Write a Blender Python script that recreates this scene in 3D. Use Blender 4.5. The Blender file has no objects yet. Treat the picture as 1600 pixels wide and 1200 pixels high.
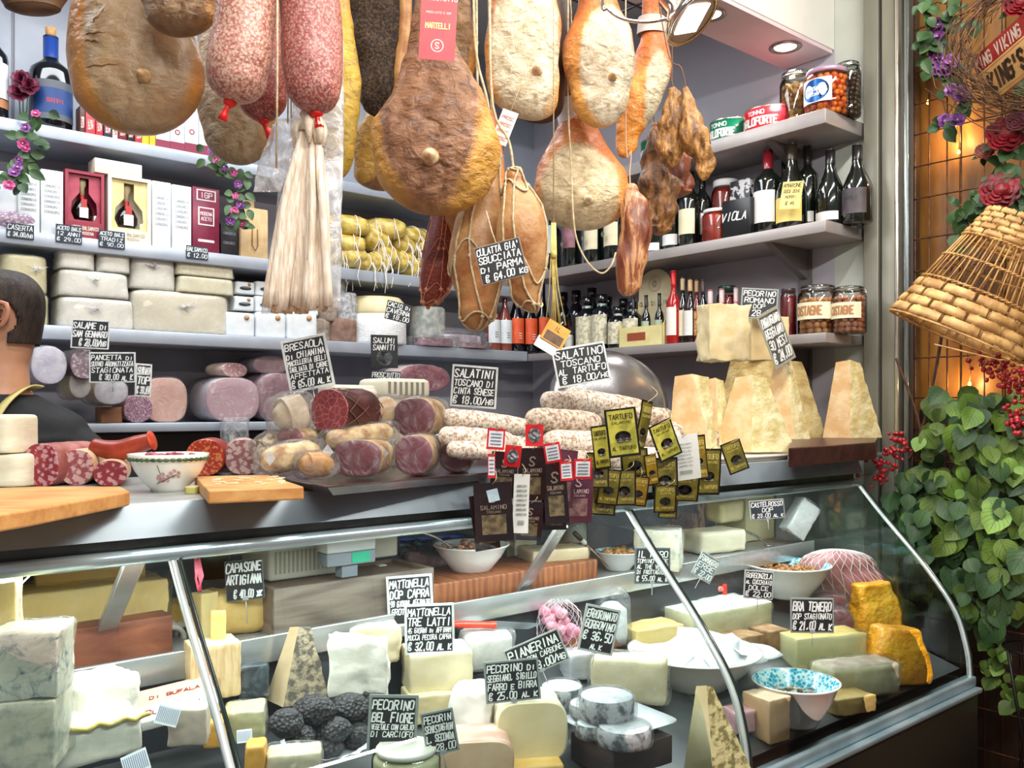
import bpy,bmesh,math,random
from mathutils import Vector,Matrix,Euler,noise
random.seed(7)
R=math.radians; PI=math.pi
C=bpy.context.scene.collection
sc=bpy.context.scene
# ---------------------------------------------------------------- camera (eye 1.50 m, level, 50 degrees off the counter's axis)
FP=1380.0; HZ=640.0; EYE=1.5
cam_d=bpy.data.cameras.new('camera'); cam=bpy.data.objects.new('camera',cam_d); C.objects.link(cam)
cam.location=(0,0,EYE); cam.rotation_euler=(R(90),0,0)
cam_d.sensor_width=36; cam_d.lens=36*FP/1600; cam_d.shift_y=(HZ-600)/1600; cam_d.clip_start=.05
sc.camera=cam
sc.view_settings.view_transform='Standard'; sc.view_settings.look='None'
sc.view_settings.exposure=0.0; sc.view_settings.gamma=1
# ---------------------------------------------------------------- light
wld=bpy.data.worlds.new('world'); sc.world=wld; wld.use_nodes=True
wld.node_tree.nodes['Background'].inputs[0].default_value=(.90,.95,1,1)
wld.node_tree.nodes['Background'].inputs[1].default_value=.25
CU=(math.sin(R(50)),math.cos(R(50))); CV=(-CU[1],CU[0])
def uv(u,v,z):return Vector((u*CU[0]+v*CV[0],u*CU[1]+v*CV[1],z))
def area(name,u,v,z,su,sv,power,col=(1,1,1),rx=0,rz=40,ry=0):
 d=bpy.data.lights.new(name,'AREA'); d.shape='RECTANGLE'; d.size=su; d.size_y=sv
 d.energy=power; d.color=col
 o=bpy.data.objects.new(name,d); C.objects.link(o); o.location=uv(u,v,z)
 o.rotation_euler=(R(rx),R(ry),R(rz)); return o
area('ceiling_panel_light',1.3,.95,3.3,3.2,.10,74,(1,.95,.88),rx=22)
area('shop_ceiling_light',.9,2.75,3.25,2.8,.6,56,(.92,.96,1))
area('case_strip_light',1.2,1.60,1.235,3.2,.03,21,(.97,.99,1),rx=-12)
area('stall_lamp_light',.9,-.3,2.9,3.0,.05,66,(1,.95,.88),rx=48)
# ---------------------------------------------------------------- helpers
def pt(px,py,Y=None,z=None,u=None,v=None):
 a=(px-800)/FP; b=(HZ-py)/FP
 if Y is None:
  if z is not None:Y=(z-EYE)/b
  elif u is not None:Y=u/(a*CU[0]+CU[1])
  else:Y=v/(a*CV[0]+CV[1])
 return Vector((a*Y,Y,EYE+b*Y))
def uof(px,v):p=pt(px,HZ,v=v); return p.x*CU[0]+p.y*CU[1]
def vof(px,u):p=pt(px,HZ,u=u); return p.x*CV[0]+p.y*CV[1]
def lin(c):
 if isinstance(c,str):
  c=tuple(int(c[i:i+2],16)/255 for i in(0,2,4))
 return tuple(x/12.92 if x<=.04045 else((x+.055)/1.055)**2.4 for x in c[:3])+(1,)
MC={}
class NT:
 def __init__(s,name):
  s.m=bpy.data.materials.new(name); s.m.use_nodes=True; s.t=s.m.node_tree
  s.b=s.t.nodes['Principled BSDF']; s.out=s.t.nodes['Material Output']
 def n(s,typ,**k):
  nd=s.t.nodes.new(typ)
  for a,v in k.items():setattr(nd,a,v)
  return nd
 def l(s,a,b):s.t.links.new(a,b)
 def coord(s,kind='Object',scale=(1,1,1)):
  tc=s.n('ShaderNodeTexCoord'); mp=s.n('ShaderNodeMapping'); mp.inputs['Scale'].default_value=scale
  s.l(tc.outputs[kind],mp.inputs['Vector']); return mp.outputs['Vector']
 def noise(s,co,scale,detail=4,rough=.55,dist=0):
  nd=s.n('ShaderNodeTexNoise'); nd.inputs['Scale'].default_value=scale; nd.inputs['Detail'].default_value=detail
  nd.inputs['Roughness'].default_value=rough; nd.inputs['Distortion'].default_value=dist
  s.l(co,nd.inputs['Vector']); return nd.outputs['Fac']
 def voro(s,co,scale,feature='F1',out='Distance',rnd=1):
  nd=s.n('ShaderNodeTexVoronoi',feature=feature); nd.inputs['Scale'].default_value=scale
  nd.inputs['Randomness'].default_value=rnd
  s.l(co,nd.inputs['Vector']); return nd.outputs[out]
 def ramp(s,fac,stops,interp='LINEAR'):
  nd=s.n('ShaderNodeValToRGB'); e=nd.color_ramp; e.interpolation=interp
  while len(e.elements)<len(stops):e.elements.new(.5)
  for el,(p,c)in zip(e.elements,stops):el.position=p; el.color=lin(c)
  s.l(fac,nd.inputs[0]); return nd.outputs[0]
 def mix(s,fac,a,b):
  nd=s.n('ShaderNodeMix',data_type='RGBA')
  if isinstance(fac,float):nd.inputs[0].default_value=fac
  else:s.l(fac,nd.inputs[0])
  for i,x in((6,a),(7,b)):
   if isinstance(x,str):nd.inputs[i].default_value=lin(x)
   else:s.l(x,nd.inputs[i])
  return nd.outputs[2]
 def math(s,op,a,b=0.0):
  nd=s.n('ShaderNodeMath',operation=op)
  for i,x in((0,a),(1,b)):
   if isinstance(x,(int,float)):nd.inputs[i].default_value=x
   else:s.l(x,nd.inputs[i])
  return nd.outputs[0]
 def bump(s,h,strength,dist=.003):
  nd=s.n('ShaderNodeBump'); nd.inputs['Strength'].default_value=strength; nd.inputs['Distance'].default_value=dist
  s.l(h,nd.inputs['Height']); s.l(nd.outputs[0],s.b.inputs['Normal'])
 def fin(s,col,rough=.5,metal=0,spec=.5,coat=0,sss=0):
  if isinstance(col,str):s.b.inputs['Base Color'].default_value=lin(col)
  else:s.l(col,s.b.inputs['Base Color'])
  s.b.inputs['Roughness'].default_value=rough; s.b.inputs['Metallic'].default_value=metal
  s.b.inputs['Specular IOR Level'].default_value=spec; s.b.inputs['Coat Weight'].default_value=coat
  s.b.inputs['Coat Roughness'].default_value=.15
  return s.m
def M(c1,c2=None,scale=12,rough=.5,metal=0,bump=0,bs=None,detail=4,lo=.4,hi=.6,spec=.5,coat=0,st=(1,1,1),dist=.003,c3=None):
 k=('M',c1,c2,scale,rough,metal,bump,bs,detail,lo,hi,spec,coat,st,dist,c3)
 if k in MC:return MC[k]
 t=NT('surface_'+c1); co=t.coord(scale=st)
 if c2:
  f=t.noise(co,scale,detail)
  stops=[(lo,c1),(hi,c2)]if not c3 else[(lo,c1),((lo+hi)/2,c2),(hi,c3)]
  col=t.ramp(f,stops)
 else:col=c1
 if bump:t.bump(t.noise(co,bs or scale*3,5),bump,dist)
 MC[k]=t.fin(col,rough,metal,spec,coat); return MC[k]
def glassm(tint='ffffff',gloss=.08,rough=.03,name='clear_glass',bump=0,bs=30,ior=1.35):
 k=('G',tint,gloss,rough,bump,bs,ior)
 if k in MC:return MC[k]
 t=NT(name); tr=t.n('ShaderNodeBsdfTransparent'); tr.inputs[0].default_value=lin(tint)
 gl=t.n('ShaderNodeBsdfGlossy'); gl.inputs['Roughness'].default_value=rough
 fr=t.n('ShaderNodeFresnel'); fr.inputs['IOR'].default_value=ior
 f=t.math('ADD',fr.outputs[0],gloss)if gloss else fr.outputs[0]
 mx=t.n('ShaderNodeMixShader'); t.l(f,mx.inputs[0]); t.l(tr.outputs[0],mx.inputs[1]); t.l(gl.outputs[0],mx.inputs[2])
 if bump:
  b=t.n('ShaderNodeBump'); b.inputs['Strength'].default_value=bump; b.inputs['Distance'].default_value=.004
  t.l(t.noise(t.coord(),bs,3,.6,1.5),b.inputs['Height']); t.l(b.outputs[0],gl.inputs['Normal']); t.l(b.outputs[0],fr.inputs['Normal'])
 t.l(mx.outputs[0],t.out.inputs[0]); MC[k]=t.m; return t.m
def filmm(col='eef1f4',op=.16,bump=1.0,bs=28):
 """crinkled clear food film: mostly see-through, with sharp glints"""
 k=('F',col,op,bump,bs)
 if k in MC:return MC[k]
 t=NT('food_film'); tr=t.n('ShaderNodeBsdfTransparent')
 t.fin(col,.18,0,.8); nz=t.noise(t.coord(),bs,3,.6,2.0); t.bump(nz,bump,.006)
 f=t.math('MULTIPLY',t.math('POWER',nz,3.0),1.1*op/.35)
 mx=t.n('ShaderNodeMixShader'); t.l(t.math('MINIMUM',f,.85),mx.inputs[0])
 gl=t.n('ShaderNodeBsdfGlossy'); gl.inputs['Roughness'].default_value=.10; bn=t.b.inputs['Normal'].links[0].from_socket; t.l(bn,gl.inputs['Normal'])
 fr=t.n('ShaderNodeFresnel'); fr.inputs['IOR'].default_value=1.45; t.l(bn,fr.inputs['Normal']); m2=t.n('ShaderNodeMixShader'); t.l(t.math('MULTIPLY',fr.outputs[0],.5),m2.inputs[0]); t.l(tr.outputs[0],m2.inputs[1]); t.l(gl.outputs[0],m2.inputs[2])
 t.l(m2.outputs[0],mx.inputs[1]); t.l(t.b.outputs[0],mx.inputs[2]); t.l(mx.outputs[0],t.out.inputs[0])
 MC[k]=t.m; return t.m
def salami(red,red2,fat,scale=70,amt=.42,rough=.35,bump=.3,soft=.10):
 scale*=1.35
 k=('S',red,red2,fat,scale,amt,rough,soft)
 if k in MC:return MC[k]
 t=NT('salami_meat'); co=t.coord(); nz=t.noise(co,scale*.9,3,.6,.6)
 base=t.ramp(t.noise(co,scale*.25,3),[(.35,red),(.65,red2)])
 v=t.voro(co,scale); d=t.math('ADD',v,t.math('MULTIPLY',t.math('SUBTRACT',nz,.5),1.7))
 m=t.ramp(d,[(amt-soft,'e0e0e0'),(amt+soft*.6,'000000')])
 col=t.mix(m,base,fat); t.bump(nz,bump,.002)
 MC[k]=t.fin(col,rough,0,.5,.15); return MC[k]
def wood(c1,c2,scale=3,st=(1,1,12),rough=.5,rings=6):
 k=('W',c1,c2,scale,st,rough,rings)
 if k in MC:return MC[k]
 t=NT('wood_grain'); co=t.coord(scale=st); nz=t.noise(co,scale*2,5,.6,.8)
 w=t.n('ShaderNodeTexWave',wave_type='BANDS'); w.inputs['Scale'].default_value=scale; w.inputs['Distortion'].default_value=rings
 w.inputs['Detail'].default_value=3; t.l(co,w.inputs['Vector'])
 f=t.math('ADD',t.math('MULTIPLY',w.outputs['Fac'],.18),t.math('MULTIPLY',nz,.82))
 t.bump(f,.25,.002); MC[k]=t.fin(t.ramp(f,[(.3,c1),(.7,c2)]),rough); return MC[k]
EM={}
def emit(c,s):
 if(c,s)in EM:return EM[(c,s)]
 t=NT('lamp_glow'); e=t.n('ShaderNodeEmission'); e.inputs[0].default_value=lin(c); e.inputs[1].default_value=s
 t.l(e.outputs[0],t.out.inputs[0]); EM[(c,s)]=t.m; return t.m
class B:
 """collects shapes into one mesh"""
 def __init__(s):s.v=[]; s.f=[]; s.mi=[]; s.sm=[]; s.uv={}
 def add(s,vs,fs,mi=0,smooth=False,mat=None):
  n=len(s.v)
  if mat is not None:vs=[mat@Vector(p)for p in vs]
  s.v+=[tuple(p)for p in vs]
  for f in fs:s.f.append([i+n for i in f]); s.mi.append(mi); s.sm.append(smooth)
  return s
 def box(s,x0,x1,y0,y1,z0,z1,mi=0,bev=0,rot=None,seg=2):
  bm=bmesh.new(); bmesh.ops.create_cube(bm,size=1)
  for q in bm.verts:q.co=Vector(((q.co.x+.5)*(x1-x0)+x0,(q.co.y+.5)*(y1-y0)+y0,(q.co.z+.5)*(z1-z0)+z0))
  if bev:bmesh.ops.bevel(bm,geom=bm.edges[:],offset=min(bev,.45*min(abs(x1-x0),abs(y1-y0),abs(z1-z0))),segments=seg,profile=.5,affect='EDGES')
  bm.verts.ensure_lookup_table()
  s.add([q.co.copy()for q in bm.verts],[[w.index for w in f.verts]for f in bm.faces],mi,bool(bev)and seg>1,rot); bm.free(); return s
 def lathe(s,prof,n=24,mi=0,mat=None,smooth=True,sx=1,sy=1,a0=0,a1=2*PI,cap=True):
  vs=[]; fs=[]; full=abs(a1-a0-2*PI)<1e-4; cols=n if full else n+1
  for(r,z)in prof:
   for i in range(cols):
    a=a0+(a1-a0)*i/n; vs.append((r*math.cos(a)*sx,r*math.sin(a)*sy,z))
  for j in range(len(prof)-1):
   for i in range(n):
    k=(i+1)%cols; fs.append([j*cols+i,j*cols+k,(j+1)*cols+k,(j+1)*cols+i])
  if full and cap:
   if prof[0][0]>1e-5:fs.append(list(range(cols))[::-1])
   if prof[-1][0]>1e-5:fs.append([(len(prof)-1)*cols+i for i in range(cols)])
  return s.add(vs,fs,mi,smooth,mat)
 def tube(s,pts,r,n=6,mi=0,mat=None,closed=False):
  pts=[Vector(p)for p in pts]; vs=[]; fs=[]; m=len(pts); rs=r if isinstance(r,(list,tuple))else[r]*m
  nrm=None
  for i,p in enumerate(pts):
   if closed:t=pts[(i+1)%m]-pts[i-1]
   else:t=pts[min(i+1,m-1)]-pts[max(i-1,0)]
   t=t.normalized()if t.length>1e-9 else Vector((0,0,1))
   if nrm is None:nrm=t.orthogonal().normalized()
   nrm=(nrm-t*nrm.dot(t)); nrm=nrm.normalized()if nrm.length>1e-6 else t.orthogonal().normalized()
   b=t.cross(nrm)
   for k in range(n):
    a=2*PI*k/n; vs.append(p+(nrm*math.cos(a)+b*math.sin(a))*rs[i])
  for i in range(m if closed else m-1):
   j=(i+1)%m
   for k in range(n):l=(k+1)%n; fs.append([i*n+k,i*n+l,j*n+l,j*n+k])
  if not closed:fs.append(list(range(n))[::-1]); fs.append([(m-1)*n+k for k in range(n)])
  return s.add(vs,fs,mi,True,mat)
 def prism(s,poly,y0,y1,mi=0,mat=None,smi=None,bev=0):
  """polygon in x,z pushed along y"""
  n=len(poly)
  if bev:
   bm=bmesh.new(); a=[bm.verts.new((x,y0,z))for x,z in poly]; b=[bm.verts.new((x,y1,z))for x,z in poly]
   bm.faces.new(a); bm.faces.new(b[::-1])
   for i in range(n):bm.faces.new((a[(i+1)%n],a[i],b[i],b[(i+1)%n]))
   bmesh.ops.recalc_face_normals(bm,faces=bm.faces[:])
   bmesh.ops.bevel(bm,geom=bm.edges[:],offset=bev,segments=2,profile=.5,affect='EDGES'); bm.verts.index_update()
   s.add([q.co.copy()for q in bm.verts],[[w.index for w in f.verts]for f in bm.faces],mi,False,mat); bm.free(); return s
  vs=[(x,y0,z)for x,z in poly]+[(x,y1,z)for x,z in poly]
  s.add(vs,[list(range(n)),list(range(2*n-1,n-1,-1))],mi,False,mat)
  return s.add(vs,[[(i+1)%n,i,n+i,n+(i+1)%n]for i in range(n)],mi if smi is None else smi,False,mat)
 def rows(s,rings,mi=0,smooth=True,mat=None,cap=True):
  m=len(rings[0]); vs=[p for r in rings for p in r]; fs=[]
  for j in range(len(rings)-1):
   for i in range(m):k=(i+1)%m; fs.append([j*m+i,j*m+k,(j+1)*m+k,(j+1)*m+i])
  if cap:fs.append(list(range(m))[::-1]); fs.append([(len(rings)-1)*m+i for i in range(m)])
  return s.add(vs,fs,mi,smooth,mat)
 def quad(s,a,b,c,d,mi=0):return s.add([a,b,c,d],[[0,1,2,3]],mi)
 def obj(s,name,mats,parent=None,loc=None,rz=None,rot=None):
  me=bpy.data.meshes.new(name); me.from_pydata(s.v,[],s.f)
  if not isinstance(mats,(list,tuple)):mats=[mats]
  for m in mats:me.materials.append(m)
  me.polygons.foreach_set('material_index',[min(i,len(mats)-1)for i in s.mi]); me.polygons.foreach_set('use_smooth',s.sm)
  if s.uv:
   l=me.uv_layers.new(name='UVMap')
   for p in me.polygons:
    if p.index in s.uv:
     for li,q in zip(p.loop_indices,s.uv[p.index]):l.data[li].uv=q
  me.update(); o=bpy.data.objects.new(name,me); C.objects.link(o)
  if parent is not None:o.parent=parent
  if loc is not None:o.location=loc
  if rz is not None:o.rotation_euler=(0,0,R(rz))
  if rot is not None:o.rotation_euler=rot
  return o
def tag(o,label,cat,group=None,kind=None):
 o['label']=label; o['category']=cat
 if group:o['group']=group
 if kind:o['kind']=kind
 return o
def thing(name,label,cat,loc,rz=0,group=None,rot=None):
 o=bpy.data.objects.new(name,None); C.objects.link(o); o.empty_display_size=.05
 o.location=loc; o.rotation_euler=rot if rot else(0,0,R(rz)); return tag(o,label,cat,group)
def struct(name,b,m,**k):
 o=b.obj(name,m,**k); o['kind']='structure'; return o
def sm(o,w=None):
 """weld-free smooth shading with hard edges kept"""
 me=o.data
 for p in me.polygons:p.use_smooth=True
 me.set_sharp_from_angle(angle=R(w or 40)); return o
def cat_rom(ps,n):
 out=[]; m=len(ps)
 for i in range(m-1):
  p0,p1,p2,p3=ps[max(i-1,0)],ps[i],ps[i+1],ps[min(i+2,m-1)]
  for k in range(n):
   t=k/n; out.append(tuple(.5*((2*b)+(-a+c)*t+(2*a-5*b+4*c-d)*t*t+(-a+3*b-3*c+d)*t**3)for a,b,c,d in zip(p0,p1,p2,p3)))
 out.append(tuple(ps[-1])); return out
def blob_rings(secs,n=32,sub=4,amp=0,ns=10,seed=0,sq=1,lump=0):
 """secs: (z, rx, ry[, ox, oy]) from one end to the other; end radii may be ~0"""
 secs=[tuple(q)+(0,0)*(len(q)==3)for q in secs]; rings=[]
 for(z,rx,ry,ox,oy)in cat_rom(secs,sub):
  rx=max(rx,.0006); ry=max(ry,.0006); r=[]
  for i in range(n):
   a=2*PI*i/n; c,q=math.cos(a),math.sin(a)
   c2=math.copysign(abs(c)**sq,c); q2=math.copysign(abs(q)**sq,q); p=Vector((ox+rx*c2,oy+ry*q2,z))
   if amp:
    d=noise.noise(Vector((p.x*ns+seed*7.1,p.y*ns,p.z*ns)))+.5*noise.noise(Vector((p.x*ns*2.7,p.y*ns*2.7+seed,p.z*ns*2.7)))
    k=min(1,rx*25)*amp*d; p+=Vector((c*k,q*k,d*amp*.25))
   r.append(p)
  rings.append(r)
 return rings
def blob(secs,mat,name,parent=None,loc=None,rot=None,**k):
 b=B(); b.rows(blob_rings(secs,**k)); return b.obj(name,mat,parent,loc,rot=rot)
# ---------------------------------------------------------------- single-stroke lettering, 4 x 6 grid
GL={'A':'002640 1232','B':'000645422303 234201100','C':'45361605011030 41','D':'000636454130 00','E':'460600 40 0333 0040','F':'460600 0333','G':'453616050110304143 23','H':'0006 4046 0343','I':'2026','J':'4641301001','K':'0006 460240','L':'060040','M':'0006234640','N':'00064046','O':'16050110304145361 6','P':'0006364543330 3','Q':'16050110304145361 6 2240','R':'00063645433303 2340','S':'45361605132341301001','T':'0646 2620','U':'060110304146','V':'062046','W':'0610233046','X':'0046 0640','Y':'062346 2320','Z':'06460040','0':'16050110304145361 6','1':'142620','2':'051636454300 0040','3':'051636454323 2342413010 01','4':'3036023242','5':'4606033342413010','6':'4536050110304143 0333','7':'064620','8':'13050616364543134 13 03011030414233','9':'43330305163645 4120','€':'453616050110304 1 0232 0434','.':'2021',',':'2110','/':'0046',"'":'2624','-':'1333','%':'0046','&':'40162636','i':'2023 2425',' ':''}
def glyph(ch):
 g=GL.get(ch,GL.get(ch.upper(),'')); out=[]
 for part in g.split(' '):
  if len(part)==1:
   continue
  out.append([(int(part[i]),int(part[i+1]))for i in range(0,len(part)-1,2)])
 return out
GL.update({'B':'00063645443303 3342413000','C':'453616050110304 1'.replace(' ',''),'D':'0006264430200 0'.replace(' ',''),'E':'46060040 0333','G':'45361605011030414323','O':'1605011030414536 3616','Q':'1605011030414536 3616 2240','P':'000636454333 3303','R':'0006364544330 3 2340'.replace('0 3 ','03 '),'0':'1605011030414536 3616','2':'05163645440040','3':'0516364544331 3 3342413001'.replace('1 3','13'),'6':'453616050110304142330 2'.replace('0 2','02'),'8':'13040616364544331302011030414233','9':'421304051636454120','€':'453616050110304 1 0232 0434'.replace('4 1 ','41 ')})
def text(b,s,cx,cz,h,w=None,y=-.001,th=.16,mi=0,jit=.25,slant=.12,mat=None,seed=0,bold=1):
 rnd=random.Random(hash(s)%999 if 0 else sum(map(ord,s))+seed); n=len(s)
 gw=h*.62*1.32
 if w:gw=min(gw*1.25,w/max(n,1))
 x=cx-gw*n/2; t=h*th*.5*bold
 for ch in s:
  jx,jz,js=rnd.uniform(-jit,jit)*.12*h,rnd.uniform(-jit,jit)*.25*h,1+rnd.uniform(-jit,jit)*.25
  k=.72 if ch.islower()else 1
  for st in glyph(ch):
   ps=[]
   for(gx,gz)in st:
    px=x+gw*.1+gx/4*gw*.74*js+jx; pz=cz+(gz/6*k-.5)*h*js+jz; ps.append(Vector((px+(pz-cz)*slant,y,pz)))
   for p,q in zip(ps,ps[1:]):
    d=q-p
    if d.length<1e-6:continue
    d.normalize(); nn=Vector((-d.z,0,d.x))*t; e=d*t*.7
    b.add([p-e-nn,q+e-nn,q+e+nn,p-e+nn],[[0,1,2,3]],mi,False,mat)
  x+=gw
 return b
CHALK=M('f4f6f4',rough=.8); BLACKB=M('16191c','23272b',25,rough=.55);
# ================================================================ the setting
STEEL=M('9aa0a6','b6bcc2',3,rough=.32,metal=.85,st=(1,1,8)); ALU=M('a9c2cb','c8dbe2',5,rough=.28,metal=.6)
SHELF=M('a9b3c1','bcc5d1',4,rough=.38,metal=.35,bump=.05)
WALLM=M('8f8e98','a3a2ab',2.2,rough=.75,bump=.05)
t=NT('arcade_floor'); co=t.coord('Object'); br=t.n('ShaderNodeTexBrick'); br.offset=0; t.l(co,br.inputs[0])
br.inputs['Color1'].default_value=lin('8a4e2c'); br.inputs['Color2'].default_value=lin('a05f35'); br.inputs['Mortar'].default_value=lin('4a3324')
br.inputs['Scale'].default_value=3.2; br.inputs['Mortar Size'].default_value=.012; br.inputs['Row Height'].default_value=.5
FLOORM=t.fin(br.outputs[0],.45)
b=B(); b.box(-5,6,-2,6,-.05,0); struct('floor',b,FLOORM)
def ubox(u0,u1,v0,v1,z0,z1,bev=0,b=None):
 """a box aligned with the shop; local frame origin at uv(0,0), use with rz=40"""
 b=b or B(); b.box(u0,u1,v0,v1,z0,z1,0,bev); return b
def uobj(b,name,m,parent=None):return b.obj(name,m,parent,rz=None if parent is not None else 40)
def ustr(name,b,m):o=b.obj(name,m,rz=40); o['kind']='structure'; return o
ustr('wall_back',ubox(-1.6,3.45,3.75,3.85,0,3.4),WALLM)
ustr('wall_right',ubox(3.3,3.4,1.9,3.75,0,3.4),M('a5a3ad','b7b4be',1.5,rough=.7,bump=.06))
ustr('wall_right_lit',ubox(3.3,3.4,1.74,1.9,0,3.4),M('b5bcb4','c4cac0',2,rough=.6))  # end of the right wall; its different light is painted into the pale greenish colour
ustr('ceiling',ubox(-1.6,3.4,1.3,3.85,3.4,3.45),M('a9aaa8',rough=.8))
b=B()
for k in range(4):b.box(3.3-.001,3.302,1.9+.0,2,3,3.01)
# panelled strips on the back wall above the first shelf
b=B()
for u in[x*.34-1 for x in range(13)]:b.box(u,u+.33,3.738,3.75,2.53,3.4,0,.003)
ustr('trim_1',b,M('9aa1ae','abb2be',3,rough=.5))
# beam with downlights
ustr('trim_2',ubox(.7,3.3,1.90,2.13,2.955,3.4,.004),M('dcdcd2','e8e7df',2,rough=.55))
b=B(); b.box(.7,3.29,1.905,2.125,2.94,2.955); ustr('trim_3',b,M('c7b4b8','d3c2c5',2,rough=.6))  # underside of the beam, its pinkish light painted into the colour
for i,px_ in enumerate((1227,1108)):
 p=pt(px_,73 if i==0 else 22,z=2.94)
 t_=thing('recessed_downlight',('round recessed downlight in the beam, above the jars on the top shelf','round recessed downlight in the beam, beside the chrome spotlight')[i],'lamp',p,40,'downlights in the beam')
 b=B(); b.lathe([(.058,0),(.062,-.006),(.05,-.008),(.042,.0)],28,cap=False); b.obj('trim_ring',M('9c9088',rough=.25,metal=.8),t_)
 b=B(); b.lathe([(.0,-.002),(.043,-.002)],24); b.obj('lens',emit('fff4ea',9),t_)
 d=bpy.data.lights.new('downlight_bulb','SPOT'); d.energy=16; d.spot_size=R(115); d.spot_blend=.6; d.color=(1,.93,.88); d.shadow_soft_size=.04
 o=bpy.data.objects.new('downlight_bulb',d); C.objects.link(o); o.parent=t_; o.location=(0,0,-.02)
# post of the roller shutter and the alu frame, at the right of the counter
PG=M('79796d','8c8b7f',3,rough=.45,metal=.3,bump=.1,st=(1,1,.3)); PD=M('2a2a26',rough=.5)
b=B(); v0,v1=vof(1349,3.25),vof(1372,3.25)
b.box(3.25,3.3,v1,v0,0,3.3,0,.003); ustr('trim_4',b,PG)
b=B(); b.box(3.275,3.3,vof(1377,3.27),v1,0,3.3); ustr('trim_5',b,PD)
b=B(); b.box(3.24,3.3,vof(1398,3.24),vof(1377,3.24),0,3.3,0,.004); ustr('trim_6',b,M('8b8a7d','9a998c',3,rough=.4,metal=.4,st=(1,1,.3)))
b=B(); b.box(3.225,3.3,vof(1403,3.225),vof(1398,3.225),0,3.3,0,.002); ustr('trim_7',b,M('d6cfc0',rough=.2,metal=.8))
b=B(); b.box(3.26,3.3,vof(1412,3.26),vof(1403,3.26),0,3.3); ustr('trim_8',b,M('34322c',rough=.4))
b=B(); b.box(3.24,3.3,vof(1419,3.24),vof(1412,3.24),0,3.3,0,.002); ustr('trim_9',b,M('8d9493',rough=.25,metal=.8))
b=B(); b.box(3.25,3.3,vof(1427,3.25),vof(1419,3.25),0,3.3); ustr('trim_10',b,M('3a3028',rough=.4))
# amber wooden wall with niche behind the wire grid
t=NT('amber_boards'); co=t.coord('Object',(1,1,.25)); nz=t.noise(co,5,5,.6,.5); n2=t.noise(t.coord('Object',(1,1,.6)),1.3,2)
colr=t.mix(t.math('MULTIPLY',n2,.9),t.ramp(nz,[(.3,'5a3a1a'),(.5,'946328'),(.72,'c08a40')]),'4d3418'); t.bump(nz,.3)
AMB=t.fin(colr,.5)
vr=vof(1427,3.3)
b=B()
for k in range(9):b.box(3.34,3.37,vr-.155*(k+1)+.004,vr-.155*k,0,3.3,0,.004)
ustr('wall_amber',b,AMB)
ustr('wall_dark',ubox(3.33,3.34,vr-1.4,vr-.002,0,pt(1500,640,u=3.33).z),M('1c120b','33200f',6,rough=.6,bump=.3))  # dark brown sheet in front of the lower amber boards
# ---------------- wall shelves
SZ_L=(2.506,2.124,1.80,1.45); SZ_R=(2.621,2.206,1.7875)
SV=3.45; SU=3.0; SEND=1.764
for i,z in enumerate(SZ_L):
 th=(.045,.05,.05,.035)[i]
 b=B(); b.box(-.9,3.0 if i<3 else 3.25,SV,3.74,z-th,z,0,.003)
 o=tag(uobj(b,'wall_shelf',SHELF),('long grey metal shelf on the left wall, topmost, carrying the blue-label bottle','long grey metal shelf on the left wall, carrying boxed bottles, second from top','long grey metal shelf on the left wall, carrying white cheeses','lowest grey metal shelf on the left wall, carrying mortadella and ham')[i],'shelf','shelves on the left wall')
for i,z in enumerate(SZ_R):
 th=(.055,.045,.038)[i]
 t_=thing('wall_shelf',('grey shelf on the right wall holding big pickle jars, topmost','grey shelf on the right wall holding dark wine bottles','lowest grey shelf on the right wall holding olive oil and jars')[i],'shelf',(0,0,0),40,'shelves on the right wall')
 b=B(); b.box(SU,3.295,SEND,3.449,z-th,z,0,.003); b.obj('shelf_board',M('938d8c','a29c9a',3,rough=.4,metal=.2),t_)
 b=B(); vb=vof(1262,3.28)
 b.prism([(3.02,z-th-.001),(3.295,z-th-.001),(3.295,z-th-.12),(3.27,z-th-.12)],vb,vb+.03,0); b.box(3.28,3.298,vb-.01,vb+.045,z-th-.35,z-th-.001)
 b.obj('bracket',M('6f6a68',rough=.4,metal=.3),t_)
# dark lower back of the shop
ustr('wall_lower',ubox(-1.6,3.28,3.70,3.748,0,1.40),M('4c5054','5a5e62',2,rough=.6))
# ================================================================ the chilled counter
VC,ZC,UE=1.553,1.34,2.87
cnt=thing('chilled_display_counter','long steel chilled counter with curved glass front, full of cheese','counter',(0,0,0),40)
TOPM=M('7f8d96','98a5ad',2.5,rough=.28,metal=.25,st=(1,1,1));
b=B(); b.box(-.6,UE,VC+.016,2.18,ZC-.012,ZC,0,.003); b.box(UE-.01,3.20,1.62,2.18,ZC-.013,ZC-.0005,0,.003); b.obj('top_slab',M('a8adad','bbbfbe',6,rough=.3,metal=.5),cnt)
b=B(); b.prism([(0,0)]*0 or[(VC+.0165,ZC-.001),(VC+.06,ZC-.014),(VC+.06,ZC-.06),(VC-.006,ZC-.058)],-.6,UE,mat=Matrix(((0,1,0,0),(1,0,0,0),(0,0,1,0),(0,0,0,1)))); b.obj('fascia',TOPM,cnt)
b=B(); b.box(-.6,UE,VC+.028,VC+.06,ZC-.088,ZC-.06); b.obj('recess_strip',M('4b4a44','6a675e',6,rough=.35,metal=.4),cnt)
b=B(); b.tube([(-.6,VC+.005,ZC-.09),(UE,VC+.005,ZC-.09)],.013,12); b.box(-.6,UE,VC+.005,VC+.05,ZC-.103,ZC-.088,0,.003); b.obj('top_rail',ALU,cnt)
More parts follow.
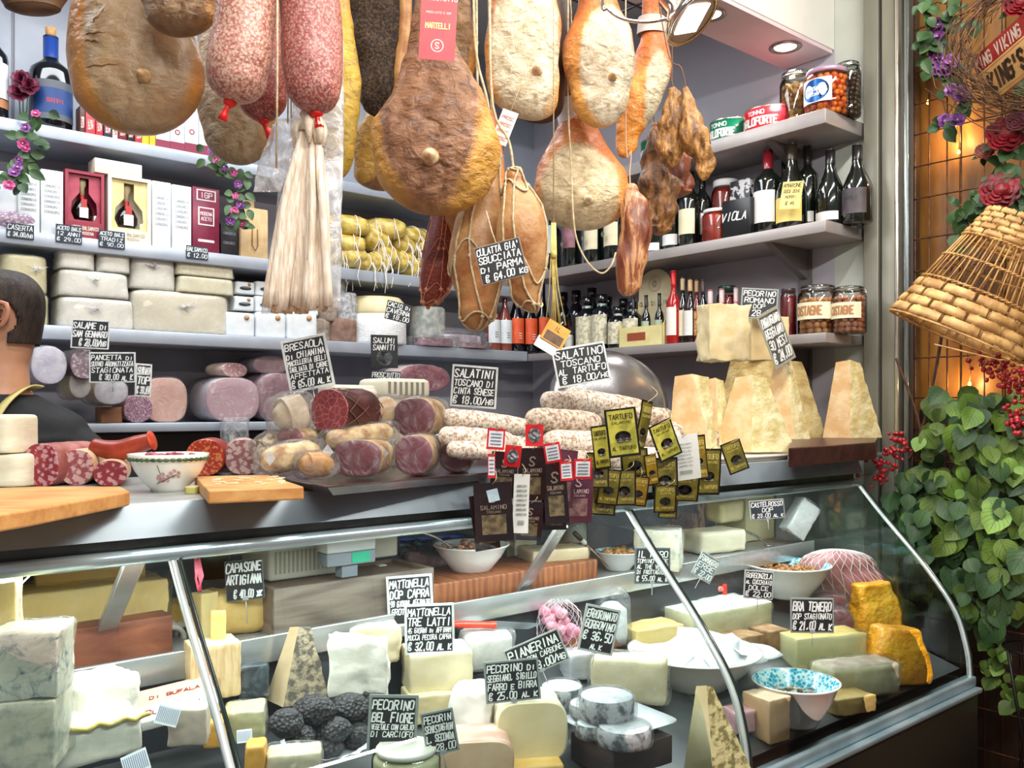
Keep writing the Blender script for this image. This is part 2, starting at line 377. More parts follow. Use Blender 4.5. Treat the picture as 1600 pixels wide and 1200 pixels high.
# glass profile (v, z) read from the end panel
PROF=[(VC+.0,ZC-.10)]
for(px_,py_)in((1378,800),(1410,838),(1440,874),(1464,906),(1484,935),(1500,966),(1510,1000),(1516,1030),(1518,1062)):
 p=pt(px_,py_,u=UE); PROF.append((p.x*CV[0]+p.y*CV[1],p.z))
PROF=[(a,z)for a,z in PROF]
ZB=PROF[-1][1]; VB=PROF[-1][0]
PF=cat_rom(PROF,3)
def sheet(u0,u1,off=0,th=.005):
 b=B(); m=len(PF); vs=[]; fs=[]
 for(a,z)in PF:vs+=[(u0,a+off,z),(u1,a+off,z)]
 for i in range(m-1):fs.append([2*i,2*i+2,2*i+3,2*i+1])
 return b.add(vs,fs,0,True)
GLS=glassm('e9f4f2',.02,.02,'counter_glass',ior=1.42)
seams=[-.6,uof(277,VC),uof(985,VC),UE]
for a0,a1 in zip(seams,seams[1:]):sheet(a0+.004,a1-.004).obj('glass_front',GLS,cnt)
EDG=M('cfdcdc','e6eeee',9,rough=.2,metal=.4); EDK=M('20302c',rough=.15)
for i,u in enumerate(seams[1:]):
 for(o1,w,m_)in((-.014,.011,EDG),(.002,.005,EDK)):
  b=B(); vs=[]; fs=[]; m=len(PF)
  for(a,z)in PF:vs+=[(u+o1,a-.004,z),(u+o1+w,a-.004,z),(u+o1+w,a+.008,z),(u+o1,a+.008,z)]
  for k in range(m-1):
   for q in range(4):fs.append([4*k+q,4*k+(q+1)%4,4*k+4+(q+1)%4,4*k+4+q])
  b.add(vs,fs,0,True); b.obj('glass_seam',m_,cnt)
# end panel of clear glass
b=B(); poly=[(a,z)for a,z in PF]+[(2.17,ZB),(2.17,ZC-.1)]
b.prism(poly,UE,UE+.006,mat=Matrix(((0,1,0,0),(1,0,0,0),(0,0,1,0),(0,0,0,1)))); b.obj('end_glass',GLS,cnt)
XM=Matrix(((0,1,0,0),(1,0,0,0),(0,0,1,0),(0,0,0,1)))
b=B(); b.box(-.6,UE+.01,VB-.012,VB+.02,ZB-.02,ZB+.012,0,.006); b.box(-.6,UE+.01,VB-.03,VB+.02,ZB-.035,ZB-.02,0,.004); b.obj('bottom_rail',ALU,cnt)
b=B(); b.box(-.6,UE,VB+.02,VB+.07,ZB-.03,ZB+.0,0,.004); b.obj('inner_gutter',M('5d6463','737a79',6,rough=.35,metal=.5),cnt)
b=B(); b.box(-.6,UE,VB-.02,VB+.03,.12,ZB-.035,0,.005); b.box(-.6,UE,2.14,2.17,.12,ZB+.2); b.box(UE-.03,UE,VB,2.17,.12,ZB-.035); b.obj('base_panel',M('22221c','322c22',3,rough=.3,metal=.2),cnt)
b=B(); b.box(-.6,UE-.03,VB+.05,2.13,0,.12); b.obj('plinth',M('101010',rough=.6),cnt)
ZD=.70; ZS=1.02; VS=1.736
def deckz(v):return ZD+.30*max(0,v-1.22)
b=B(); b.prism([(VB+.07,ZD-.04),(1.22,ZD-.012),(VS,deckz(VS)-.012),(VS,ZD-.06),(VB+.07,ZD-.06)],-.6,UE-.01,mat=XM); b.obj('deck',M('565a5b','6a6f70',3,rough=.4,metal=.4),cnt)
b=B(); b.box(-.6,UE-.01,VS,2.155,ZS-.012,ZS); b.obj('rear_step',M('8a8c8a','9a9c9a',3,rough=.35,metal=.4),cnt)
b=B(); b.box(-.6,UE-.01,VS-.012,VS,ZS-.045,ZS+.012,0,.003); b.obj('step_edge',M('b4b8b8','c6c9c8',4,rough=.25,metal=.7),cnt)
b=B(); b.box(-.6,UE-.01,VS+.001,VS+.008,deckz(VS)-.02,ZS-.045); b.obj('step_riser',M('2c3136','3a4046',4,rough=.5),cnt)
b=B(); b.box(-.6,UE-.01,2.158,2.168,ZS-.1,ZC-.02); b.obj('rear_doors',glassm('c9d2d2',.0,.45,'rear_sliding_glass',ior=1.2),cnt)
for(x0,y0,x1,y1)in((212,872,108,1125),(878,822,786,968)):
 p0=pt(x0,y0,v=1.60); u=p0.x*CU[0]+p0.y*CU[1]; p1=pt(x1,y1,u=u); q1=(u,p1.x*CV[0]+p1.y*CV[1],p1.z)
 b=B(); b.box(-.018,.018,-.006,.006,0,1,0,.002)
 d=Vector(q1)-Vector((u,1.60,p0.z)); L=d.length; q=d.to_track_quat('Z','Y')
 mt=Matrix.Translation((u,1.60,p0.z))@q.to_matrix().to_4x4()@Matrix.Rotation(R(90)if 0 else 0,4,'Z')@Matrix.Diagonal((1,1,L,1))
 b2=B(); b2.add([mt@Vector(x)for x in b.v],b.f); b2.obj('stay_bar',M('a9aaa6','bdbebb',8,rough=.25,metal=.7),cnt)
# ================================================================ hanging hams, salami and their strings
RACKZ=2.78
rack=thing('ceiling_hanging_rack','dark wire rack above the counter from which the hams hang','rack',(0,0,0),40)
b=B()
for k in range(13):b.tube([(-.3+k*.2,.9,RACKZ),(-.3+k*.2,2.1,RACKZ)],.004,5)
for k in range(13):b.tube([(-.3,.9+k*.1,RACKZ+.006),(2.15,.9+k*.1,RACKZ+.006)],.004,5)
b.obj('wire_grid',M('26221f',rough=.4,metal=.6),rack)
for(x,y)in((-.28,.92),(2.1,.92),(-.28,2.08),(2.1,2.08)):
 b=B(); b.tube([(x,y,RACKZ),(x,y,3.4)],.008,6); b.obj('rod',M('3a3632',rough=.4,metal=.6),rack)
STR=M('cdbd9c','b09d78',90,rough=.8,bump=.4,bs=300); RAF=M('d8c67c','c0aa5a',60,rough=.7)
def ham_mat(skin,mid,fat,fat2,c=(.5,.4),r=(.4,.4),k=.35,ns=5,bump=.5,rough=.36,edge='e0a04a',speck=0,spot='8a6038'):
 key=('H',skin,mid,fat,fat2,c,r,k)
 if key in MC:return MC[key]
 t=NT('cured_ham'); g=t.n('ShaderNodeTexCoord').outputs['Generated']; sp=t.n('ShaderNodeSeparateXYZ'); t.l(g,sp.inputs[0])
 co=t.coord('Object'); nz=t.noise(co,ns,5,.6,.4); nf=t.noise(co,ns*7,6,.65,.8)
 dx=t.math('DIVIDE',t.math('SUBTRACT',sp.outputs[0],c[0]),r[0]); dz=t.math('DIVIDE',t.math('SUBTRACT',sp.outputs[2],c[1]),r[1])
 d=t.math('SQRT',t.math('ADD',t.math('MULTIPLY',dx,dx),t.math('MULTIPLY',dz,dz)))
 d=t.math('ADD',d,t.math('MULTIPLY',t.math('SUBTRACT',nz,.5),k*2))
 back=t.math('MULTIPLY',t.math('MAXIMUM',t.math('SUBTRACT',sp.outputs[1],.55),0),4); d=t.math('ADD',d,back)
 m=t.ramp(t.math('MULTIPLY',d,.5),[(.39,'000000'),(.455,'ffffff')])
 fatc=t.ramp(nf,[(.28,fat2),(.62,fat)]); skc=t.ramp(t.math('ADD',t.math('MULTIPLY',nz,.6),t.math('MULTIPLY',sp.outputs[2],.4)),[(.3,edge),(.5,mid),(.72,skin)])
 col=t.mix(m,fatc,skc)
 if speck:
  v=t.voro(co,55); col=t.mix(t.ramp(t.math('ADD',v,t.math('MULTIPLY',nf,.3)),[(.2,'ffffff'),(.35,'000000')]),col,'3b2417')
 wr=t.n('ShaderNodeTexWave'); wr.inputs['Scale'].default_value=14; wr.inputs['Distortion'].default_value=9; wr.inputs['Detail'].default_value=4; t.l(t.coord('Object',(.4,.4,1.2)),wr.inputs[0])
 col=t.mix(t.math('MULTIPLY',t.ramp(t.noise(co,ns*2.3,6,.7,1.2),[(.50,'000000'),(.62,'ffffff')]),.45),col,spot)
 t.bump(t.math('ADD',t.math('ADD',nf,t.math('MULTIPLY',wr.outputs['Fac'],.5)),t.math('MULTIPLY',nz,1.2)),min(1,bump*1.6),.011)
 MC[key]=t.fin(col,rough,0,.5,.08); return MC[key]
def contour(ct,bot=None,top=None,bx=None,tx=None):
 """(py, xl, xr) from the bottom up, closed below at py=bot and above at py=top by round caps"""
 out=[]
 y0,l0,r0=ct[0]; y1,l1,r1=ct[-1]
 if bot is not None:
  cx=(l0+r0)/2; bx=cx if bx is None else bx
  for a in(90,76,60,42,22):
   s_,c_=math.sin(R(a)),math.cos(R(a)); q=(bx-cx)*s_**2; out.append((y0+(bot-y0)*s_,cx+q-(r0-l0)/2*c_,cx+q+(r0-l0)/2*c_))
 out+=ct
 if top is not None:
  cx=(l1+r1)/2; tx=cx if tx is None else tx
  for a in(22,42,60,76,90):
   s_,c_=math.sin(R(a)),math.cos(R(a)); q=(tx-cx)*s_**2; out.append((y1+(top-y1)*s_,cx+q-(r1-l1)/2*c_,cx+q+(r1-l1)/2*c_))
 return out
def hung(name,label,cat,Y,ct,mat,dr=.6,bot=None,top=None,bx=None,tx=None,group=None,amp=.006,ns=9,n=40,sub=4,seed=0,sq=1,body='meat',rings=False,part=True,flat=0):
 cs=contour(ct,bot,top,bx,tx); cx=sum(c[1]+c[2]for c in cs)/2/len(cs); cy=cs[0][0]
 o0=pt(cx,cy,Y=Y); k=Y/FP
 wm=max(c[2]-c[1]for c in cs)*k/2
 secs=[((cy-y)*k,(r-l)/2*k,((r-l)/2*k*dr)*(1-flat)+flat*wm*dr*min(1,(r-l)*k/wm/1.2),((l+r)/2-cx)*k,0)for(y,l,r)in cs]
 t_=thing(name,label,cat,o0,0,group)
 rg=blob_rings(secs,n,sub,amp,ns,seed,sq)
 b=B(); b.rows(rg); o=b.obj(body,mat,t_)
 t_['_k']=k; t_['_cx']=cx; t_['_cy']=cy
 return(t_,rg)
def loc_of(t_,px,py,dy=0):return Vector(((px-t_['_cx'])*t_['_k'],dy,(t_['_cy']-py)*t_['_k']))
def cord(t_,pxs,r=.0022,mat=None,name='string',yo=0,up=True):
 ps=[loc_of(t_,x,y,yo)for x,y in pxs]
 if up:ps.append(Vector((ps[-1].x,ps[-1].y,RACKZ-t_.location.z)))
 b=B(); b.tube(cat_rom([tuple(p)for p in ps],4),r,6); return b.obj(name,mat or STR,t_)
def surf(rg,s,a,off=.002):
 """point on a ring surface: s 0..1 bottom to top, a radians (-pi/2 faces the viewer)"""
 m=len(rg[0]); q=min(max(s,0),1)*(len(rg)-1.001); i=int(q); f=q-i; w=(a/(2*PI))%1*m; j=int(w); g=w-j
 def at(ii):return rg[ii][j%m].lerp(rg[ii][(j+1)%m],g)
 p=at(i).lerp(at(i+1),f); c=sum(rg[i],Vector())/m; d=p-c; d.z*=.2
 return p+(d.normalized()*off if d.length>1e-6 else Vector((0,0,0)))
def knob(t_,px,py,rg,r=.016,mat=None,yy=None):
 p=loc_of(t_,px,py); best=min((q for g in rg for q in g if q.y<0),key=lambda q:(q.x-p.x)**2+(q.z-p.z)**2)
 b=B(); mt=Matrix.Translation((p.x,best.y+r*.1,p.z))@Matrix.Rotation(R(90),4,'X')
 b.lathe([(r*1.5,-.004),(r*1.25,.004),(r*1.0,.008),(r*.95,.016),(r*.6,.024),(0,.027)],18,mat=mt); return b.obj('bone_end',mat or M('b98a5e','e0c59c',60,rough=.35),t_)
H={}
FAT='e0d2b2'; FAT2='b79c74'
HB='hams hanging over the counter'
# ---- 1 dark ham bottom at the top left corner
t_,rg=hung('cured_ham','dark brown underside of a ham, in the top left corner above the wine bottles','ham',1.75,[(6,4,96),(-60,-30,130),(-160,-20,110),(-240,20,60)],M('4c3626','6d5138',14,rough=.45,bump=.5),bot=22,bx=50,group=HB)
cord(t_,[(40,-230),(40,-300)])
# ---- 2 big ham left
m2=ham_mat('a8561e','c88038','ae9472','94785a',(.60,.36),(.46,.46),.16,4.5,.3,.3,'c48a40',spot='9a6c3c')
t_,rg=hung('cured_ham','broad round cured ham with smooth tan fat, hanging at far left over the cheese shelves','ham',1.95,[(120,112,317),(75,108,312),(30,112,298),(-20,124,272),(-80,140,240),(-150,160,210),(-200,168,200)],m2,.55,bot=211,bx=222,top=-225,group=HB,amp=.007,seed=3)
knob(t_,246,138,rg,.011,M('cfae80','b08a5a',60)); cord(t_,[(184,-190),(184,-240)])
b=B()
for(x0,y0,x1,y1)in((155,73,190,73),(158,123,210,121),(155,82,182,88),(165,60,188,34)):
 ps=[];
 for q in range(9):
  p=loc_of(t_,x0+(x1-x0)*q/8,y0+(y1-y0)*q/8+math.sin(q*2)*1.2); bb=min((w for g in rg for w in g if w.y<0),key=lambda w:(w.x-p.x)**2+(w.z-p.z)**2); ps.append((p.x,bb.y-.0005,p.z))
 b.tube(ps,[.0005+.002*math.sin(PI*q/8)for q in range(9)],6)
b.obj('fat_crease',M('7d5c3c','a07c56',40,rough=.5),t_)
# ---- 3 dark piece over it
t_,rg=hung('cured_ham','brown rough-ended ham tip between the big left ham and the first salami','ham',1.80,[(14,225,338),(-30,215,345),(-120,235,330),(-200,260,300)],ham_mat('7a4e30','94683f','9a7a58','6a4a32',(.5,.3),(.5,.4),.4,6,.7),.7,bot=56,bx=278,group=HB,amp=.012,seed=5)
cord(t_,[(280,-190),(280,-260)])
# ---- 4 ham behind the salami
t_,rg=hung('cured_ham','grey-tan ham hanging behind the two big salami, its round bottom in view','ham',2.25,[(200,315,428),(150,308,434),(90,312,430),(20,322,415),(-60,340,398),(-120,352,380)],ham_mat('a8834a','b8935a','a8987a','857050',(.5,.35),(.5,.5),.3,6,.5,.4,'b58a4a'),.6,bot=258,bx=375,top=-130,group=HB,amp=.008,seed=8)
cord(t_,[(366,-110),(366,-200)])
# ---- salami
SAL1=salami('a8685a','985042','d8bda8',140,.56,.42,.8,.34)
SAL2=salami('a0504a','88403c','cda294',150,.50,.40,.8,.34)
SAL3=salami('8a3430','702624','b07868',150,.40,.42,.7,.24)
REDM=M('e01f12','c41410',40,rough=.35);
def big_salami(label,Y,ct,mat,bot,bx,tie,seed):
 t_,rg=hung('hanging_salami',label,'salami',Y,ct,mat,.95,bot=bot,bx=bx,top=ct[-1][0]-30,group='big salami hanging at the left',amp=.003,ns=14,seed=seed,body='casing')
 b=B(); ps=[loc_of(t_,x,y)for x,y in tie]; n=len(ps)
 b.tube(ps,[.009]+[.005+.003*(i%2)for i in range(n-2)]+[.009],8)
 b.lathe([(.0,.006),(.012,0),(.013,-.006),(.006,-.012),(0,-.013)],12,mat=Matrix.Translation(ps[0])); b.obj('red_clip',REDM,t_)
 y,l,r=ct[-1]; cord(t_,[((l+r)/2,y-28),((l+r)/2,y-60)]); return t_,rg
big_salami('thick speckled salami with red tail clip, left one of the two pale front salami',1.62,[(118,324,418),(90,325,424),(50,332,427),(0,338,432),(-80,342,436),(-200,350,430)],SAL1,161,372,[(360,157),(354,170),(350,180),(347,188)],1)
big_salami('thick pinkish salami with red tie, hanging directly above the cream casings',1.66,[(130,445,533),(100,441,535),(50,440,534),(0,437,530),(-80,438,526),(-200,446,518)],SAL2,178,494,[(494,174),(496,184),(497,192),(499,200)],2)
big_salami('dark red salami with red clip hanging behind the gap of the two pale salami',1.92,[(150,372,447),(110,372,450),(50,376,452),(-40,385,455),(-150,395,450)],SAL3,190,410,[(412,186),(414,196),(419,205),(423,216)],4)
# ---- cream casings bundle, tied at the top
t_=thing('casing_bundle','bundle of long cream sausage casings tied at the top, hanging under the pink salami','casings',pt(470,190,Y=1.68)); k=1.68/FP
rnd=random.Random(4)
CRM=M('d2bea6','efe2d2',60,rough=.6,bump=.5,st=(3,3,.4)); b=B()
for i in range(34):
 f=i/33; x0=(479+f*14-490)*k; x1=417+f*96; y_=rnd.uniform(-.02,.02); bot=487+rnd.uniform(-10,4)
 ps=[]
 for q in range(12):
  g=q/11; xx=(484+(f-.5)*44*min(1,.45+g*1.2)-470)*k+((x1-484)-(f-.5)*44)*k*g**1.15; zz=-(192+g*(bot-192)-190)*k
  ps.append((xx+math.sin(g*7+i)*.0012,y_*min(1,g*3)+math.sin(g*5+i*2)*.002,zz))
 b.tube(ps,[.0052+.0028*min(1,g_/4)for g_ in range(12)],7)
b.obj('strands',CRM,t_)
b=B()
for i in range(14):
 a=rnd.uniform(0,6.28); x=(482+rnd.uniform(-24,22)-470)*k
 b.tube([(x*.75+(12*k)*.25,math.sin(a)*.012,.004),(x,math.sin(a)*.02,-.012),(x*1.02,math.sin(a)*.018,-.045)],[.010,.009,.004],7)
b.lathe([(.012,.022),(.018,.012),(.014,.0),(.02,-.02)],14,mat=Matrix.Translation((14*k,0,.002)),sx=1.1); b.obj('tied_top',M('ddcbb2','efe2cc',60,rough=.6,bump=.5),t_)
b=B(); b.tube([(14*k,0,.01),(24*k,-.01,.02),(26*k,-.012,.05),(26*k,0,RACKZ-t_.location.z)],.002,5); b.obj('string',STR,t_)
# ---- plastic bags behind the casings
def bag(label,Y,poly,mat,depth=.02,name='plastic_bag',cat='bag',group=None,seed=0,amp=.008,up=None):
 cx=sum(p[0]for p in poly)/len(poly); cy=max(p[1]for p in poly); o0=pt(cx,cy,Y=Y); k=Y/FP
 ys=sorted({p[1]for p in poly}); n=16; b=B();
 rows_=[]
 L=poly[:len(poly)//2]; Rr=poly[len(poly)//2:]
 def side(S,y):
  for p,q in zip(S,S[1:]):
   if p[1]<=y<=q[1]:return p[0]+(q[0]-p[0])*(y-p[1])/max(q[1]-p[1],1e-6)
  return S[-1][0]if y>S[-1][1]else S[0][0]
 y0,y1=max(L[0][1],Rr[0][1])*0+min(L[0][1],Rr[0][1]),max(L[-1][1],Rr[-1][1]); m=26; rings=[]
 for j in range(m+1):
  y=y1+(y0-y1)*j/m; l,r=side(L,y),side(Rr,y); ring=[]
  dd=depth*min(1,(j+.2)/4,(m-j+.2)/4)
  for i in range(n*2):
   a=2*PI*i/(2*n); x=((l+r)/2-cx+(r-l)/2*math.cos(a))*k; yy=math.sin(a)*dd
   d=noise.noise(Vector((x*25+seed,yy*25,j*.35)))*amp; ring.append(Vector((x,yy+d,(cy-y)*k+d*.3)))
  rings.append(ring)
 b.rows(rings); t_=thing(name,label,cat,o0,0,group); b.obj('film',mat,t_)
 if up is not None:
  x=(up-cx)*k; b=B(); z0=(cy-y0)*k-.01; b.tube([(x,0,z0),(x,0,RACKZ-t_.location.z)],.0018,5); b.obj('string',STR,t_)
 return t_
FILMW=filmm('f2f4f8',1.1,.9,14)
bag('white translucent plastic bag hanging behind the cream casings at the right',1.80,[(470,60),(455,200),(418,486),(536,60),(538,200),(533,348)],FILMW,.02,up=500)
bag('crumpled whitish plastic bag fanning out left of the cream casings',1.78,[(430,185),(402,262),(396,300),(470,185),(455,250),(438,300)],FILMW,.012,seed=3,up=450)
bag('long clear plastic sleeve hanging left of the cream casings down to the cheese packs',1.86,[(440,230),(428,380),(408,488),(470,230),(460,380),(440,490)],filmm('dfe7f2',.7,.9,14),.02,seed=5,up=455)
# ---- yellow ham edge right of the casings
t_,rg=hung('cured_ham','narrow yellow-edged ham seen side on, right of the pink salami','ham',2.0,[(225,505,556),(160,505,562),(90,500,557),(20,490,548),(-60,490,540),(-130,500,530)],ham_mat('c98a58','d8a048','d9b23f','a08a3a',(.45,.3),(.7,.4),.3,6,.4,.35,'d8ac3c'),.8,bot=280,bx=528,top=-150,group=HB,amp=.006,seed=11)
cord(t_,[(515,-140),(515,-200)])
# ---- peppered guanciale
PEP=M('1d130d','5c4630',160,rough=.8,bump=1.0,bs=220,lo=.42,hi=.68,detail=6,dist=.004,c3=None)
t_,rg=hung('peppered_cheek_bacon','cured pork cheek crusted in black pepper with tan edge, left of the big central ham','cured meat',2.05,[(140,562,628),(95,556,636),(70,552,640),(62,548,638),(20,545,640),(-60,545,640),(-140,560,620)],PEP,.6,bot=183,bx=592,top=-160,group=HB,amp=.012,ns=16,seed=12,body='pepper_crust')
b=B(); ps=[surf(rg,s/20,R(-25),-.006)for s in range(6,20)]; b.tube([p+Vector((.006,-.006,0))for p in ps],.015,8); b.obj('fat_edge',M('c59660','a87344',30,rough=.4,bump=.4),t_)
cord(t_,[(590,-150),(590,-200)])
t_,rg=hung('cured_ham','small golden ham end below the black peppered cheek','ham',2.3,[(262,555,592),(230,552,600),(200,560,606),(170,575,606),(100,585,605)],ham_mat('c07a3c','c89040','c9a044','94702e',(.4,.3),(.5,.4),.4,7,.4),.6,bot=286,bx=566,top=90,group=HB,seed=13)
cord(t_,[(594,95),(594,0)])
t_,rg=hung('cured_ham','brownish ham hanging low behind the left edge of the big central ham','ham',2.5,[(270,552,640),(230,556,640),(180,575,636),(60,590,625)],ham_mat('8f6244','a0704c','a58058','7d5a3c',(.4,.3),(.5,.4),.4,7,.4),.6,bot=298,bx=598,top=40,group=HB,seed=14)
cord(t_,[(607,45),(607,0)])
# ---- big central ham
m12=ham_mat('c27c40','cf9040','9a6c4a','5e3a26',(.47,.42),(.47,.50),.22,5,1.0,.4,'d8a248',speck=0)
t_,rg=hung('cured_ham','largest central ham, peppery brown, with a red paper label and round bone end','ham',1.92,[(235,580,782),(200,583,776),(150,608,757),(110,625,735),(70,637,715),(20,645,705),(-60,650,700),(-150,655,695)],m12,.52,bot=337,bx=682,top=-170,group=HB,amp=.010,ns=12,seed=15,n=56)
knob(t_,677,259,rg,.0135); cord(t_,[(675,-150),(675,-200)]); central=(t_,rg)
t2=thing('paper_label','tall red printed paper label hanging on the neck of the big central ham','label',pt(682,94,Y=1.775),rot=(R(4),R(3),R(4))); k=1.775/FP
b=B(); b.box(-28*k,28*k,-.0006,.0006,0,130*k); b.obj('card',M('c8444c','d05058',8,rough=.4),t2)
b=B(); y=-.0012
text(b,'PROSCIUTTO',0,94*k,7*k,y=y,jit=0,slant=0,th=.2); text(b,'PROSCIUTTO E DOP',0,72*k,3*k,y=y,jit=0,slant=0)
b.lathe([(8.5*k,0),(10*k,0)],24,mat=Matrix.Translation((0,y,22*k))@Matrix.Rotation(R(90),4,'X'),cap=False)
text(b,'S',0,22*k,9*k,y=y,jit=0,slant=0,th=.2); b.obj('print',M('f2e2dc',rough=.5),t2)
b=B(); text(b,'MARTELLI',0,52*k,8*k,w=40*k,y=y-.0002,jit=0,slant=0,th=.22); b.obj('gold_print',M('f0dc9a',rough=.4),t2)
b=B(); b.tube([(0,0,128*k),(0,.03,150*k),(0,.06,240*k),(0,.08,RACKZ-t2.location.z)],.0015,5); b.obj('string',STR,t2)
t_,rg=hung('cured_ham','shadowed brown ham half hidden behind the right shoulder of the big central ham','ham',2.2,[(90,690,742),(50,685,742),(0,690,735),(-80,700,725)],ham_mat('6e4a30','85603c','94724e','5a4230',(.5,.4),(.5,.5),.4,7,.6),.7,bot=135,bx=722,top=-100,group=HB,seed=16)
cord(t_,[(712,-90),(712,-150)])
# ---- pale hams on the right
t_,rg=hung('cured_ham','pale fat-smeared ham with a small bone end, right of the big central ham','ham',2.15,[(130,762,873),(90,757,876),(40,760,876),(0,768,868),(-60,785,850),(-130,800,835)],ham_mat('b05a26','cc7c36','e4d8ba','b9a680',(.53,.34),(.52,.45),.22,6,.5,.4,'dfa050'),.6,bot=188,bx=835,top=-150,group=HB,amp=.008,seed=17)
knob(t_,838,122,rg,.009,M('c98a62','e6c4a0',60)); cord(t_,[(818,-140),(818,-200)])
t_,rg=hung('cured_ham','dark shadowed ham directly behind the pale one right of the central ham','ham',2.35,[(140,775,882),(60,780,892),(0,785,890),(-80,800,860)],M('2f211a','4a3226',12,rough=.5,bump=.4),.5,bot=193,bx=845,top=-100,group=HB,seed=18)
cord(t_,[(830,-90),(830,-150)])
t_,rg=hung('cured_ham','ham with orange rind above and pale fat below, hanging above the low pale ham','ham',2.28,[(140,890,983),(110,883,990),(75,880,992),(40,890,985),(10,903,968),(-30,905,958),(-90,912,950)],ham_mat('94421a','cc7028','e4d8bc','bba888',(.62,.29),(.46,.34),.18,6,.45,.38,'e6a850'),.7,bot=200,bx=938,top=-110,group=HB,amp=.008,seed=19)
knob(t_,953,132,rg,.0085,M('d8b98a','c9a070',60)); cord(t_,[(930,-100),(930,-160)])
t_,rg=hung('cured_ham','lowest pale ham with orange neck and a white printed ankle wrap','ham',2.42,[(300,834,986),(270,838,978),(240,850,958),(215,862,945),(195,870,935),(170,875,912),(140,875,908),(100,880,906)],ham_mat('8a3c18','c86c2a','dccca4','b7a077',(.47,.20),(.46,.30),.20,5,.5,.36,'dc9a4c'),.62,bot=360,bx=912,top=85,group=HB,amp=.008,seed=20)
knob(t_,915,323,rg,.009,M('ead6b0','d8be92',60)); cord(t_,[(893,95),(893,40),(888,-60)])
b=B(); k=t_['_k']; c_=loc_of(t_,893,178); b.lathe([(22*k,-24*k),(23*k,0),(20*k,24*k)],24,mat=Matrix.Translation(c_)@Matrix.Rotation(R(-8),4,'Y'),cap=False,sy=.7);
for q in range(5):b.lathe([(23.4*k,-14*k+q*5*k),(23.4*k,-12.6*k+q*5*k)],24,1,mat=Matrix.Translation(c_)@Matrix.Rotation(R(-8),4,'Y'),cap=False,sy=.7,a0=R(-60),a1=R(-10))
b.obj('ankle_wrap',[M('cdc6c6','e2dede',20,rough=.5),M('3a3436',rough=.6)],t_)
t_,rg=hung('cured_ham','slim slanted orange ham with pale underside, next to the dried brown pieces','ham',2.5,[(215,962,1000),(185,962,1018),(150,968,1036),(110,985,1048),(80,994,1048),(55,1003,1040),(20,1003,1030),(-60,1005,1028)],ham_mat('a04a1e','cc6c2c','d4c8a8','8f8a6a',(.75,.22),(.30,.32),.25,6,.5,.36,'e2983e'),.7,bot=247,bx=975,top=-80,group=HB,amp=.007,seed=21)
cord(t_,[(1016,-70),(1016,-130)])
b=B(); c_=loc_of(t_,1018,44); k=t_['_k']; b.lathe([(23*k,-10*k),(21*k,16*k)],20,mat=Matrix.Translation(c_),cap=False,sy=.75); b.obj('paper_wrap',M('a89a92','c4b8b0',20,rough=.6),t_)
# ---- dried brown cheek pieces
DRY=M('4a2c18','9a6a38',60,rough=.4,bump=1.0,bs=70,detail=7,lo=.38,hi=.62,dist=.012,st=(1,1,.3))
DRY2=M('64401f','b88648',60,rough=.4,bump=1.0,bs=70,detail=7,lo=.38,hi=.62,dist=.012,st=(1,1,.3))
for lab,Y,ct,bot,bx,sd,mm in(('dried ridged brown pork piece on a string, left of the upper pair',2.5,[(235,1027,1068),(200,1030,1070),(170,1036,1066),(145,1043,1062)],262,1048,1,DRY2),('dried ridged brown pork piece on a string, right of the upper pair',2.46,[(255,1085,1114),(225,1064,1112),(190,1063,1100),(160,1066,1086),(145,1066,1078)],282,1100,2,DRY2),('dark dried pork piece behind the reddish streaky strip',2.6,[(335,1005,1056),(300,1000,1058),(260,1003,1045),(230,1010,1035),(200,1016,1030)],368,1030,3,DRY),('dark red dried pork piece lying low between shelf jars and streaky strip',2.75,[(290,1040,1082),(255,1030,1080),(225,1035,1070),(180,1045,1060)],308,1062,4,M('4a2418','7a4028',20,rough=.4,bump=.8,bs=50))):
 t_,rg=hung('dried_pork_piece',lab,'cured meat',Y,ct,mm,.7,bot=bot,bx=bx,top=ct[-1][0]-10,group='dried brown pork pieces',amp=.018,ns=24,seed=30+sd,n=44,sub=6)
 y,l,r=ct[-1]; cord(t_,[((l+r)/2,y-6),((l+r)/2-8,y-40),(1046,90),(1030,0)]if sd<3 else[((l+r)/2,y-6),((l+r)/2-2,y-40)],.0018,M('6a4a36',rough=.7))
t=NT('streaky_bacon'); co=t.coord('Object',(1,1,.22)); f=t.noise(co,34,5,.6,.6); t.bump(f,.9,.006)
STRK=t.fin(t.ramp(f,[(.36,'5a2a1c'),(.48,'8e5234'),(.55,'cc9866'),(.66,'6e3422')]),.36,coat=.1)
t_,rg=hung('streaky_pork_strip','long streaky reddish strip of cured pork hanging before the wine shelf','cured meat',2.38,[(440,963,1003),(400,962,1012),(360,968,1018),(320,970,1014),(300,975,1000)],STRK,.6,bot=463,bx=980,top=286,group=None,amp=.006,ns=20,seed=40,n=40)
cord(t_,[(985,296),(984,270),(986,235),(978,222)],.0018,M('c9a58c',rough=.6));
# long thin loop string from the low ham
ps=[pt(888,150,Y=2.30),pt(892,250,Y=2.29),pt(896,340,Y=2.28),pt(903,380,Y=2.28),pt(920,412,Y=2.28),pt(940,427,Y=2.28),pt(955,415,Y=2.28),pt(962,395,Y=2.3)]
ps=[Vector((ps[0].x,ps[0].y,RACKZ))]+ps
b=B(); b.tube(cat_rom([tuple(p)for p in ps],6),.0024,6); tag(b.obj('hanging_string',STR),'long beige string looping below the low pale ham','string')
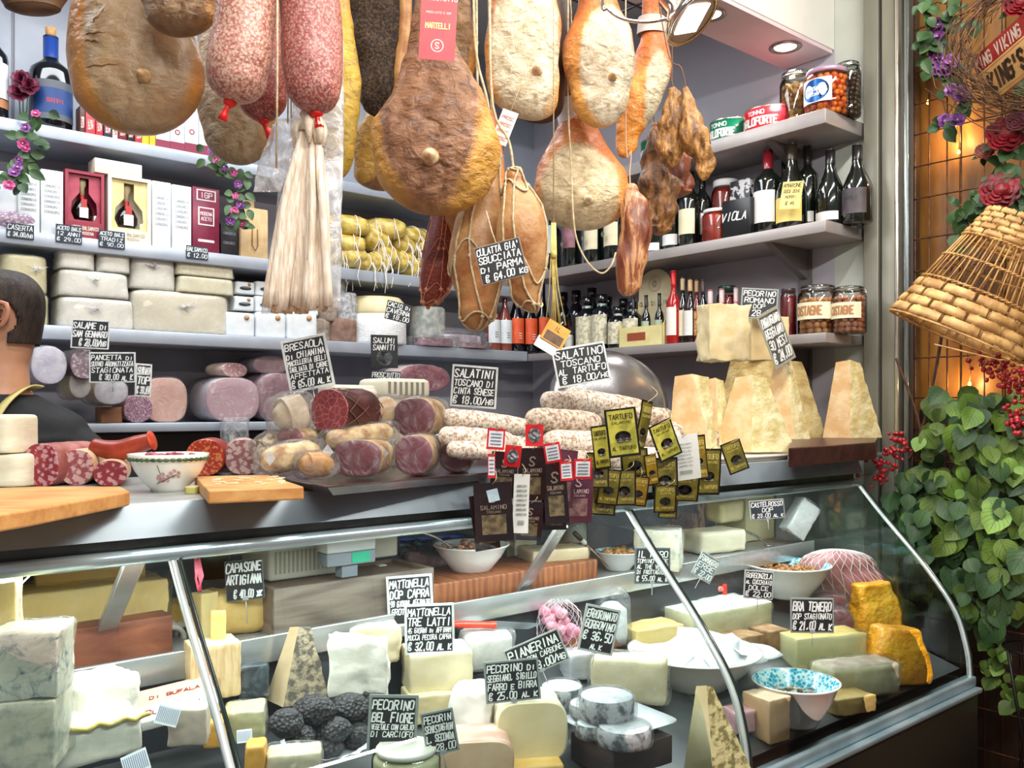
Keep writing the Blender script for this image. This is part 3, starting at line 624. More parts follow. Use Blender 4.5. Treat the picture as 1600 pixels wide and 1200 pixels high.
# ---- netted culatello pair
t=NT('cured_rump'); co=t.coord('Object'); f=t.noise(co,9,5,.6,.5); f2=t.noise(co,70,4); t.bump(t.math('ADD',f2,f),.5,.004)
CUL=t.fin(t.ramp(t.math('ADD',t.math('MULTIPLY',f,.8),t.math('MULTIPLY',f2,.2)),[(.33,'8a4a22'),(.45,'a87444'),(.58,'bc9160'),(.7,'a85a28')]),.42,coat=.05)
def net(t_,rg,nl=6,rows_=(.12,.3,.5,.7,.88),r=.0026,mat=None,name='string_net',tw=0,off=.003):
 b=B()
 for i in range(nl):
  ps=[]
  for j in range(21):
   s=j/20; ps.append(surf(rg,.01+.98*s,2*PI*(i+.5)/nl+tw*s+.30*math.sin(s*PI*3+i*PI),off))
  b.tube(ps,r,6)
 for q,s in enumerate(rows_):
  ps=[surf(rg,s+.035*math.sin(a*nl/2+q),a,off)for a in[2*PI*w/36 for w in range(36)]]
  b.tube(ps,r*.9,6,closed=True)
  for i in range(nl):
   p=surf(rg,s,2*PI*(i+.5)/nl+tw*s+.30*math.sin(s*PI*3+i*PI),off); b.lathe([(0,-.006),(.0055,0),(0,.006)],8,mat=Matrix.Translation(p))
 return b.obj(name,mat or STR,t_)
NETG='string-netted cured rumps'
t_,rg=hung('netted_cured_rump','long string-netted cured rump piece, left of the chalk sign on the netted pair','cured meat',2.02,[(470,716,780),(420,702,788),(370,706,788),(320,722,784),(270,740,780),(240,752,782)],CUL,.8,bot=516,bx=745,top=222,group=NETG,amp=.006,seed=50)
net(t_,rg,6,(.22,.42,.62,.82)); cord(t_,[(767,228),(762,160),(745,90),(740,0)],.003)
t_,rg=hung('netted_cured_rump','smaller rounded string-netted cured rump tucked under the big central ham','cured meat',2.1,[(370,700,740),(345,694,752),(320,696,760),(290,706,765)],CUL,.8,bot=388,bx=722,top=260,group=NETG,amp=.005,seed=51)
net(t_,rg,5,(.3,.6)); cord(t_,[(740,270),(750,200),(745,90)],.003)
t_,rg=hung('netted_cured_rump','plump string-netted cured rump partly behind the chalk sign, nearest the straw tassel','cured meat',1.95,[(450,795,846),(400,780,855),(350,776,853),(310,782,838),(285,790,820)],CUL,.8,bot=487,bx=835,top=262,group=NETG,amp=.006,seed=52)
net(t_,rg,6,(.2,.4,.62,.84)); cord(t_,[(803,270),(795,220),(770,165),(765,0)],.003)
t_,rg=hung('netted_cured_rump','orange wrinkled cured rump seen edge on behind the big central ham','cured meat',2.16,[(300,745,785),(260,752,788),(225,758,785),(190,760,778)],M('b8602c','d08a4c',14,rough=.4,bump=.9,bs=26,st=(1,1,2.2)),.8,bot=340,bx=762,top=170,group=NETG,amp=.004,seed=53)
cord(t_,[(768,178),(766,90),(764,0)],.003)
t_,rg=hung('netted_salami','dark red salami in a fine net, slanting left of the netted rumps','salami',2.12,[(452,657,702),(430,656,712),(400,662,720),(370,668,722),(345,674,722),(325,680,720),(300,688,716)],salami('7e3026','6a2820','a86450',150,.25,.4),.95,bot=478,bx=668,top=285,amp=.003,seed=54,body='casing')
net(t_,rg,8,(.15,.3,.45,.6,.75),.0009,M('c8866a',rough=.6)); b=B(); b.lathe([(0,0),(.004,.002),(.007,.012),(.0,.016)],10,mat=Matrix.Translation(loc_of(t_,669,484))); b.obj('tail',M('a8623c',rough=.5),t_)
cord(t_,[(701,292),(704,240),(706,100)],.002)
# ---- tag with straw tassel
t_=thing('straw_tassel','thin tassel of pale straw strands hanging left of the dark oil bottles','straw',pt(865,348,Y=2.0)); k=2.0/FP
b=B(); rnd=random.Random(9)
for i in range(9):
 x=(i-4)*.0022; sp=rnd.uniform(-1,1)
 b.tube([(x*.5,0,0),(x*.7,0,-50*k),(x+sp*.006,rnd.uniform(-.004,.004),-100*k),(x*1.8+sp*.014+.008*(i>5),0,-150*k-rnd.uniform(0,14)*k)],.0014,5)
b.lathe([(.006,-.008),(.008,0),(.006,.008)],10,mat=Matrix.Translation((0,0,-50*k))); b.obj('strands',RAF,t_)
b=B(); b.tube([(0,0,0),(0,0,RACKZ-t_.location.z)],.0015,5); b.obj('string',STR,t_)
t_=thing('paper_tag','orange and dark printed paper tag with white underside at the end of the straw tassel','tag',pt(868,522,Y=1.98),rot=(R(-10),R(30),R(10)))
b=B(); b.box(-.028,.028,-.001,.001,-.025,.025); b.box(-.032,.02,.002,.004,-.047,-.02,1); b.box(-.022,.022,-.0016,-.001,-.022,.0,2); text(b,'IL',0,.012,.010,y=-.0018,mi=2,jit=0); b.tube([(0,0,.024),(.002,0,.034)],.001,5,1); b.obj('card',[M('d8902c','e0a23c',30,rough=.5),M('e8ecf2',rough=.5),M('4a2f20','6a4a30',50,rough=.5)],t_)
# white cardboard tag next to the ham
t_=thing('paper_tag','small white printed tag on a string, above the netted rumps right of the big ham','tag',pt(788,200,Y=1.98),rot=(0,R(22),R(-8)))
b=B(); k=1.98/FP; b.box(-13*k,13*k,-.0006,.0006,-26*k,28*k)
for q in range(4):text(b,'PROSC',0,(16-q*11)*k,5*k,w=20*k,y=-.001,mi=1,jit=0,seed=q)
b.tube([(0,0,27*k),(-.004,.01,60*k),(-.01,.02,RACKZ-t_.location.z)],.0012,5,2); b.obj('card',[M('f0ece4',rough=.6),M('b04a3a',rough=.6),STR],t_)
# ---- chrome spotlight and its hook arm
t_=thing('chrome_spotlight','round chrome spotlight with bright square lens at the top, on a curved arm','lamp',pt(1082,30,Y=2.05),rot=(R(-35),R(-20),R(35)))
CHR=M('d8d4d2',rough=.12,metal=1)
b=B(); b.lathe([(.0,.09),(.03,.088),(.034,.05),(.066,.018),(.074,0),(.070,-.004),(.062,.0)],30,cap=False); b.obj('reflector_housing',CHR,t_)
b=B(); b.box(-.037,.037,-.037,.037,-.0015,.0015,0,.004); b.obj('lens',emit('fff6ee',14),t_)
b=B(); b.lathe([(.038,.002),(.064,0)],30,cap=False); b.obj('inner_ring',M('8c7c72',rough=.3,metal=.6),t_)
inv=t_.matrix_basis.inverted(); b=B()
ps=[pt(1050,28,Y=2.05),pt(1010,34,Y=2.03),pt(975,30,Y=2.02),pt(950,14,Y=2.02),pt(940,-10,Y=2.02),pt(940,-120,Y=2.02)]; ps[-1].z=RACKZ+.02; mm_=Matrix.Translation(t_.location)@t_.rotation_euler.to_matrix().to_4x4(); inv=mm_.inverted()
b.tube(cat_rom([tuple(inv@p)for p in ps],6),.0042,8); b.obj('arm',CHR,t_)
d=bpy.data.lights.new('spot_bulb','SPOT'); d.energy=30; d.spot_size=R(120); d.spot_blend=.8; d.color=(1,.93,.85); d.shadow_soft_size=.04
o=bpy.data.objects.new('spot_bulb',d); C.objects.link(o); o.parent=t_; o.location=(0,0,-.01)
b=B(); b.tube([tuple(pt(737,150,Y=2.3)),tuple(pt(734,75,Y=2.3)),tuple(pt(740,62,Y=2.3)),tuple(pt(748,66,Y=2.3)),tuple(pt(746,72,Y=2.3)),tuple(pt(740,66,Y=2.31)),(pt(738,0,Y=2.3).x,2.3,RACKZ)],.0025,6)
tag(b.obj('meat_hook',M('8a8480',rough=.3,metal=.8)),'thin metal hook with a curl hanging between the central ham and the pale ham','hook')
b=B(); b.tube([(pt(432,262,Y=1.60).x,1.60,pt(432,262,Y=1.60).z),(pt(433,120,Y=1.60).x,1.601,pt(433,120,Y=1.60).z),(pt(434,0,Y=1.60).x,1.60,RACKZ)],.0022,6); tag(b.obj('hanging_string',STR),'straight beige string hanging between the two pale front salami','string')
# ================================================================ builders for shelf goods
def loc_side(side,px0,px1,pytop,z,off=0.0,u=None,v=None):
 """front-bottom centre, turn, width, height of a thing on a left ('L') or right ('R') shelf"""
 if side=='L':
  v=SV+off if v is None else v; a,c=uof(px0,v),uof(px1,v); loc=uv((a+c)/2,v,z); w=c-a; rz=40; h=pt((px0+px1)/2,pytop,v=v).z-z
 else:
  u=SU+off if u is None else u; a,c=vof(px0,u),vof(px1,u); loc=uv(u,(a+c)/2,z); w=a-c; rz=-50; h=pt((px0+px1)/2,pytop,u=u).z-z
 return loc,rz,w,h
def shelf_box(name,label,cat,side,px0,px1,pytop,z,d,mat,off=.02,group=None,bev=.002,deco=None,turn=0):
 loc,rz,w,h=loc_side(side,px0,px1,pytop,z,off)
 t_=thing(name,label,cat,loc,rz+turn,group); b=B(); b.box(-w/2,w/2,0,d,0,h,0,bev); b.obj('carton',mat,t_)
 if deco:deco(t_,w,d,h)
 return t_
WG=M('0b120d',rough=.06,spec=.8,coat=.5); WB=M('0a0d14',rough=.07,spec=.8,coat=.5)
BOTP={'bordeaux':[(0,0),(.9,0),(1,.02),(1,.60),(.93,.655),(.62,.71),(.38,.75),(.33,.80),(.32,.985),(.36,.985),(.36,1),(0,1)],'burgundy':[(0,0),(.92,0),(1,.02),(1,.40),(.95,.47),(.75,.57),(.5,.67),(.36,.76),(.32,.84),(.31,.985),(.35,.985),(.35,1),(0,1)],'oil':[(0,0),(.92,0),(1,.03),(1,.60),(.9,.68),(.55,.75),(.42,.79),(.42,.83),(.52,.84),(.52,.99),(0,1)],'small':[(0,0),(.92,0),(1,.02),(1,.52),(.85,.60),(.45,.68),(.36,.74),(.34,.98),(.42,.98),(.42,1),(0,1)],'champ':[(0,0),(.93,0),(1,.02),(1,.42),(.93,.5),(.7,.6),(.45,.70),(.37,.78),(.36,.95),(.40,.96),(.40,1),(0,1)]}
def bottle(label,side,px0,px1,pytop,z,off=.05,shape='bordeaux',glass=None,cap=None,capz=.80,lab=None,group=None,cat='bottle',cork=False,txt=None,name='wine_bottle',ring=None,at=None,lab2=None,rmax=.1):
 if at:loc,rz,w,h=at
 else:loc,rz,w,h=loc_side(side,px0,px1,pytop,z,off)
 r=min(w/2,rmax); h=min(h,.345 if side=='R' else .5); loc=loc+Matrix.Rotation(R(rz),3,'Z')@Vector((0,r,0)); t_=thing(name,label,cat,loc,rz,group)
 P=BOTP[shape]; b=B(); b.lathe([(a*r,q*h)for a,q in P],24); b.obj('glass_body',glass or WG,t_)
 if cap:
  nr=[a for a,q in P if q>=.8][0]; b=B(); b.lathe([(nr*r*1.12,capz*h),(nr*r*1.08,capz*h+.004),(nr*r*1.08,h*.99),(0,h*1.003)],20); b.obj('capsule',cap,t_)
 if cork:b=B(); b.lathe([(r*.22,h*.98),(r*.27,h*1.09),(0,h*1.095)],14); b.obj('cork',M('b0814f','c89c6a',90,rough=.8),t_)
 if lab:
  z0,z1,m_=lab[:3]; a=lab[3]if len(lab)>3 else 62; b=B(); b.lathe([(r*1.012,z0*h),(r*1.012,z1*h)],16,a0=R(-90-a),a1=R(-90+a),cap=False)
  if txt:
   for s,cz,hh,mi in txt:
    n0=len(b.v); text(b,s,0,cz*h,hh*h,y=0,mi=mi,jit=0,slant=0,th=.2)
    for i in range(n0,len(b.v)):x,y,zz=b.v[i]; b.v[i]=(r*1.02*math.sin(x/r),-r*1.02*math.cos(x/r),zz)
  b.obj('paper_label',[m_,M('2b2b30',rough=.6),M('c03a30',rough=.6)],t_)
 if lab2:
  z0,z1,m_=lab2; b=B(); b.lathe([(r*1.012,z0*h),(r*1.012,z1*h)],16,a0=R(-150),a1=R(-30),cap=False); b.obj('strip_label',m_,t_)
 if ring:b=B(); b.lathe([(r*.46,ring*h-.006),(r*.46,ring*h+.006)],16,cap=False); b.obj('neck_band',M('d9d9d4','2f6a5c',60,rough=.5),t_)
 return t_
def jar(label,side,px0,px1,pytop,z,off,fill,lid,fillz=.86,lump=None,lab=None,group=None,at=None,bail=False,cat='jar',tint='f2f6f2'):
 loc,rz,w,h=at or loc_side(side,px0,px1,pytop,z,off); r=w/2; loc=loc+Matrix.Rotation(R(rz),3,'Z')@Vector((0,r,0)); t_=thing('glass_jar',label,cat,loc,rz,group)
 b=B()
 if lump:
  rnd=random.Random(int(px0)); q=lump*r
  zz=q*.9
  while zz<h*fillz-q*.3:
   n=max(5,int(2*PI*(r*.9-q)/(q*1.75))); ph=rnd.random()*6
   for i in range(n):
    a=ph+2*PI*i/n+rnd.uniform(-.1,.1); rr=r*.93-q; s=q*rnd.uniform(.85,1.1)
    b.lathe([(0,-s),(s*.7,-s*.7),(s,0),(s*.7,s*.7),(0,s)],8,mat=Matrix.Translation((rr*math.cos(a),rr*math.sin(a),zz))@Euler((rnd.random()*3,rnd.random()*3,0)).to_matrix().to_4x4())
   zz+=q*1.55
  b.lathe([(0,.004),(r*.6,.004),(r*.6,h*fillz*.9),(0,h*fillz*.9)],12)
  b.obj('contents',fill,t_); o=t_.children[-1]if t_.children else None
 else:
  b.lathe([(0,.004),(r*.93,.004),(r*.95,.01),(r*.95,h*fillz*.9),(r*.8,h*fillz),(0,h*fillz)],24); b.obj('contents',fill,t_)
 b=B(); b.lathe([(0,.0),(r*.95,0),(r,.008),(r,h*.78),(r*.95,h*.84),(r*.8,h*.89),(r*.8,h*.93)],28,cap=False); b.obj('glass_body',glassm(tint,.04,.03),t_)
 b=B()
 if bail:
  b.lathe([(r*.82,h*.93),(r*.86,h*.935),(r*.86,h*.98),(r*.7,h),(0,h)],24); b.obj('lid',glassm('e6ece8',.12,.05),t_)
  b=B(); b.lathe([(r*.9,h*.915),(r*.9,h*.935)],24,cap=False); b.tube([(r*.9,0,h*.93),(r*1.05,0,h*.9),(r*1.08,0,h*.8),(r*1.0,0,h*.76)],.0016,5); b.tube([(-r*.9,0,h*.93),(-r*.4,-r*.75,h*.9),(r*.4,-r*.75,h*.9),(r*.9,0,h*.93)],.0014,5); b.obj('wire_clasp',M('b9b7b0',rough=.25,metal=.9),t_)
 else:b.lathe([(r*.84,h*.9),(r*.88,h*.905),(r*.88,h*.985),(r*.84,h),(0,h)],24); b.obj('lid',lid,t_)
 if lab:
  z0,z1,m_,a=lab[:4]; b=B(); b.lathe([(r*1.015,z0*h),(r*1.015,z1*h)],16,a0=R(-90-a),a1=R(-90+a),cap=False)
  for q in range(len(lab[4])if len(lab)>4 else 0):
   n0=len(b.v); text(b,lab[4][q],0,(z1-(z1-z0)*(q+.7)/(len(lab[4])+.4))*h,(z1-z0)*h*.5/len(lab[4]),w=r*1.5,y=0,mi=1,jit=0,slant=0,th=.2)
   for i in range(n0,len(b.v)):x,y,zz=b.v[i]; b.v[i]=(r*1.025*math.sin(x/r),-r*1.025*math.cos(x/r),zz)
  b.obj('paper_label',[m_,lab[5]if len(lab)>5 else M('4a4038',rough=.6)],t_)
 return t_
GRF=M('c9ccca','dfe2e0',30,rough=.5)
def sign(label,cx,cy,w,h,Y,lines,roll=0,yaw=0,lean=-8,frame=None,pin=.05,group='chalkboard price signs',fw=.05,seed=0,prong=None,board=None):
 a=(cx-800)/FP; k=Y/FP; W=w*k/max(.15,math.cos(R(yaw))-a*math.sin(R(yaw))); Hh=h*k
 t_=thing('chalkboard_sign',label,'sign',pt(cx,cy+h/2,Y=Y),rot=(R(lean),R(roll),R(yaw)),group=group)
 b=B(); b.box(-W/2,W/2,-.0012,.0012,0,Hh,0,.0006,seg=1); b.obj('frame',frame or GRF,t_)
 f=fw*Hh; b=B(); b.box(-W/2+f,W/2-f,-.0018,.0010,f,Hh-f,0); bo=b.obj('board',board or BLACKB,t_)
 b=B(); n=sum(l[1]for l in lines); zt=Hh-f*1.3; rowh=(Hh-f*2.4)/n
 for i,l in enumerate(lines):
  s,q=l[0],l[1]; hh=rowh*q; cxx=(l[2]if len(l)>2 else 0)*W
  text(b,s,cxx,zt-hh*.52,hh*.72,w=(W-2*f)*.97*(l[3]if len(l)>3 else 1),y=-.0024,th=.17,seed=seed+i); zt-=hh
 b.obj('chalk_lettering',CHALK,bo)
 if pin:
  b=B(); b.tube([(0,0,.006),(0,.001,-pin)],.0012,5); b.box(-.006,.006,-.003,.003,-.001,.006); b.obj('prong',M('c8ccd0',rough=.3,metal=.6),t_)
 return t_
def rblk(name,mat,parent,w,d,h,amp=.002,sq=.35,ns=12,seed=0,z0=0,y0=0,top=.86,n=40,x0=0,loc=None,taper=1.0):
 secs=[(z0,w*.40,d*.40),(z0+h*.015,w*.47,d*.47),(z0+h*.08,w*.5,d*.5),(z0+h*.5,w*.5*(1+taper)/2,d*.5*(1+taper)/2),(z0+h*.88,w*.5*taper,d*.5*taper),(z0+h*.97,w*.46*taper,d*.46*taper),(z0+h,w*.38*taper,d*.38*taper),(z0+h,w*.15*taper,d*.15*taper)]
 rg=blob_rings([(a,b_,c,x0,y0+d/2)for a,b_,c in secs],n,3,amp,ns,seed,sq)
 b=B(); b.rows(rg); o=b.obj(name,mat,parent,loc); return o
WHITECH=M('e8e5d8','f8f6ec',8,rough=.42,bump=.3,bs=26,coat=.15); YELCH=M('ddd3a4','ece4bf',7,rough=.4,bump=.3,bs=20,coat=.2)
BOXW=M('e4eaee','eef3f6',10,rough=.45); BOXMAR=M('7a1f3c','8a2846',14,rough=.4); BOXCRM=M('e6dec6','f2ebd8',10,rough=.5)
FILM=filmm('f2f4f6',.12,1.0,34); FILM2=filmm('eef2f6',.22,1.0,22)
def wrap(parent,secs,amp=.004,seed=0,n=32,m=None,sq=.5,ns=26,name='film'):
 b=B(); b.rows(blob_rings(secs,n,4,amp,ns,seed,sq)); return b.obj(name,m or FILM,parent)
# ================================================================ left wall shelves
L1,L2,L3,L4=SZ_L
KRT=M('caa878','d8ba8c',20,rough=.7)
bottle('dark wine bottle with a white label, cut by the left edge of the top shelf','L',-32,18,22,L1,.05,cap=M('22406e',rough=.4),lab=(.22,.56,M('e9e9ea',rough=.5)),lab2=(.13,.21,M('b0744a',rough=.4)),cork=True,glass=WB)
bottle('big dark wine bottle with blue and grey label, cork and blue wax neck','L',52,121,48,L1,.03,cap=M('1f3f8c',rough=.3,coat=.3),capz=.70,lab=(.10,.50,M('5a6068',rough=.5),75),cork=True,glass=WB,txt=[('BARPI',.29,.040,2),('2015',.14,.02,1)],lab2=(.165,.42,M('20407c','2a4c88',10,rough=.5)))
for o in[o for o in bpy.data.objects if o.name.startswith('strip_label')][-1:]:
 o.data.transform(Matrix.Diagonal((1.008,1.008,1,1)))
t_=[o for o in bpy.data.objects if o.name.startswith('wine_bottle')][-1]; b=B()
for s,cz,hh in(('BARPI',.105,.012),('REBULA',.085,.005)):
 n0=len(b.v); text(b,s,0,cz,hh,y=0,jit=0,slant=0,th=.22); r_=.088
 for i in range(n0,len(b.v)):x,y,zz=b.v[i]; b.v[i]=(x,y,zz)
# small boxed goods behind, at the end of the top shelf
px=125
for i,(w_,top,c,lb)in enumerate(((9,165,'5a3a30','brown'),(16,172,'c9404a','red and white'),(12,176,'c03038','red'),(14,178,'2a2c3c','dark blue'),(9,180,'d8d4cc','white'),(14,182,'7a1f30','dark red'),(12,184,'23201f','black'),(13,186,'b83a40','bright red'))):
 def deco(t_,w,d,h,c=c):
  b=B(); b.box(-w*.3,w*.3,-.001,.0,h*.2,h*.6); b.obj('label_panel',M('dcd6cc','a8453c',120,rough=.5),t_)
 shelf_box('small_carton','small %s carton on the top left shelf under the big left ham'%lb,'box','L',px,px+w_-1,top,L1,.06,M(c,rough=.45),.02,'small cartons under the left ham',deco=deco); px+=w_
for i in range(2):
 shelf_box('small_carton',('taller','shorter')[i]+' bright yellow carton on the top left shelf beside the white boxes','box','L',(221,234)[i],(233,243)[i],(185,190)[i],L1,.06,M('e0c83a','d8b830',20,rough=.5),.02,'yellow cartons on the top shelf')
for i in range(4):
 def deco(t_,w,d,h):
  b=B(); b.box(-w/2-.0006,w/2+.0006,-.0008,.001,0,h*.16); b.obj('maroon_band',M('8c2c48',rough=.5),t_)
  b=B(); b.lathe([(w*.12,0),(w*.2,0)],16,mat=Matrix.Translation((0,-.001,h*.34))@Matrix.Rotation(R(90),4,'X'),cap=False)
  b.obj('round_emblem',M('a03a50',rough=.5),t_)
  b=B()
  for q in range(3):text(b,'ACETO',0,h*(.8-q*.06),h*.03,y=-.001,jit=0,slant=0)
  b.obj('print',M('9aa0a8',rough=.5),t_)
 x0=244+i*22.5
 shelf_box('slim_white_box','slim white box with maroon foot band, %s of four on the top shelf'%('leftmost','second','third','rightmost')[i],'box','L',x0,x0+21.5,(150,150,140,140)[i],L1,.09,BOXW,.02,'slim white boxes on the top shelf',deco=deco)
def line_print(t_,w,h,rows=5,z0=.55,z1=.85,col='8a9098',y=-.001,tw=.7,s='CONSORZIO'):
 b=B()
 for q in range(rows):text(b,s[:max(3,len(s)-q%3)],0,h*(z1-(z1-z0)*q/max(1,rows-1)),h*(z1-z0)/rows*.5,w=w*tw,y=y,jit=0,slant=0,seed=q)
 return b.obj('print',M(col,rough=.5),t_)
# second shelf: tall white boxes, presentation boxes with flask bottles
for i,(x0,x1,top)in enumerate(((28,62,262),(64,99,266),(238,267,284),(269,299,290))):
 shelf_box('tall_white_box',('tall white box left of the red presentation box, outer one','tall white box touching the left side of the red presentation box','tall white box touching the right side of the cream presentation box','tall white box touching the left side of the maroon box')[i],'box','L',x0,x1,top,L2,.08,BOXW,.02,'tall white boxes on the second shelf',deco=lambda t_,w,d,h:line_print(t_,w,h,6,.35,.75))
shelf_box('tall_white_box','white box standing left behind the netted salami at the far left of second shelf','box','L',-10,27,268,L2,.08,BOXW,.03,'tall white boxes on the second shelf')
def flask_box(label,x0,x1,top,mo,mi_,foot):
 loc,rz,w,h=loc_side('L',x0,x1,top,L2,.01); t_=thing('presentation_box',label,'box',loc,rz); d=.09; e=w*.08; f=h*foot
 b=B(); b.box(-w/2,-w/2+e,0,d,0,h); b.box(w/2-e,w/2,0,d,0,h); b.box(-w/2+e,w/2-e,0,d,h-e,h); b.box(-w/2+e,w/2-e,0,d,0,f); b.box(-w/2+e,w/2-e,d*.75,d,f,h-e); b.obj('box_body',mo,t_)
 b=B(); fw=(w-2*e)/2; z0,z1=f,h-e
 hole=[(fw*.28,z1-.012),(fw*.28,z0+(z1-z0)*.62),(fw*.75,z0+(z1-z0)*.42),(fw*.8,z0+(z1-z0)*.2),(fw*.6,z0+.008)]
 L_=[(-x,z)for x,z in hole]; n=len(hole); vs=[]
 for x,z in L_:vs.append((x,.012,z))
 out=[(-fw,z)for _,z in hole];
 for x,z in out:vs.append((x,.012,z))
 for x,z in hole:vs.append((x,.012,z))
 for x,z in out:vs.append((-x,.012,z))
 fs=[[i,i+1,n+i+1,n+i]for i in range(n-1)]+[[2*n+i,3*n+i,3*n+i+1,2*n+i+1]for i in range(n-1)]
 b.add(vs,fs); b.quad((-fw,.012,z1),(fw,.012,z1),(fw,.012,z1-.012),(-fw,.012,z1-.012)); b.quad((-fw,.012,z0+.008),(fw,.012,z0+.008),(fw,.012,z0),(-fw,.012,z0))
 b.obj('cutout_tray',mi_,t_)
 b=B(); text(b,'ACETO BALSAMICO',0,f*.62,f*.22,w=w*.7,y=-.001,jit=0,slant=0); text(b,'DI MODENA',0,f*.3,f*.18,w=w*.45,y=-.001,jit=0,slant=0); b.obj('print',M('e8dccc' if foot>.2 else 'b0a890',rough=.5),t_)
 hb=(z1-z0)*.9; r=fw*.62; mat=Matrix.Rotation(R(rz),4,'Z'); lo=Vector(loc)+mat@Vector((0,.014+r*.75,z0+.0085))
 bt=thing('flask_bottle','small round dark vinegar flask inside the '+label.split(' presentation')[0]+' box','bottle',lo,rz,'vinegar flasks in presentation boxes')
 b=B(); b.lathe([(0,0),(r*.7,0),(r,hb*.12),(r*1.02,hb*.25),(r*.7,hb*.42),(r*.25,hb*.52),(r*.2,hb*.7)],22,sy=.75); b.obj('glass_body',M('140b0a',rough=.08,coat=.5),bt)
 b=B(); b.lathe([(r*.24,hb*.6),(r*.26,hb*.8),(r*.4,hb*.84),(r*.4,hb*.98),(0,hb)],16,sy=.75); b.obj('stopper',M('d8c49a',rough=.4),bt)
 b=B(); b.lathe([(r*.27,hb*.42),(r*.25,hb*.62)],16,sy=.8,cap=False); b.box(-r*.25,r*.3,-r*.72,-r*.6,hb*.3,hb*.5); b.obj('red_seal',M('b02424',rough=.4),bt)
 b=B(); b.lathe([(r*1.03,hb*.06),(r*1.04,hb*.3)],10,a0=R(-115),a1=R(-65),sy=.78,cap=False); b.obj('paper_label',M('e8e4da',rough=.5),bt)
 b=B(); b.box(w*.26,w*.36,.013,.03,z0,z0+.03); b.obj('measuring_cap',M('ddd6cc',rough=.4),t_)
flask_box('deep red presentation box with a round vinegar flask',102,163,268,M('8c1f38','9c2a44',10,rough=.4),M('b04258','8e2840',10,rough=.5),.24)
flask_box('cream presentation box with a round vinegar flask',169,236,276,BOXCRM,M('dcc886','e6d69c',10,rough=.5),.20)
t_=shelf_box('cream_carton','cream carton lying on top of the two presentation boxes','box','L',148,222,252,pt(190,276,v=SV+.01).z+.002,.09,BOXCRM,.012)
shelf_box('maroon_box','maroon box with white printed emblem, right of the tall white boxes','box','L',301,343,294,L2,.08,BOXMAR,.02,deco=lambda t_,w,d,h:(lambda b:(b.box(-w*.36,w*.36,-.001,0,h*.80,h*.97),b.box(-w*.3,w*.3,-.001,0,h*.42,h*.70),b.box(-w*.3,w*.3,-.001,0,h*.16,h*.2),b.obj('white_print',M('e4dce0',rough=.5),t_),(lambda c:(c.box(-w*.31,w*.31,-.0016,-.001,h*.82,h*.95),c.box(-w*.25,w*.25,-.0016,-.001,h*.44,h*.68),c.obj('print_field',BOXMAR,t_),(lambda e:(text(e,'IGP',0,h*.885,h*.08,y=-.002,jit=0,slant=0),text(e,'MODENA',0,h*.6,h*.05,w=w*.45,y=-.002,jit=0,slant=0),text(e,'ACETO',0,h*.52,h*.05,w=w*.4,y=-.002,jit=0,slant=0),e.obj('print',M('e4dce0',rough=.5),t_)))(B())))(B())))(B()))
shelf_box('dark_box','small black box with grey label behind the garland, right of the maroon box','box','L',345,372,350,L2,.06,M('1c1c22',rough=.4),.03,deco=lambda t_,w,d,h:line_print(t_,w,h,2,.4,.7,'9a9aa0'))
for i,(x0,x1,tp)in enumerate(((373,398,312),(376,419,325))):
 t_=shelf_box('kraft_bag',('folded kraft paper bag behind, partly hidden by the front one','kraft paper bag with string handle standing right of the purple garland')[i],'bag','L',x0,x1,tp,L2,.05,KRT,(.09,.02)[i],'kraft bags on the second shelf',bev=.004)
 if i:b=B(); b.tube([(-.01,-.002,.12),(-.012,-.006,.05),(.0,-.008,.03),(.012,-.006,.05),(.012,-.002,.12)],.002,5); b.obj('string_handle',M('7a5428',rough=.7),t_)
t_=thing('netted_parcel','small salami parcel in pale crinkled wrapping, at the far left of second shelf','salami',uv(uof(28,SV+.02),SV+.05,L2),40)
b=B(); b.rows([[Matrix.Rotation(R(90),3,'Y')@q for q in r]for r in blob_rings([(-.075,.006,.006),(-.06,.03,.03),(0,.038,.036),(.06,.028,.028),(.075,.005,.005)],24,4,.005,30,3)]); o=b.obj('wrapping',salami('b8a0b4','8a6a88','e6e2ea',90,.4,.3),t_); o.location.z=.04
t_=thing('netted_parcel','dark green and red wrapped parcel behind the crinkled parcel at the far left','salami',uv(uof(12,SV+.09),SV+.12,L2),40)
rblk('wrapping',M('3a4a34','8a2c38',30,rough=.5),t_,.09,.07,.1,.006)
# chalk tickets on the front edges of the shelves
def ticket(label,px0,px1,py0,py1,v,lines,side='L'):
 loc,rz,w,h=loc_side(side,px0,px1,py0,pt((px0+px1)/2,py1,v=v).z,0,v=v)
 t_=thing('chalk_ticket',label,'sign',loc,rz,'chalk tickets on the shelf edges')
 b=B(); b.box(-w/2,w/2,-.002,-.0005,0,h); bo=b.obj('board',M('1a2c40','24384e',20,rough=.5),t_)
 b=B(); zt=h*.96; rh=h*.92/len(lines)
 for i,s in enumerate(lines):text(b,s,0,zt-rh*.5,rh*.66,w=w*.92,y=-.0028,seed=i); zt-=rh
 b.obj('chalk_lettering',CHALK,bo)
ticket('small blue-black chalk ticket on the second shelf edge, at far left',10,53,350,373,SV-.003,['CASERTA','€ 34.00/hg'])
ticket('small chalk ticket on the shelf edge under the red presentation box',87,128,352,380,SV-.003,['ACETO BALS','12 ANNI','€ 29.00'])
ticket('small chalk ticket on the shelf edge under the cream presentation box',154,195,361,388,SV-.003,['ACETO BALS','TRADIZ','€ 90.00'])
ticket('small chalk ticket on the shelf edge under the maroon box',291,325,385,405,SV-.003,['BALSAMICO','€ 12.00'])
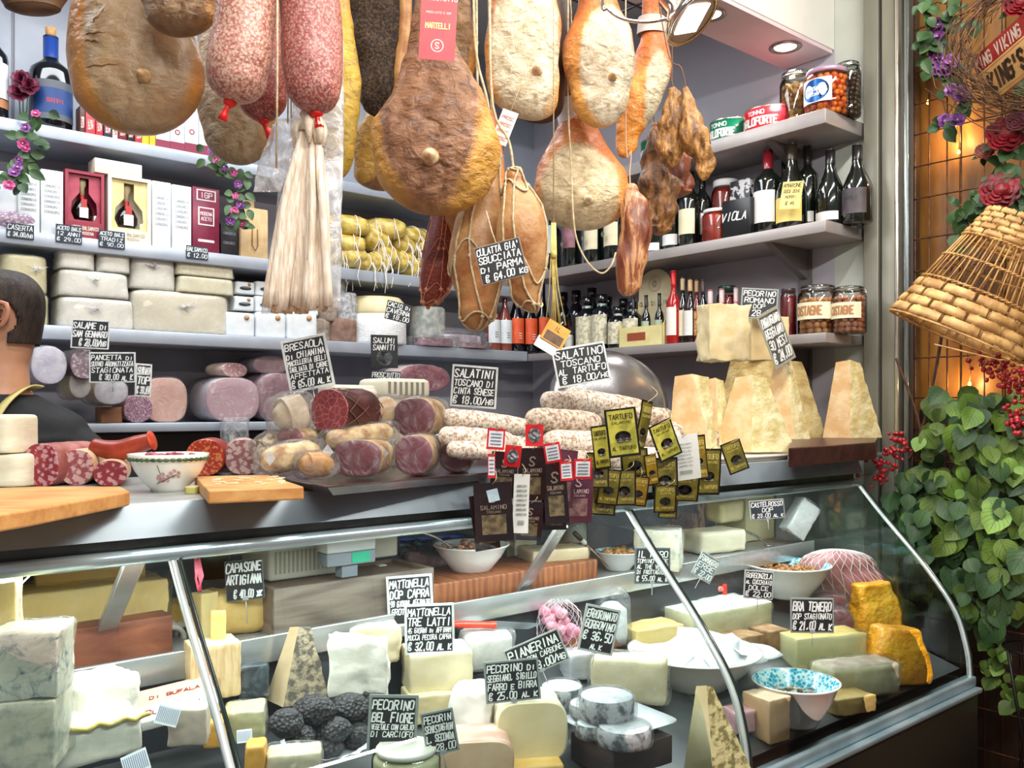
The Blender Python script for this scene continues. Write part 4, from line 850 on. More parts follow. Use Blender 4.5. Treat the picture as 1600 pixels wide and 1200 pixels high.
# third shelf: wrapped white cheeses
def wcheese(label,x0,x1,top,z,d=.16,off=.02,mat=WHITECH,seed=0,sq=.3,amp=.003,film=True,group='white cheeses on the third shelf',crease=True,taper=.97):
 loc,rz,w,h=loc_side('L',x0,x1,top,z,off); t_=thing('wrapped_cheese',label,'cheese',loc,rz,group)
 rblk('cheese',mat,t_,w,d,h,amp,sq,14,seed,taper=taper)
 if film:
  o=rblk('film',FILM2,t_,w*1.03,d*1.03,h*1.02,.004,sq,34,seed+5,y0=-d*.015,taper=taper)
 if crease:
  rnd=random.Random(seed); b=B(); cx,cz=rnd.uniform(-.1,.25)*w,h*.62
  for q in range(7):
   a=rnd.uniform(0,6.28); L=rnd.uniform(.12,.3)*min(w,h*1.5)
   b.tube([(cx+math.cos(a)*L*f,-.004-.006*(1-f),cz+math.sin(a)*L*f*.6)for f in(0,.35,.7,1)],[.005,.0035,.002,.0005],5)
  b.obj('wrap_knot',filmm('fbfcfc',.6,.8,30),t_)
 return t_,pt((x0+x1)/2,top,v=SV+off).z
YL2=M('d6cc98','e6deb4',8,rough=.4,bump=.25,coat=.2)
_,zz=wcheese('pale yellow round cheese at far left behind the man, lower one',2,80,457,L3,.16,.02,YL2,1,.55)
wcheese('pale yellow round cheese at far left behind the man, upper one',0,78,397,zz+.001,.16,.02,YL2,2,.55)
_,z1=wcheese('long white wrapped cheese, bottom of the left stack of four',93,212,465,L3,.17,.02,WHITECH,3)
_,z2=wcheese('white wrapped cheese with a twisted fold, middle of the left stack',93,204,423,z1+.001,.17,.02,WHITECH,4)
wcheese('domed white cheese piece on top of the left stack, left one',92,151,387,z2+.001,.12,.02,WHITECH,5,.45,crease=False)
wcheese('domed white cheese piece on top of the left stack, right one',153,206,390,z2+.001,.12,.02,WHITECH,6,.45,crease=False)
_,z1=wcheese('longest pale cheese loaf, lying on the shelf under two wedges',207,362,456,L3,.17,.02,M('e2dac2','efe9d4',7,rough=.42,bump=.25,coat=.15),7)
wcheese('tall white cheese bundled in film standing on the longest loaf',205,277,395,z1+.001,.16,.03,WHITECH,8,.4)
_,z2=wcheese('white cheese wedge on the longest loaf, lower of two',279,367,433,z1+.001,.13,.02,M('ded6b6','efeacf',9,rough=.4),9,.22,.001,crease=False)
wcheese('white cheese wedge with cream rind, upper of two right of the tall bundle',277,367,405,z2+.001,.13,.02,M('ded6b6','efeacf',9,rough=.4),10,.22,.001,crease=False)
PCK=M('dfe6ea','f0f4f6',12,rough=.5,bump=.3,bs=30)
z_=L3
for r_,(y1,x0,x1,n)in enumerate(((488,352,498,3),(463,366,500,4),(440,368,496,4))):
 for i in range(n):
  a=x0+(x1-x0)*i/n; c=x0+(x1-x0)*(i+1)/n-1.5; loc,rz,w,h=loc_side('L',a,c,y1,z_,.02+.012*r_)
  row=('bottom row','middle row','top row')[r_]; pos=(('leftmost','middle','rightmost')if n==3 else('leftmost','second','third','rightmost'))[i]
  t_=thing('cheese_packet','white paper cheese packet in the %s, %s of its row'%(row,pos),'packet',loc,rz,'white cheese packets')
  rblk('wrapper',PCK,t_,w,.09,h,.002,.25,20,i+r_*4)
  if r_:b=B(); b.lathe([(w*.3,-.0005),(0,-.001)],18,sy=.3,mat=Matrix.Translation((0,-.003,h*.45))@Matrix.Rotation(R(90),4,'X')); b.obj('oval_label',M('5a646c','7a848a',40,rough=.5),t_)
  b=B(); b.lathe([(.0,0),(w*.09,.001),(w*.05,.006),(0,.007)],10,mat=Matrix.Translation((w*.2,-.002,h*.8))@Matrix.Rotation(R(90),4,'X')); b.obj('seal',M('c8a070',rough=.5),t_)
 z_=pt((x0+x1)/2,y1,v=SV+.02+.012*r_).z+.001
# grey rind rounds, the big cut wheel, tomme and vacuum packs
RIND=M('7c7064','a29485',30,rough=.85,bump=.7,bs=90); RIND2=M('8a8f8c','b4b6ae',26,rough=.85,bump=.7,bs=80)
for lab,x0,x1,y1,z,off,m_,sd in(('grey-brown rinded cheese round, bottom right of its pile',520,562,497,L3,.02,M('7a5e50','98786a',24,rough=.8,bump=.6),1),('grey rinded cheese round, bottom left of its pile',481,521,497,L3,.03,RIND,2),('grey mottled cheese wrapped in film, upper right of the rinded pile',532,562,456,L3+.085,.03,M('8a8c90','c6c8ca',60,rough=.5),3),('brown-grey cheese round, upper left of the rinded pile',500,533,452,L3+.085,.03,RIND,4),('greyish film-covered cheese topping the rinded pile',502,545,412,L3+.175,.04,M('8c8e8e','b2b4b4',26,rough=.6),5)):
 loc,rz,w,h=loc_side('L',x0,x1,y1,z,off); t_=tag(rblk('cheese_round',m_,None,w,.12,h,.003,.6,20,sd),lab,'cheese','grey rinded cheeses'); t_.location=loc; t_.rotation_euler=(0,0,R(rz))
loc,rz,w,h=loc_side('L',566,655,462,L3,-.03); w=min(w,.28); t_=thing('round_cheese','big cream cheese wheel wrapped white at the bottom, bearing a small dark ticket','cheese',loc,rz)
b=B(); r=w/2; MT=Matrix.Translation((0,r,0)); b.lathe([(0,h*.55),(r*.99,h*.55),(r,h*.7),(r*.96,h*.9),(r*.82,h),(0,h)],40,mat=MT); b.obj('cheese',M('d8cb9e','e9dfb8',6,rough=.5,bump=.2),t_)
b=B(); b.lathe([(0,0),(r*1.0,0),(r*1.03,.01),(r*1.02,h*.4),(r*1.0,h*.62)],40,mat=MT); b.obj('white_cloth_wrap',M('e4e8ea','f4f6f6',60,rough=.7,bump=.8,bs=120),t_)
sign('small dark ticket leaning on the big cream cheese wheel',620,487,40,30,3.62,[('CACIO di',1),('CAVERNA',1),('€ 18.00',1)],12,20,-5,frame=BLACKB,pin=0,fw=.02)
loc,rz,w,h=loc_side('L',657,703,478,L3,.03); t_=thing('tomme_cheese','grey domed rinded cheese right of the big cream wheel','cheese',loc,rz); rblk('rind',RIND2,t_,w,.14,h,.004,.7,20,7)
VACM=M('8a7a90','c0b4c4',18,rough=.25,bump=.5,bs=40,coat=.4)
for i,(lab,x0,x1,y1,off)in enumerate((('flat vacuum-packed meat pack lying under the grey domed cheese edge',655,722,518,-.03),('shiny clear vacuum pack of sliced meat sticking over the shelf edge',690,768,508,.0),('vacuum-packed dark salami slices left of the rosé bottles',722,775,530,-.03))):
 loc,rz,w,h=loc_side('L',x0,x1,y1,L3+.001+.0*i,off,v=None); t_=thing('vacuum_pack',lab,'packet',loc,rz,'vacuum packs by the corner of the third shelf')
 rblk('meat',M('6a4a54','94707a',20,rough=.4)if i!=1 else M('9a8a94','c4bcc6',20,rough=.4),t_,w*.8,.10,max(.015,h*.6),.004,.5,20,i,y0=.02)
 rblk('film',FILM2,t_,w,.14,max(.02,h*.75),.007,.5,30,i+4)
# golden paper-wrapped cheeses with white strings on the second shelf
GOLD=M('a88c34','d8c068',22,rough=.42,bump=.9,bs=34,dist=.006,coat=.2)
rnd=random.Random(21)
gps=[(536,352,76),(600,358,62),(648,372,50),(535,382,64),(586,376,48),(630,383,40),(545,402,52),(600,400,42),(656,388,40),(570,412,40),(630,410,36),(528,418,40),(588,420,40),(645,420,34),(665,402,24)]
words=('highest of the pile at the left','high right next to the topmost','upper right end of the pile','left, second row','middle, second row','right of middle, second row','left, third row','middle, third row','right edge, third row','low, left of middle','low, right of middle','bottom left corner','bottom middle','bottom right','small one at the right edge')
for i,(x,y,w_)in enumerate(gps):
 v_=SV+.06+.02*(i%3); p=pt(x,y,v=v_); k=p.y/FP; w=w_*k*1.1; hh=26*k
 p.z-=hh*.6
 if i>=11:p.z=L2+.001
 t_=thing('gold_wrapped_cheese','gold paper-wrapped cheese tied with white string, '+words[i],'cheese',p,40+rnd.uniform(-25,25),'gold-wrapped cheeses on the second shelf')
 b=B(); b.rows([[Matrix.Rotation(R(90),3,'Y')@q+Vector((0,0,hh*.6))for q in r]for r in blob_rings([(-w*.5,.004,.004),(-w*.46,hh*.42,hh*.5),(-w*.2,hh*.6,hh*.7),(w*.2,hh*.6,hh*.7),(w*.46,hh*.42,hh*.5),(w*.5,.004,.004)],24,4,.006,40,i)]); b.obj('paper_wrapping',GOLD,t_)
 b=B()
 for s in(-.2,.22):
  b.tube([(w*s,math.cos(a)*hh*.73,hh*.6+math.sin(a)*hh*.64)for a in[2*PI*q/18 for q in range(18)]],.0022,5,closed=True)
 for s in(-.2,-.12,.24):
  L=rnd.uniform(.05,.11); b.tube([(w*s,-hh*.72,hh*.6),(w*s+.006,-hh*.9,hh*.2),(w*s+rnd.uniform(-.015,.015),-hh*.95,-L*.5),(w*s+rnd.uniform(-.02,.02),-hh*.93,-L)],.002,5)
 b.obj('white_string',M('e6e2da',rough=.7),t_)
# ---------------- mid-level: meats on the lowest shelf
def cutlog(name,label,cat,px0,px1,top,z,v,length,skin,face,group=None,turn=0,sq=.9,amp=.002,film=False,seed=0,rr=1.0,back=.7,at=None,facebulge=.002,roll=0):
 """a log lying on its side with its cut face towards the viewer"""
 if at:loc,rz,w,h=at
 else:loc,rz,w,h=loc_side('L',px0,px1,top,z,0,v=v)
 t_=thing(name,label,cat,loc,rz+turn,group); MX=Matrix.Translation((0,0,h/2))@Matrix.Rotation(R(-90),4,'X')@Matrix.Rotation(R(roll),4,'Z')
 rg=blob_rings([(0,w*.5,h*.5),(length*.3,w*.51,h*.51),(length*.7,w*.5*rr,h*.5*rr),(length*.93,w*.5*back,h*.5*back),(length,w*.2*back,h*.2*back)],36,4,amp,14,seed,sq)
 b=B(); b.rows([[MX@q for q in r]for r in rg],cap=False); b.obj('casing',skin,t_)
 b=B(); n=len(rg[0]); c=Vector((0,0,-facebulge)); vs=[MX@c]+[MX@(q*.97+Vector((0,0,-facebulge)))for q in rg[0]]+[MX@q for q in rg[0]]
 fs=[[0,1+(i+1)%n,1+i]for i in range(n)]+[[1+i,1+(i+1)%n,1+n+(i+1)%n,1+n+i]for i in range(n)]
 b.add(vs,fs); b.obj('cut_face',face,t_)
 if film:
  r2=blob_rings([(-.012,w*.3,h*.3),(-.008,w*.5,h*.5),(length*.3,w*.55,h*.54),(length*.9,w*.55,h*.54),(length*1.02,w*.3,h*.3)],30,4,.005,30,seed+3,sq)
  b=B(); b.rows([[MX@q for q in r]for r in r2]); b.obj('film',film if film is not True else FILM2,t_)
 return t_
MORT=salami('c98e9c','bf8496','ead6dc',45,.16,.3,.1); PINKF=salami('94687c','84586c','d4c0cc',150,.42,.35,.2)
cutlog('mortadella','white-rimmed mortadella half in film, right behind the seller\'s neck','sausage',48,104,541,pt(70,600,v=3.3).z,3.30,.2,M('d8d4dc',rough=.4),M('c8c4d8','e0e0ea',20,rough=.3,coat=.5),'cut meats behind the seller',film=True)
cutlog('cut_salami','brown salami wrapped in shiny film behind the two small price signs','salami',110,152,546,pt(130,592,v=3.32).z,3.32,.2,M('5a3430',rough=.4),salami('b8a0b0','8a5a68','ece8ee',60,.4,.3),'cut meats behind the seller',film=True,seed=3)
cutlog('cut_pancetta','rolled pancetta with white fat ring, behind the pancetta price sign','cured meat',146,200,592,pt(170,632,v=3.42).z,3.42,.2,M('e0d4bc',rough=.4),M('b8b4bc','e6e4e8',14,rough=.25,coat=.6),'cut meats behind the seller',film=True,seed=4)
cutlog('cut_pancetta','cream-rimmed pancetta roll touching the seller\'s shoulder','cured meat',108,142,578,pt(125,622,v=3.36).z,3.36,.2,M('e0d4a8',rough=.4),M('c8c4c4','e6e2dc',14,rough=.25,coat=.6),'cut meats behind the seller',film=True,seed=5)
cutlog('cut_salami','round finely speckled purple-pink salami face on the lowest shelf','salami',193,238,618,L4+.001,3.47,.2,M('c0a0a8',rough=.4),PINKF,'cut meats on the lowest shelf',seed=6)
t_=cutlog('mortadella','large peach-pink mortadella in film behind the speckled salami face','sausage',226,292,590,L4+.001,3.50,.2,M('d0a090','dcb0a0',14,rough=.35),M('d8a898','e2b8a8',16,rough=.35,coat=.3),'cut meats on the lowest shelf',film=True,seed=7,sq=.7)
shelf_box('wooden_block','small brown wooden block on the lowest shelf beside the seller','block','L',158,191,636,L4+.001,.08,wood('8a5a3c','a8744c'),.03)
HAMP=M('b8989c','ccacb0',14,rough=.3,bump=.2,coat=.3); HAMF=salami('bf9ca4','cfacb4','e2d6da',22,.14,.3,.1)
cutlog('cooked_ham','large pale pink cooked ham with white fat rim on the lowest shelf','ham',322,405,590,L4+.001,3.47,.25,M('dcd4dc',rough=.35),HAMF,'cooked hams on the lowest shelf',seed=8,sq=.75,film=True)
cutlog('cooked_ham','dark pink cooked ham right of the pale one, partly behind the tall bresaola sign','ham',400,470,583,L4+.001,3.49,.25,M('a4808c',rough=.35),M('8a5e6c','a67c88',12,rough=.3,coat=.3),'cooked hams on the lowest shelf',seed=9,sq=.75,film=True)
t_=cutlog('cut_salami','small pale salami end lying on top of the pale cooked ham','salami',340,393,567,pt(366,589,v=3.50).z,3.50,.12,M('c8b4a8',rough=.5),salami('b89090','a87c80','e0d0c8',60,.35,.4),'small meats on the cooked hams',seed=10,turn=25)
cutlog('cured_ham_half','purplish halved cured ham left of the tall bresaola sign','ham',395,450,556,pt(420,584,v=3.52).z,3.52,.2,M('d0c8d0',rough=.35),M('94707c','b4929c',12,rough=.3,coat=.3),'small meats on the cooked hams',seed=11,film=True)
cutlog('cured_ham_half','dark pink halved ham with white fat, above the white scale','ham',622,702,570,pt(660,612,v=3.3).z,3.3,.2,M('ceb8b4',rough=.35),M('7a3a4a','9c5664',12,rough=.3,coat=.3),None,seed=12,film=True)
t_=tag(rblk('white_pack',M('cfd4de','e4e8f0',16,rough=.3,bump=.5),None,.34,.14,.075,.006,.4,20,3),'crumpled white wrapped pack behind the bresaola sign, above the scale','packet'); t_.location=uv(uof(560,3.45),3.47,L4+.001); t_.rotation_euler=(0,0,R(40))
t_=tag(rblk('clear_bag',filmm('e6e9ec',.5,1,20),None,.11,.05,.16,.008,.5,22,3),'crumpled clear plastic bag hanging over the lowest shelf edge by the hams','bag'); t_.location=uv(uof(368,3.40),3.38,L4-.14); t_.rotation_euler=(0,0,R(40))
# signs stuck among the meats
sign('chalk sign for salame from San Gennaro, above the other two behind the seller',140,522,60,46,3.05,[('SALAME di',1),('SAN GENNARO',1),('€ 28.00/hg',1.1,.08,.8)],2,15,-4,pin=.03)
sign('chalk sign for aromatic aged pancetta beside the speckled salami',176,574,73,48,3.0,[('PANCETTA di',1),('SUINO AROMATIZZATA',1),('STAGIONATA',1),('€ 30.00 al K',1.2,.08,.8)],-1,15,-4,pin=.03)
sign('narrow slanted chalk sign right of the pancetta sign',223,594,26,52,3.1,[('SUINO',1),('TOP',1),('€ 38.00',1)],3,35,-4,pin=.03)
sign('dark printed sign with round white emblem, between the rinded cheeses and the scale',601,549,42,52,3.1,[('SALUMI',1),('SANNITI',1),(' ',2.2)],0,20,-4,pin=.0,frame=BLACKB)
p=pt(603,563,Y=3.08); b=B(); b.lathe([(0,0),(.028,0)],26,0);
b.lathe([(.024,.0006),(.0255,.0006)],26,1,cap=False); text(b,'SALUMI',0,0,.009,y=0,jit=0,slant=0,mi=1,mat=Matrix.Rotation(R(-90),4,'X')@Matrix.Translation((0,-.001,0)));
par=[o for o in bpy.data.objects if o.name.startswith('chalkboard_sign')][-1]
o=b.obj('round_emblem',[M('c8ccd0',rough=.5),M('5a6068',rough=.5)],par); o.location=(0,-.0025,.036); o.rotation_euler=(R(90),0,0)
sign('small dark name strip below the emblem sign',603,586,46,12,3.08,[('PROSCIUTTO',1)],1,18,-4,pin=0,frame=BLACKB)
# ================================================================ right wall shelves
R1,R2,R3=SZ_R
ONI=M('8a6238','b48a58',20,rough=.35); CHIP=M('c8481a','e8862c',40,rough=.3,bump=.5)
jar('big clip jar of brown onions, left of the group on the topmost shelf','R',1208,1252,108,R1,.10,ONI,None,.8,.26,bail=True,group='big jars on the topmost right shelf')
t_=jar('big jar of orange chopped peppers with a blue oval label','R',1241,1306,103,R1,.03,CHIP,M('b89cb4',rough=.3,metal=.3),.88,.16,lab=(.24,.74,M('e8eef4',rough=.5),42,['','PEPERONI',''],M('e8eef4',rough=.5)),group='big jars on the topmost right shelf')
loc,rz,w,h=loc_side('R',1241,1306,103,R1,.03); r=w/2; b=B(); n0=0
b.lathe([(0,0),(1,0)],28,mat=Matrix.Identity(4)); b.v=[(r*1.03*math.sin(x*.62),-r*1.03*math.cos(x*.62),h*(.49+y*.235))for x,y,z in b.v]
n0=len(b.v); text(b,'PEPERONI',0,h*.52,h*.07,y=0,jit=0,slant=0,th=.22,mi=1); text(b,'PICCANTI',0,h*.40,h*.05,y=0,jit=0,slant=0,th=.22,mi=1)
for i in range(n0,len(b.v)):x,y,zz=b.v[i]; b.v[i]=(r*1.045*math.sin(x/r),-r*1.045*math.cos(x/r),zz)
b.obj('blue_oval',[M('1c62b4','2a74c4',12,rough=.4),M('f0f4f8',rough=.5)],t_)
jar('big dark clip jar of olives at the right rear of the topmost right shelf','R',1296,1333,94,R1,.12,M('2e2018','4a3424',20,rough=.35),None,.8,.24,bail=True,group='big jars on the topmost right shelf')
def can(label,x0,x1,top,off,c1,words):
 loc,rz,w,h=loc_side('R',x0,x1,top,R1,off); r=w/2; loc=loc+Matrix.Rotation(R(rz),3,'Z')@Vector((0,r,0)); t_=thing('fish_tin',label,'tin',loc,rz,'flat round tins on the topmost right shelf')
 b=B(); b.lathe([(0,0),(r,0),(r,h),(0,h)],32); b.obj('tin_body',M(c1,rough=.3),t_)
 b=B()
 for z in(0,h):b.lathe([(r*1.01,z-.003),(r*1.02,z),(r*1.01,z+.003)],32,cap=False)
 b.obj('rim',M('d8c8b0',rough=.25,metal=.9),t_); b=B()
 for s,cz,hh in words:
  n0=len(b.v); text(b,s,0,cz*h,hh*h,w=r*1.7,y=0,jit=0,slant=0,th=.26)
  for i in range(n0,len(b.v)):x,y,zz=b.v[i]; b.v[i]=(r*1.015*math.sin(x/r),-r*1.015*math.cos(x/r),zz)
 b.obj('print',M('f0f0ea',rough=.5),t_)
can('red round tuna tin with white lettering beside the onion jar',1146,1216,168,.04,'d02030',[('CARLOFORTE',.42,.3),('TONNO',.78,.16)])
can('green round tuna tin with white lettering left of the red tin',1096,1148,187,.05,'0f7a58',[('CARLOFORTE',.42,.3),('TONNO',.78,.16)])
can('green round tuna tin mostly hidden behind the slanted orange ham',985,1046,216,.05,'0f6a48',[('CARLOFORTE',.42,.3)])
# dark framed display on the shelf level behind the tag
loc,rz,w,h=loc_side('L',806,846,205,L1,.03)
t_=thing('display_stand','small black display frame with a red object, seen between the hams','frame',uv(2.86,3.52,L1),40); b=B(); b.box(-.07,.07,0,.08,0,.006); b.box(-.07,-.055,0,.08,.006,.17); b.box(.055,.07,0,.08,.006,.17); b.box(-.07,.07,0,.08,.17,.18); b.box(-.055,.055,.07,.08,.006,.17); b.obj('frame',M('17171a',rough=.4),t_)
b=B(); b.lathe([(0,0),(.02,.005),(.025,.03),(.01,.05),(0,.055)],14,mat=Matrix.Translation((0,.03,.05))); b.box(-.03,.03,.01,.06,.006,.05,1); b.tube([(0,.03,.1),(0,.03,.17)],.002,5,1); b.obj('red_ornament',[M('a02038',rough=.4),M('b89a68',rough=.5)],t_)
# wine bottles on the middle right shelf
LW=M('dcdad6','e8e6e2',12,rough=.5); LC=M('d8cfae','e4dcc0',12,rough=.5); LY=M('dcc468','e6d27c',10,rough=.6); LD=M('3a3438','4c4448',14,rough=.5)
CR=M('7a1420',rough=.3,coat=.3); CK=M('101012',rough=.3,coat=.3)
WGp='wine bottles on the middle right shelf'
bottle('dark wine bottle with dark red capsule and white label, beside the black carton','R',1168,1206,228,R2,.04,cap=CR,capz=.74,lab=(.13,.50,LW),group=WGp)
bottle('wine bottle with yellow lower label carrying the yellow handwritten note','R',1203,1245,212,R2,.03,cap=M('2a2418',rough=.3),capz=.80,shape='burgundy',lab=(.08,.36,LY,70),group=WGp)
bottle('dark wine bottle with a white foot label, behind the yellow note','R',1236,1268,218,R2,.12,cap=CK,lab=(.10,.22,LW),group=WGp)
bottle('burgundy-shaped bottle with white strip label, second from the right post','R',1266,1306,230,R2,.08,cap=CK,shape='burgundy',lab=(.06,.17,LW),group=WGp)
bottle('burgundy-shaped bottle with dark label, next to the post','R',1306,1350,222,R2,.10,cap=CK,shape='burgundy',lab=(.10,.42,LD),group=WGp,txt=[('BAROLO',.30,.04,1)])
bottle('wine bottle with black capsule half hidden behind the bottle with the yellow note','R',1206,1230,222,R2,.17,cap=CK,group=WGp)
p=pt(1237,302,u=SU-.01); t_=thing('handwritten_note','yellow handwritten paper note taped across the front of a wine bottle','note',p,rot=(R(-4),R(8),R(-50))); b=B(); b.box(-.045,.045,-.001,0,-.06,.045); b.obj('paper',M('d8c272','e2ce84',8,rough=.7),t_)
b=B(); text(b,'AMARONE',.0,.03,.014,w=.08,y=-.0016); text(b,'DOCG 2016',0,.008,.011,w=.07,y=-.0016); text(b,'MORRI',0,-.014,.011,w=.05,y=-.0016); text(b,'€ 45',0,-.038,.012,w=.04,y=-.0016); b.obj('lettering',M('3a3428',rough=.7),t_)
shelf_box('black_carton','black carton with white script lettering, left of the red-capped bottle','box','R',1128,1172,311,R2,.09,M('121214',rough=.35),.02,deco=lambda t_,w,d,h:(lambda b:(text(b,'VIOLA',-w*.05,h*.55,h*.2,y=-.001,slant=.3),b.obj('print',M('e4e4e6',rough=.5),t_)))(B()))
shelf_box('white_carton','white and black printed carton standing behind, on the black carton','box','R',1140,1172,281,R2,.06,M('b8b8ba','1c1c1e',30,rough=.4,lo=.48,hi=.52),.12)
RS=M('9c2414','b8301a',14,rough=.35); WL=M('e6e6e8',rough=.35)
jar('red sauce jar with white lid standing on the middle right shelf','R',1085,1127,325,R2,.02,RS,WL,.86,group='red sauce jars')
jar('darker red sauce jar with white lid, behind and above the front sauce jar','R',1102,1139,279,R2,.14,M('7a1c12','8e2416',14,rough=.35),WL,.86,group='red sauce jars')
for lab,x0,x1,y1,off,lb,z0,z1 in(('dark bottle with a white label left of the red sauce jars',1052,1082,262,.06,LC,.18,.5),('dark bottle just behind the red sauce jar, narrow white label',1078,1100,258,.12,LW,.18,.45),('dark bottle with cream shield label, left of the streaky strip',930,967,250,.03,LC,.2,.52),('dark bottle with cream shield label, under the low pale ham',900,935,252,.03,LC,.2,.52),('dark bottle without visible label behind the streaky strip',995,1030,250,.06,LW,.05,.15),('dark bottle in the shade, left of the bottle pair with shield labels',868,898,256,.05,M('7a4a58','9a6a74',20,rough=.5),.3,.6),('dark bottle with low white label behind the brown pork pieces',1028,1054,260,.09,LW,.1,.24),('bottle next to the corner with a light label',838,866,262,.08,M('c8dce4',rough=.5),.3,.72),('dark bottle behind the streaky strip, its white label peeking out',966,994,255,.05,LC,.2,.5)):
 t_=bottle(lab,'R',x0,x1,y1,R2,off,cap=CK,lab=(z0,z1,lb),group=WGp,rmax=.05)
 if 'shield' in lab:
  b=B(); r=(vof(x0,SU+off)-vof(x1,SU+off))/2; b.lathe([(0,0),(.011,0)],12,sy=1.3,mat=Matrix.Translation((0,-r*1.03,.12))@Matrix.Rotation(R(90),4,'X')); b.obj('shield_print',M('9aa08a',rough=.5),t_)
# lowest right shelf
OG='dark oil bottles on the lowest right shelf'; LO=M('b4b094','ded8be',60,rough=.5,lo=.45,hi=.55)
for i,(x0,x1,y1,off)in enumerate(((892,918,462,.03),(917,941,458,.03),(943,966,478,.02),(966,990,470,.03))):
 bottle('dark oil bottle with green neck seal and pale crest label, '+('leftmost of the front four','second of the front four','the shortest in front','beside the yellow carton')[i],'R',x0,x1,y1,R3,off,'oil',WB,CK,.84,lab=(.1,.62,LO,70),group=OG,name='oil_bottle',ring=.8)
for i,(x0,x1,y1)in enumerate(((880,900,452),(905,925,448),(930,950,462),(955,975,465),(862,880,455))):
 bottle('dark oil bottle in the rear row, '+('behind the leftmost front oil bottle','tallest cap, behind the second front oil bottle','behind the third front oil bottle','behind the front oil bottle beside the carton','nearest the straw tassel')[i],'R',x0,x1,y1,R3,.16,'oil',WB,CK,.84,group=OG,name='oil_bottle')
# carton tray of small bottles with a round-topped card
loc,rz,w,h=loc_side('R',967,1035,412,R3,.02); t_=thing('bottle_carton','pale yellow carton tray with round emblem card, holding green-label bottles','carton',loc,rz)
CY=M('d8cc8c','e4da9e',12,rough=.6); b=B(); hh=h*.24; b.box(-w/2,w/2,0,.003,0,hh); b.box(-w/2,w/2,0,.14,0,.003); b.box(-w/2,-w/2+.003,0,.14,0,hh); b.box(w/2-.003,w/2,0,.14,0,hh); b.prism([(0,hh),(.14,hh),(.14,h*.6)],-w/2,-w/2+.003,mat=XM); b.prism([(0,hh),(.14,hh),(.14,h*.6)],w/2-.003,w/2,mat=XM); b.obj('tray',CY,t_)
b=B(); b.box(-w*.3,w*.12,-.001,0,hh*.3,hh*.7); b.obj('brown_label',M('9a4a30',rough=.5),t_)
b=B(); poly=[(-w*.5,0),(w*.25,0),(w*.25,h*.6)]+[(-w*.12+w*.37*math.cos(R(a)),h*.78+h*.2*math.sin(R(a)))for a in range(0,181,15)]+[(-w*.5,h*.6)]; b.prism(poly,.137,.14); b.obj('back_card',M('c8bc98','d4c8a4',12,rough=.6),t_)
b=B()
for r0,r1 in((.035,.037),(.028,.029),(.018,.019)):b.lathe([(r0,0),(r1,0)],28,mat=Matrix.Translation((-w*.12,.136,h*.8))@Matrix.Rotation(R(90),4,'X'),cap=False)
for a in range(0,360,30):b.tube([(-w*.12+.006*math.cos(R(a)),.136,h*.8+.006*math.sin(R(a))),(-w*.12+.016*math.cos(R(a)),.136,h*.8+.016*math.sin(R(a)))],.0012,4)
text(b,'OLIO DI OLIVA',-w*.12,h*.56,h*.05,w=w*.7,y=.135,jit=0,slant=0); b.obj('emblem_print',M('7c7460',rough=.6),t_)
LG=M('a4b6a0','b8c8b2',12,rough=.5)
for i in range(3):
 lo=loc+Matrix.Rotation(R(rz),3,'Z')@Vector((-w*.3+w*.3*i,.02,.0035))
 bottle('small dark bottle with green-grey label in the yellow carton, '+('left','middle','right')[i]+' of the three','R',0,0,0,0,at=(lo,rz,.042,h*.62),shape='small',glass=WG,cap=M('1a1c20',rough=.3),capz=.76,lab=(.1,.48,LG,75),group='bottles in the yellow carton',name='small_bottle')
SB='slim bottles right of the yellow carton'
for i,(lab,x0,x1,y1,off,cap,lb,gl)in enumerate((('slim bottle with red seal and white label right of the carton',1036,1054,422,.02,M('c01c20',rough=.4),M('e8e0d8',rough=.5),M('a01818',rough=.15,coat=.5)),('slim dark red bottle with cork and cream label, second right of the carton',1053,1068,432,.05,M('b8a080',rough=.5),LC,WG),('slim dark bottle with white side label, tallest cork of the slim ones',1064,1080,434,.04,M('b8946c',rough=.5),LW,M('1a0c0c',rough=.12,coat=.4)),('slim bottle with red and yellow label between two dark slim bottles',1076,1090,436,.06,M('a8845c',rough=.5),M('8a3a2a','c89a5a',60,rough=.5),M('5a1414',rough=.12,coat=.4)),('slim black bottle with pale label, before the pink ones',1086,1100,436,.05,M('4a3a34',rough=.5),LC,WG))):
 bottle(lab,'R',x0,x1,y1,R3,off,'small',gl,cap,.80,lab=(.12,.5,lb,60),group=SB,name='small_bottle')
PK=M('b8808a','c8959c',10,rough=.15,coat=.4);
for i,(x0,x1,y1)in enumerate(((1094,1112,452),(1112,1130,450),(1136,1152,448))):
 bottle('pinkish clear bottle of rose syrup, '+('nearest the slim bottles','middle one behind the cut cheese','right one behind the cut cheese')[i],'R',x0,x1,y1,R3,.04+.02*i,'small',M('a05a64','b06a72',8,rough=.12,coat=.5),M('c8b4b4',rough=.3),.72,group='pink syrup bottles',name='small_bottle')
PN=M('c88450','d89c68',24,rough=.35,bump=.3); LJ=M('dcd6b4','e6e0c2',10,rough=.6)
jar('clip jar of peach-coloured fruit with cream label, left of the pair','R',1234,1289,444,R3,.03,PN,None,.82,.2,lab=(.30,.64,LJ,70,['CASTAGNE'],M('a8764a',rough=.6)),bail=True,group='clip jars on the lowest right shelf')
jar('clip jar of pinkish fruit with cream label, beside the post','R',1289,1338,446,R3,.05,M('b87a5c','c88c74',24,rough=.35,bump=.3),None,.82,.2,lab=(.30,.64,LJ,70,['CASTAGNE'],M('a8764a',rough=.6)),bail=True,group='clip jars on the lowest right shelf')
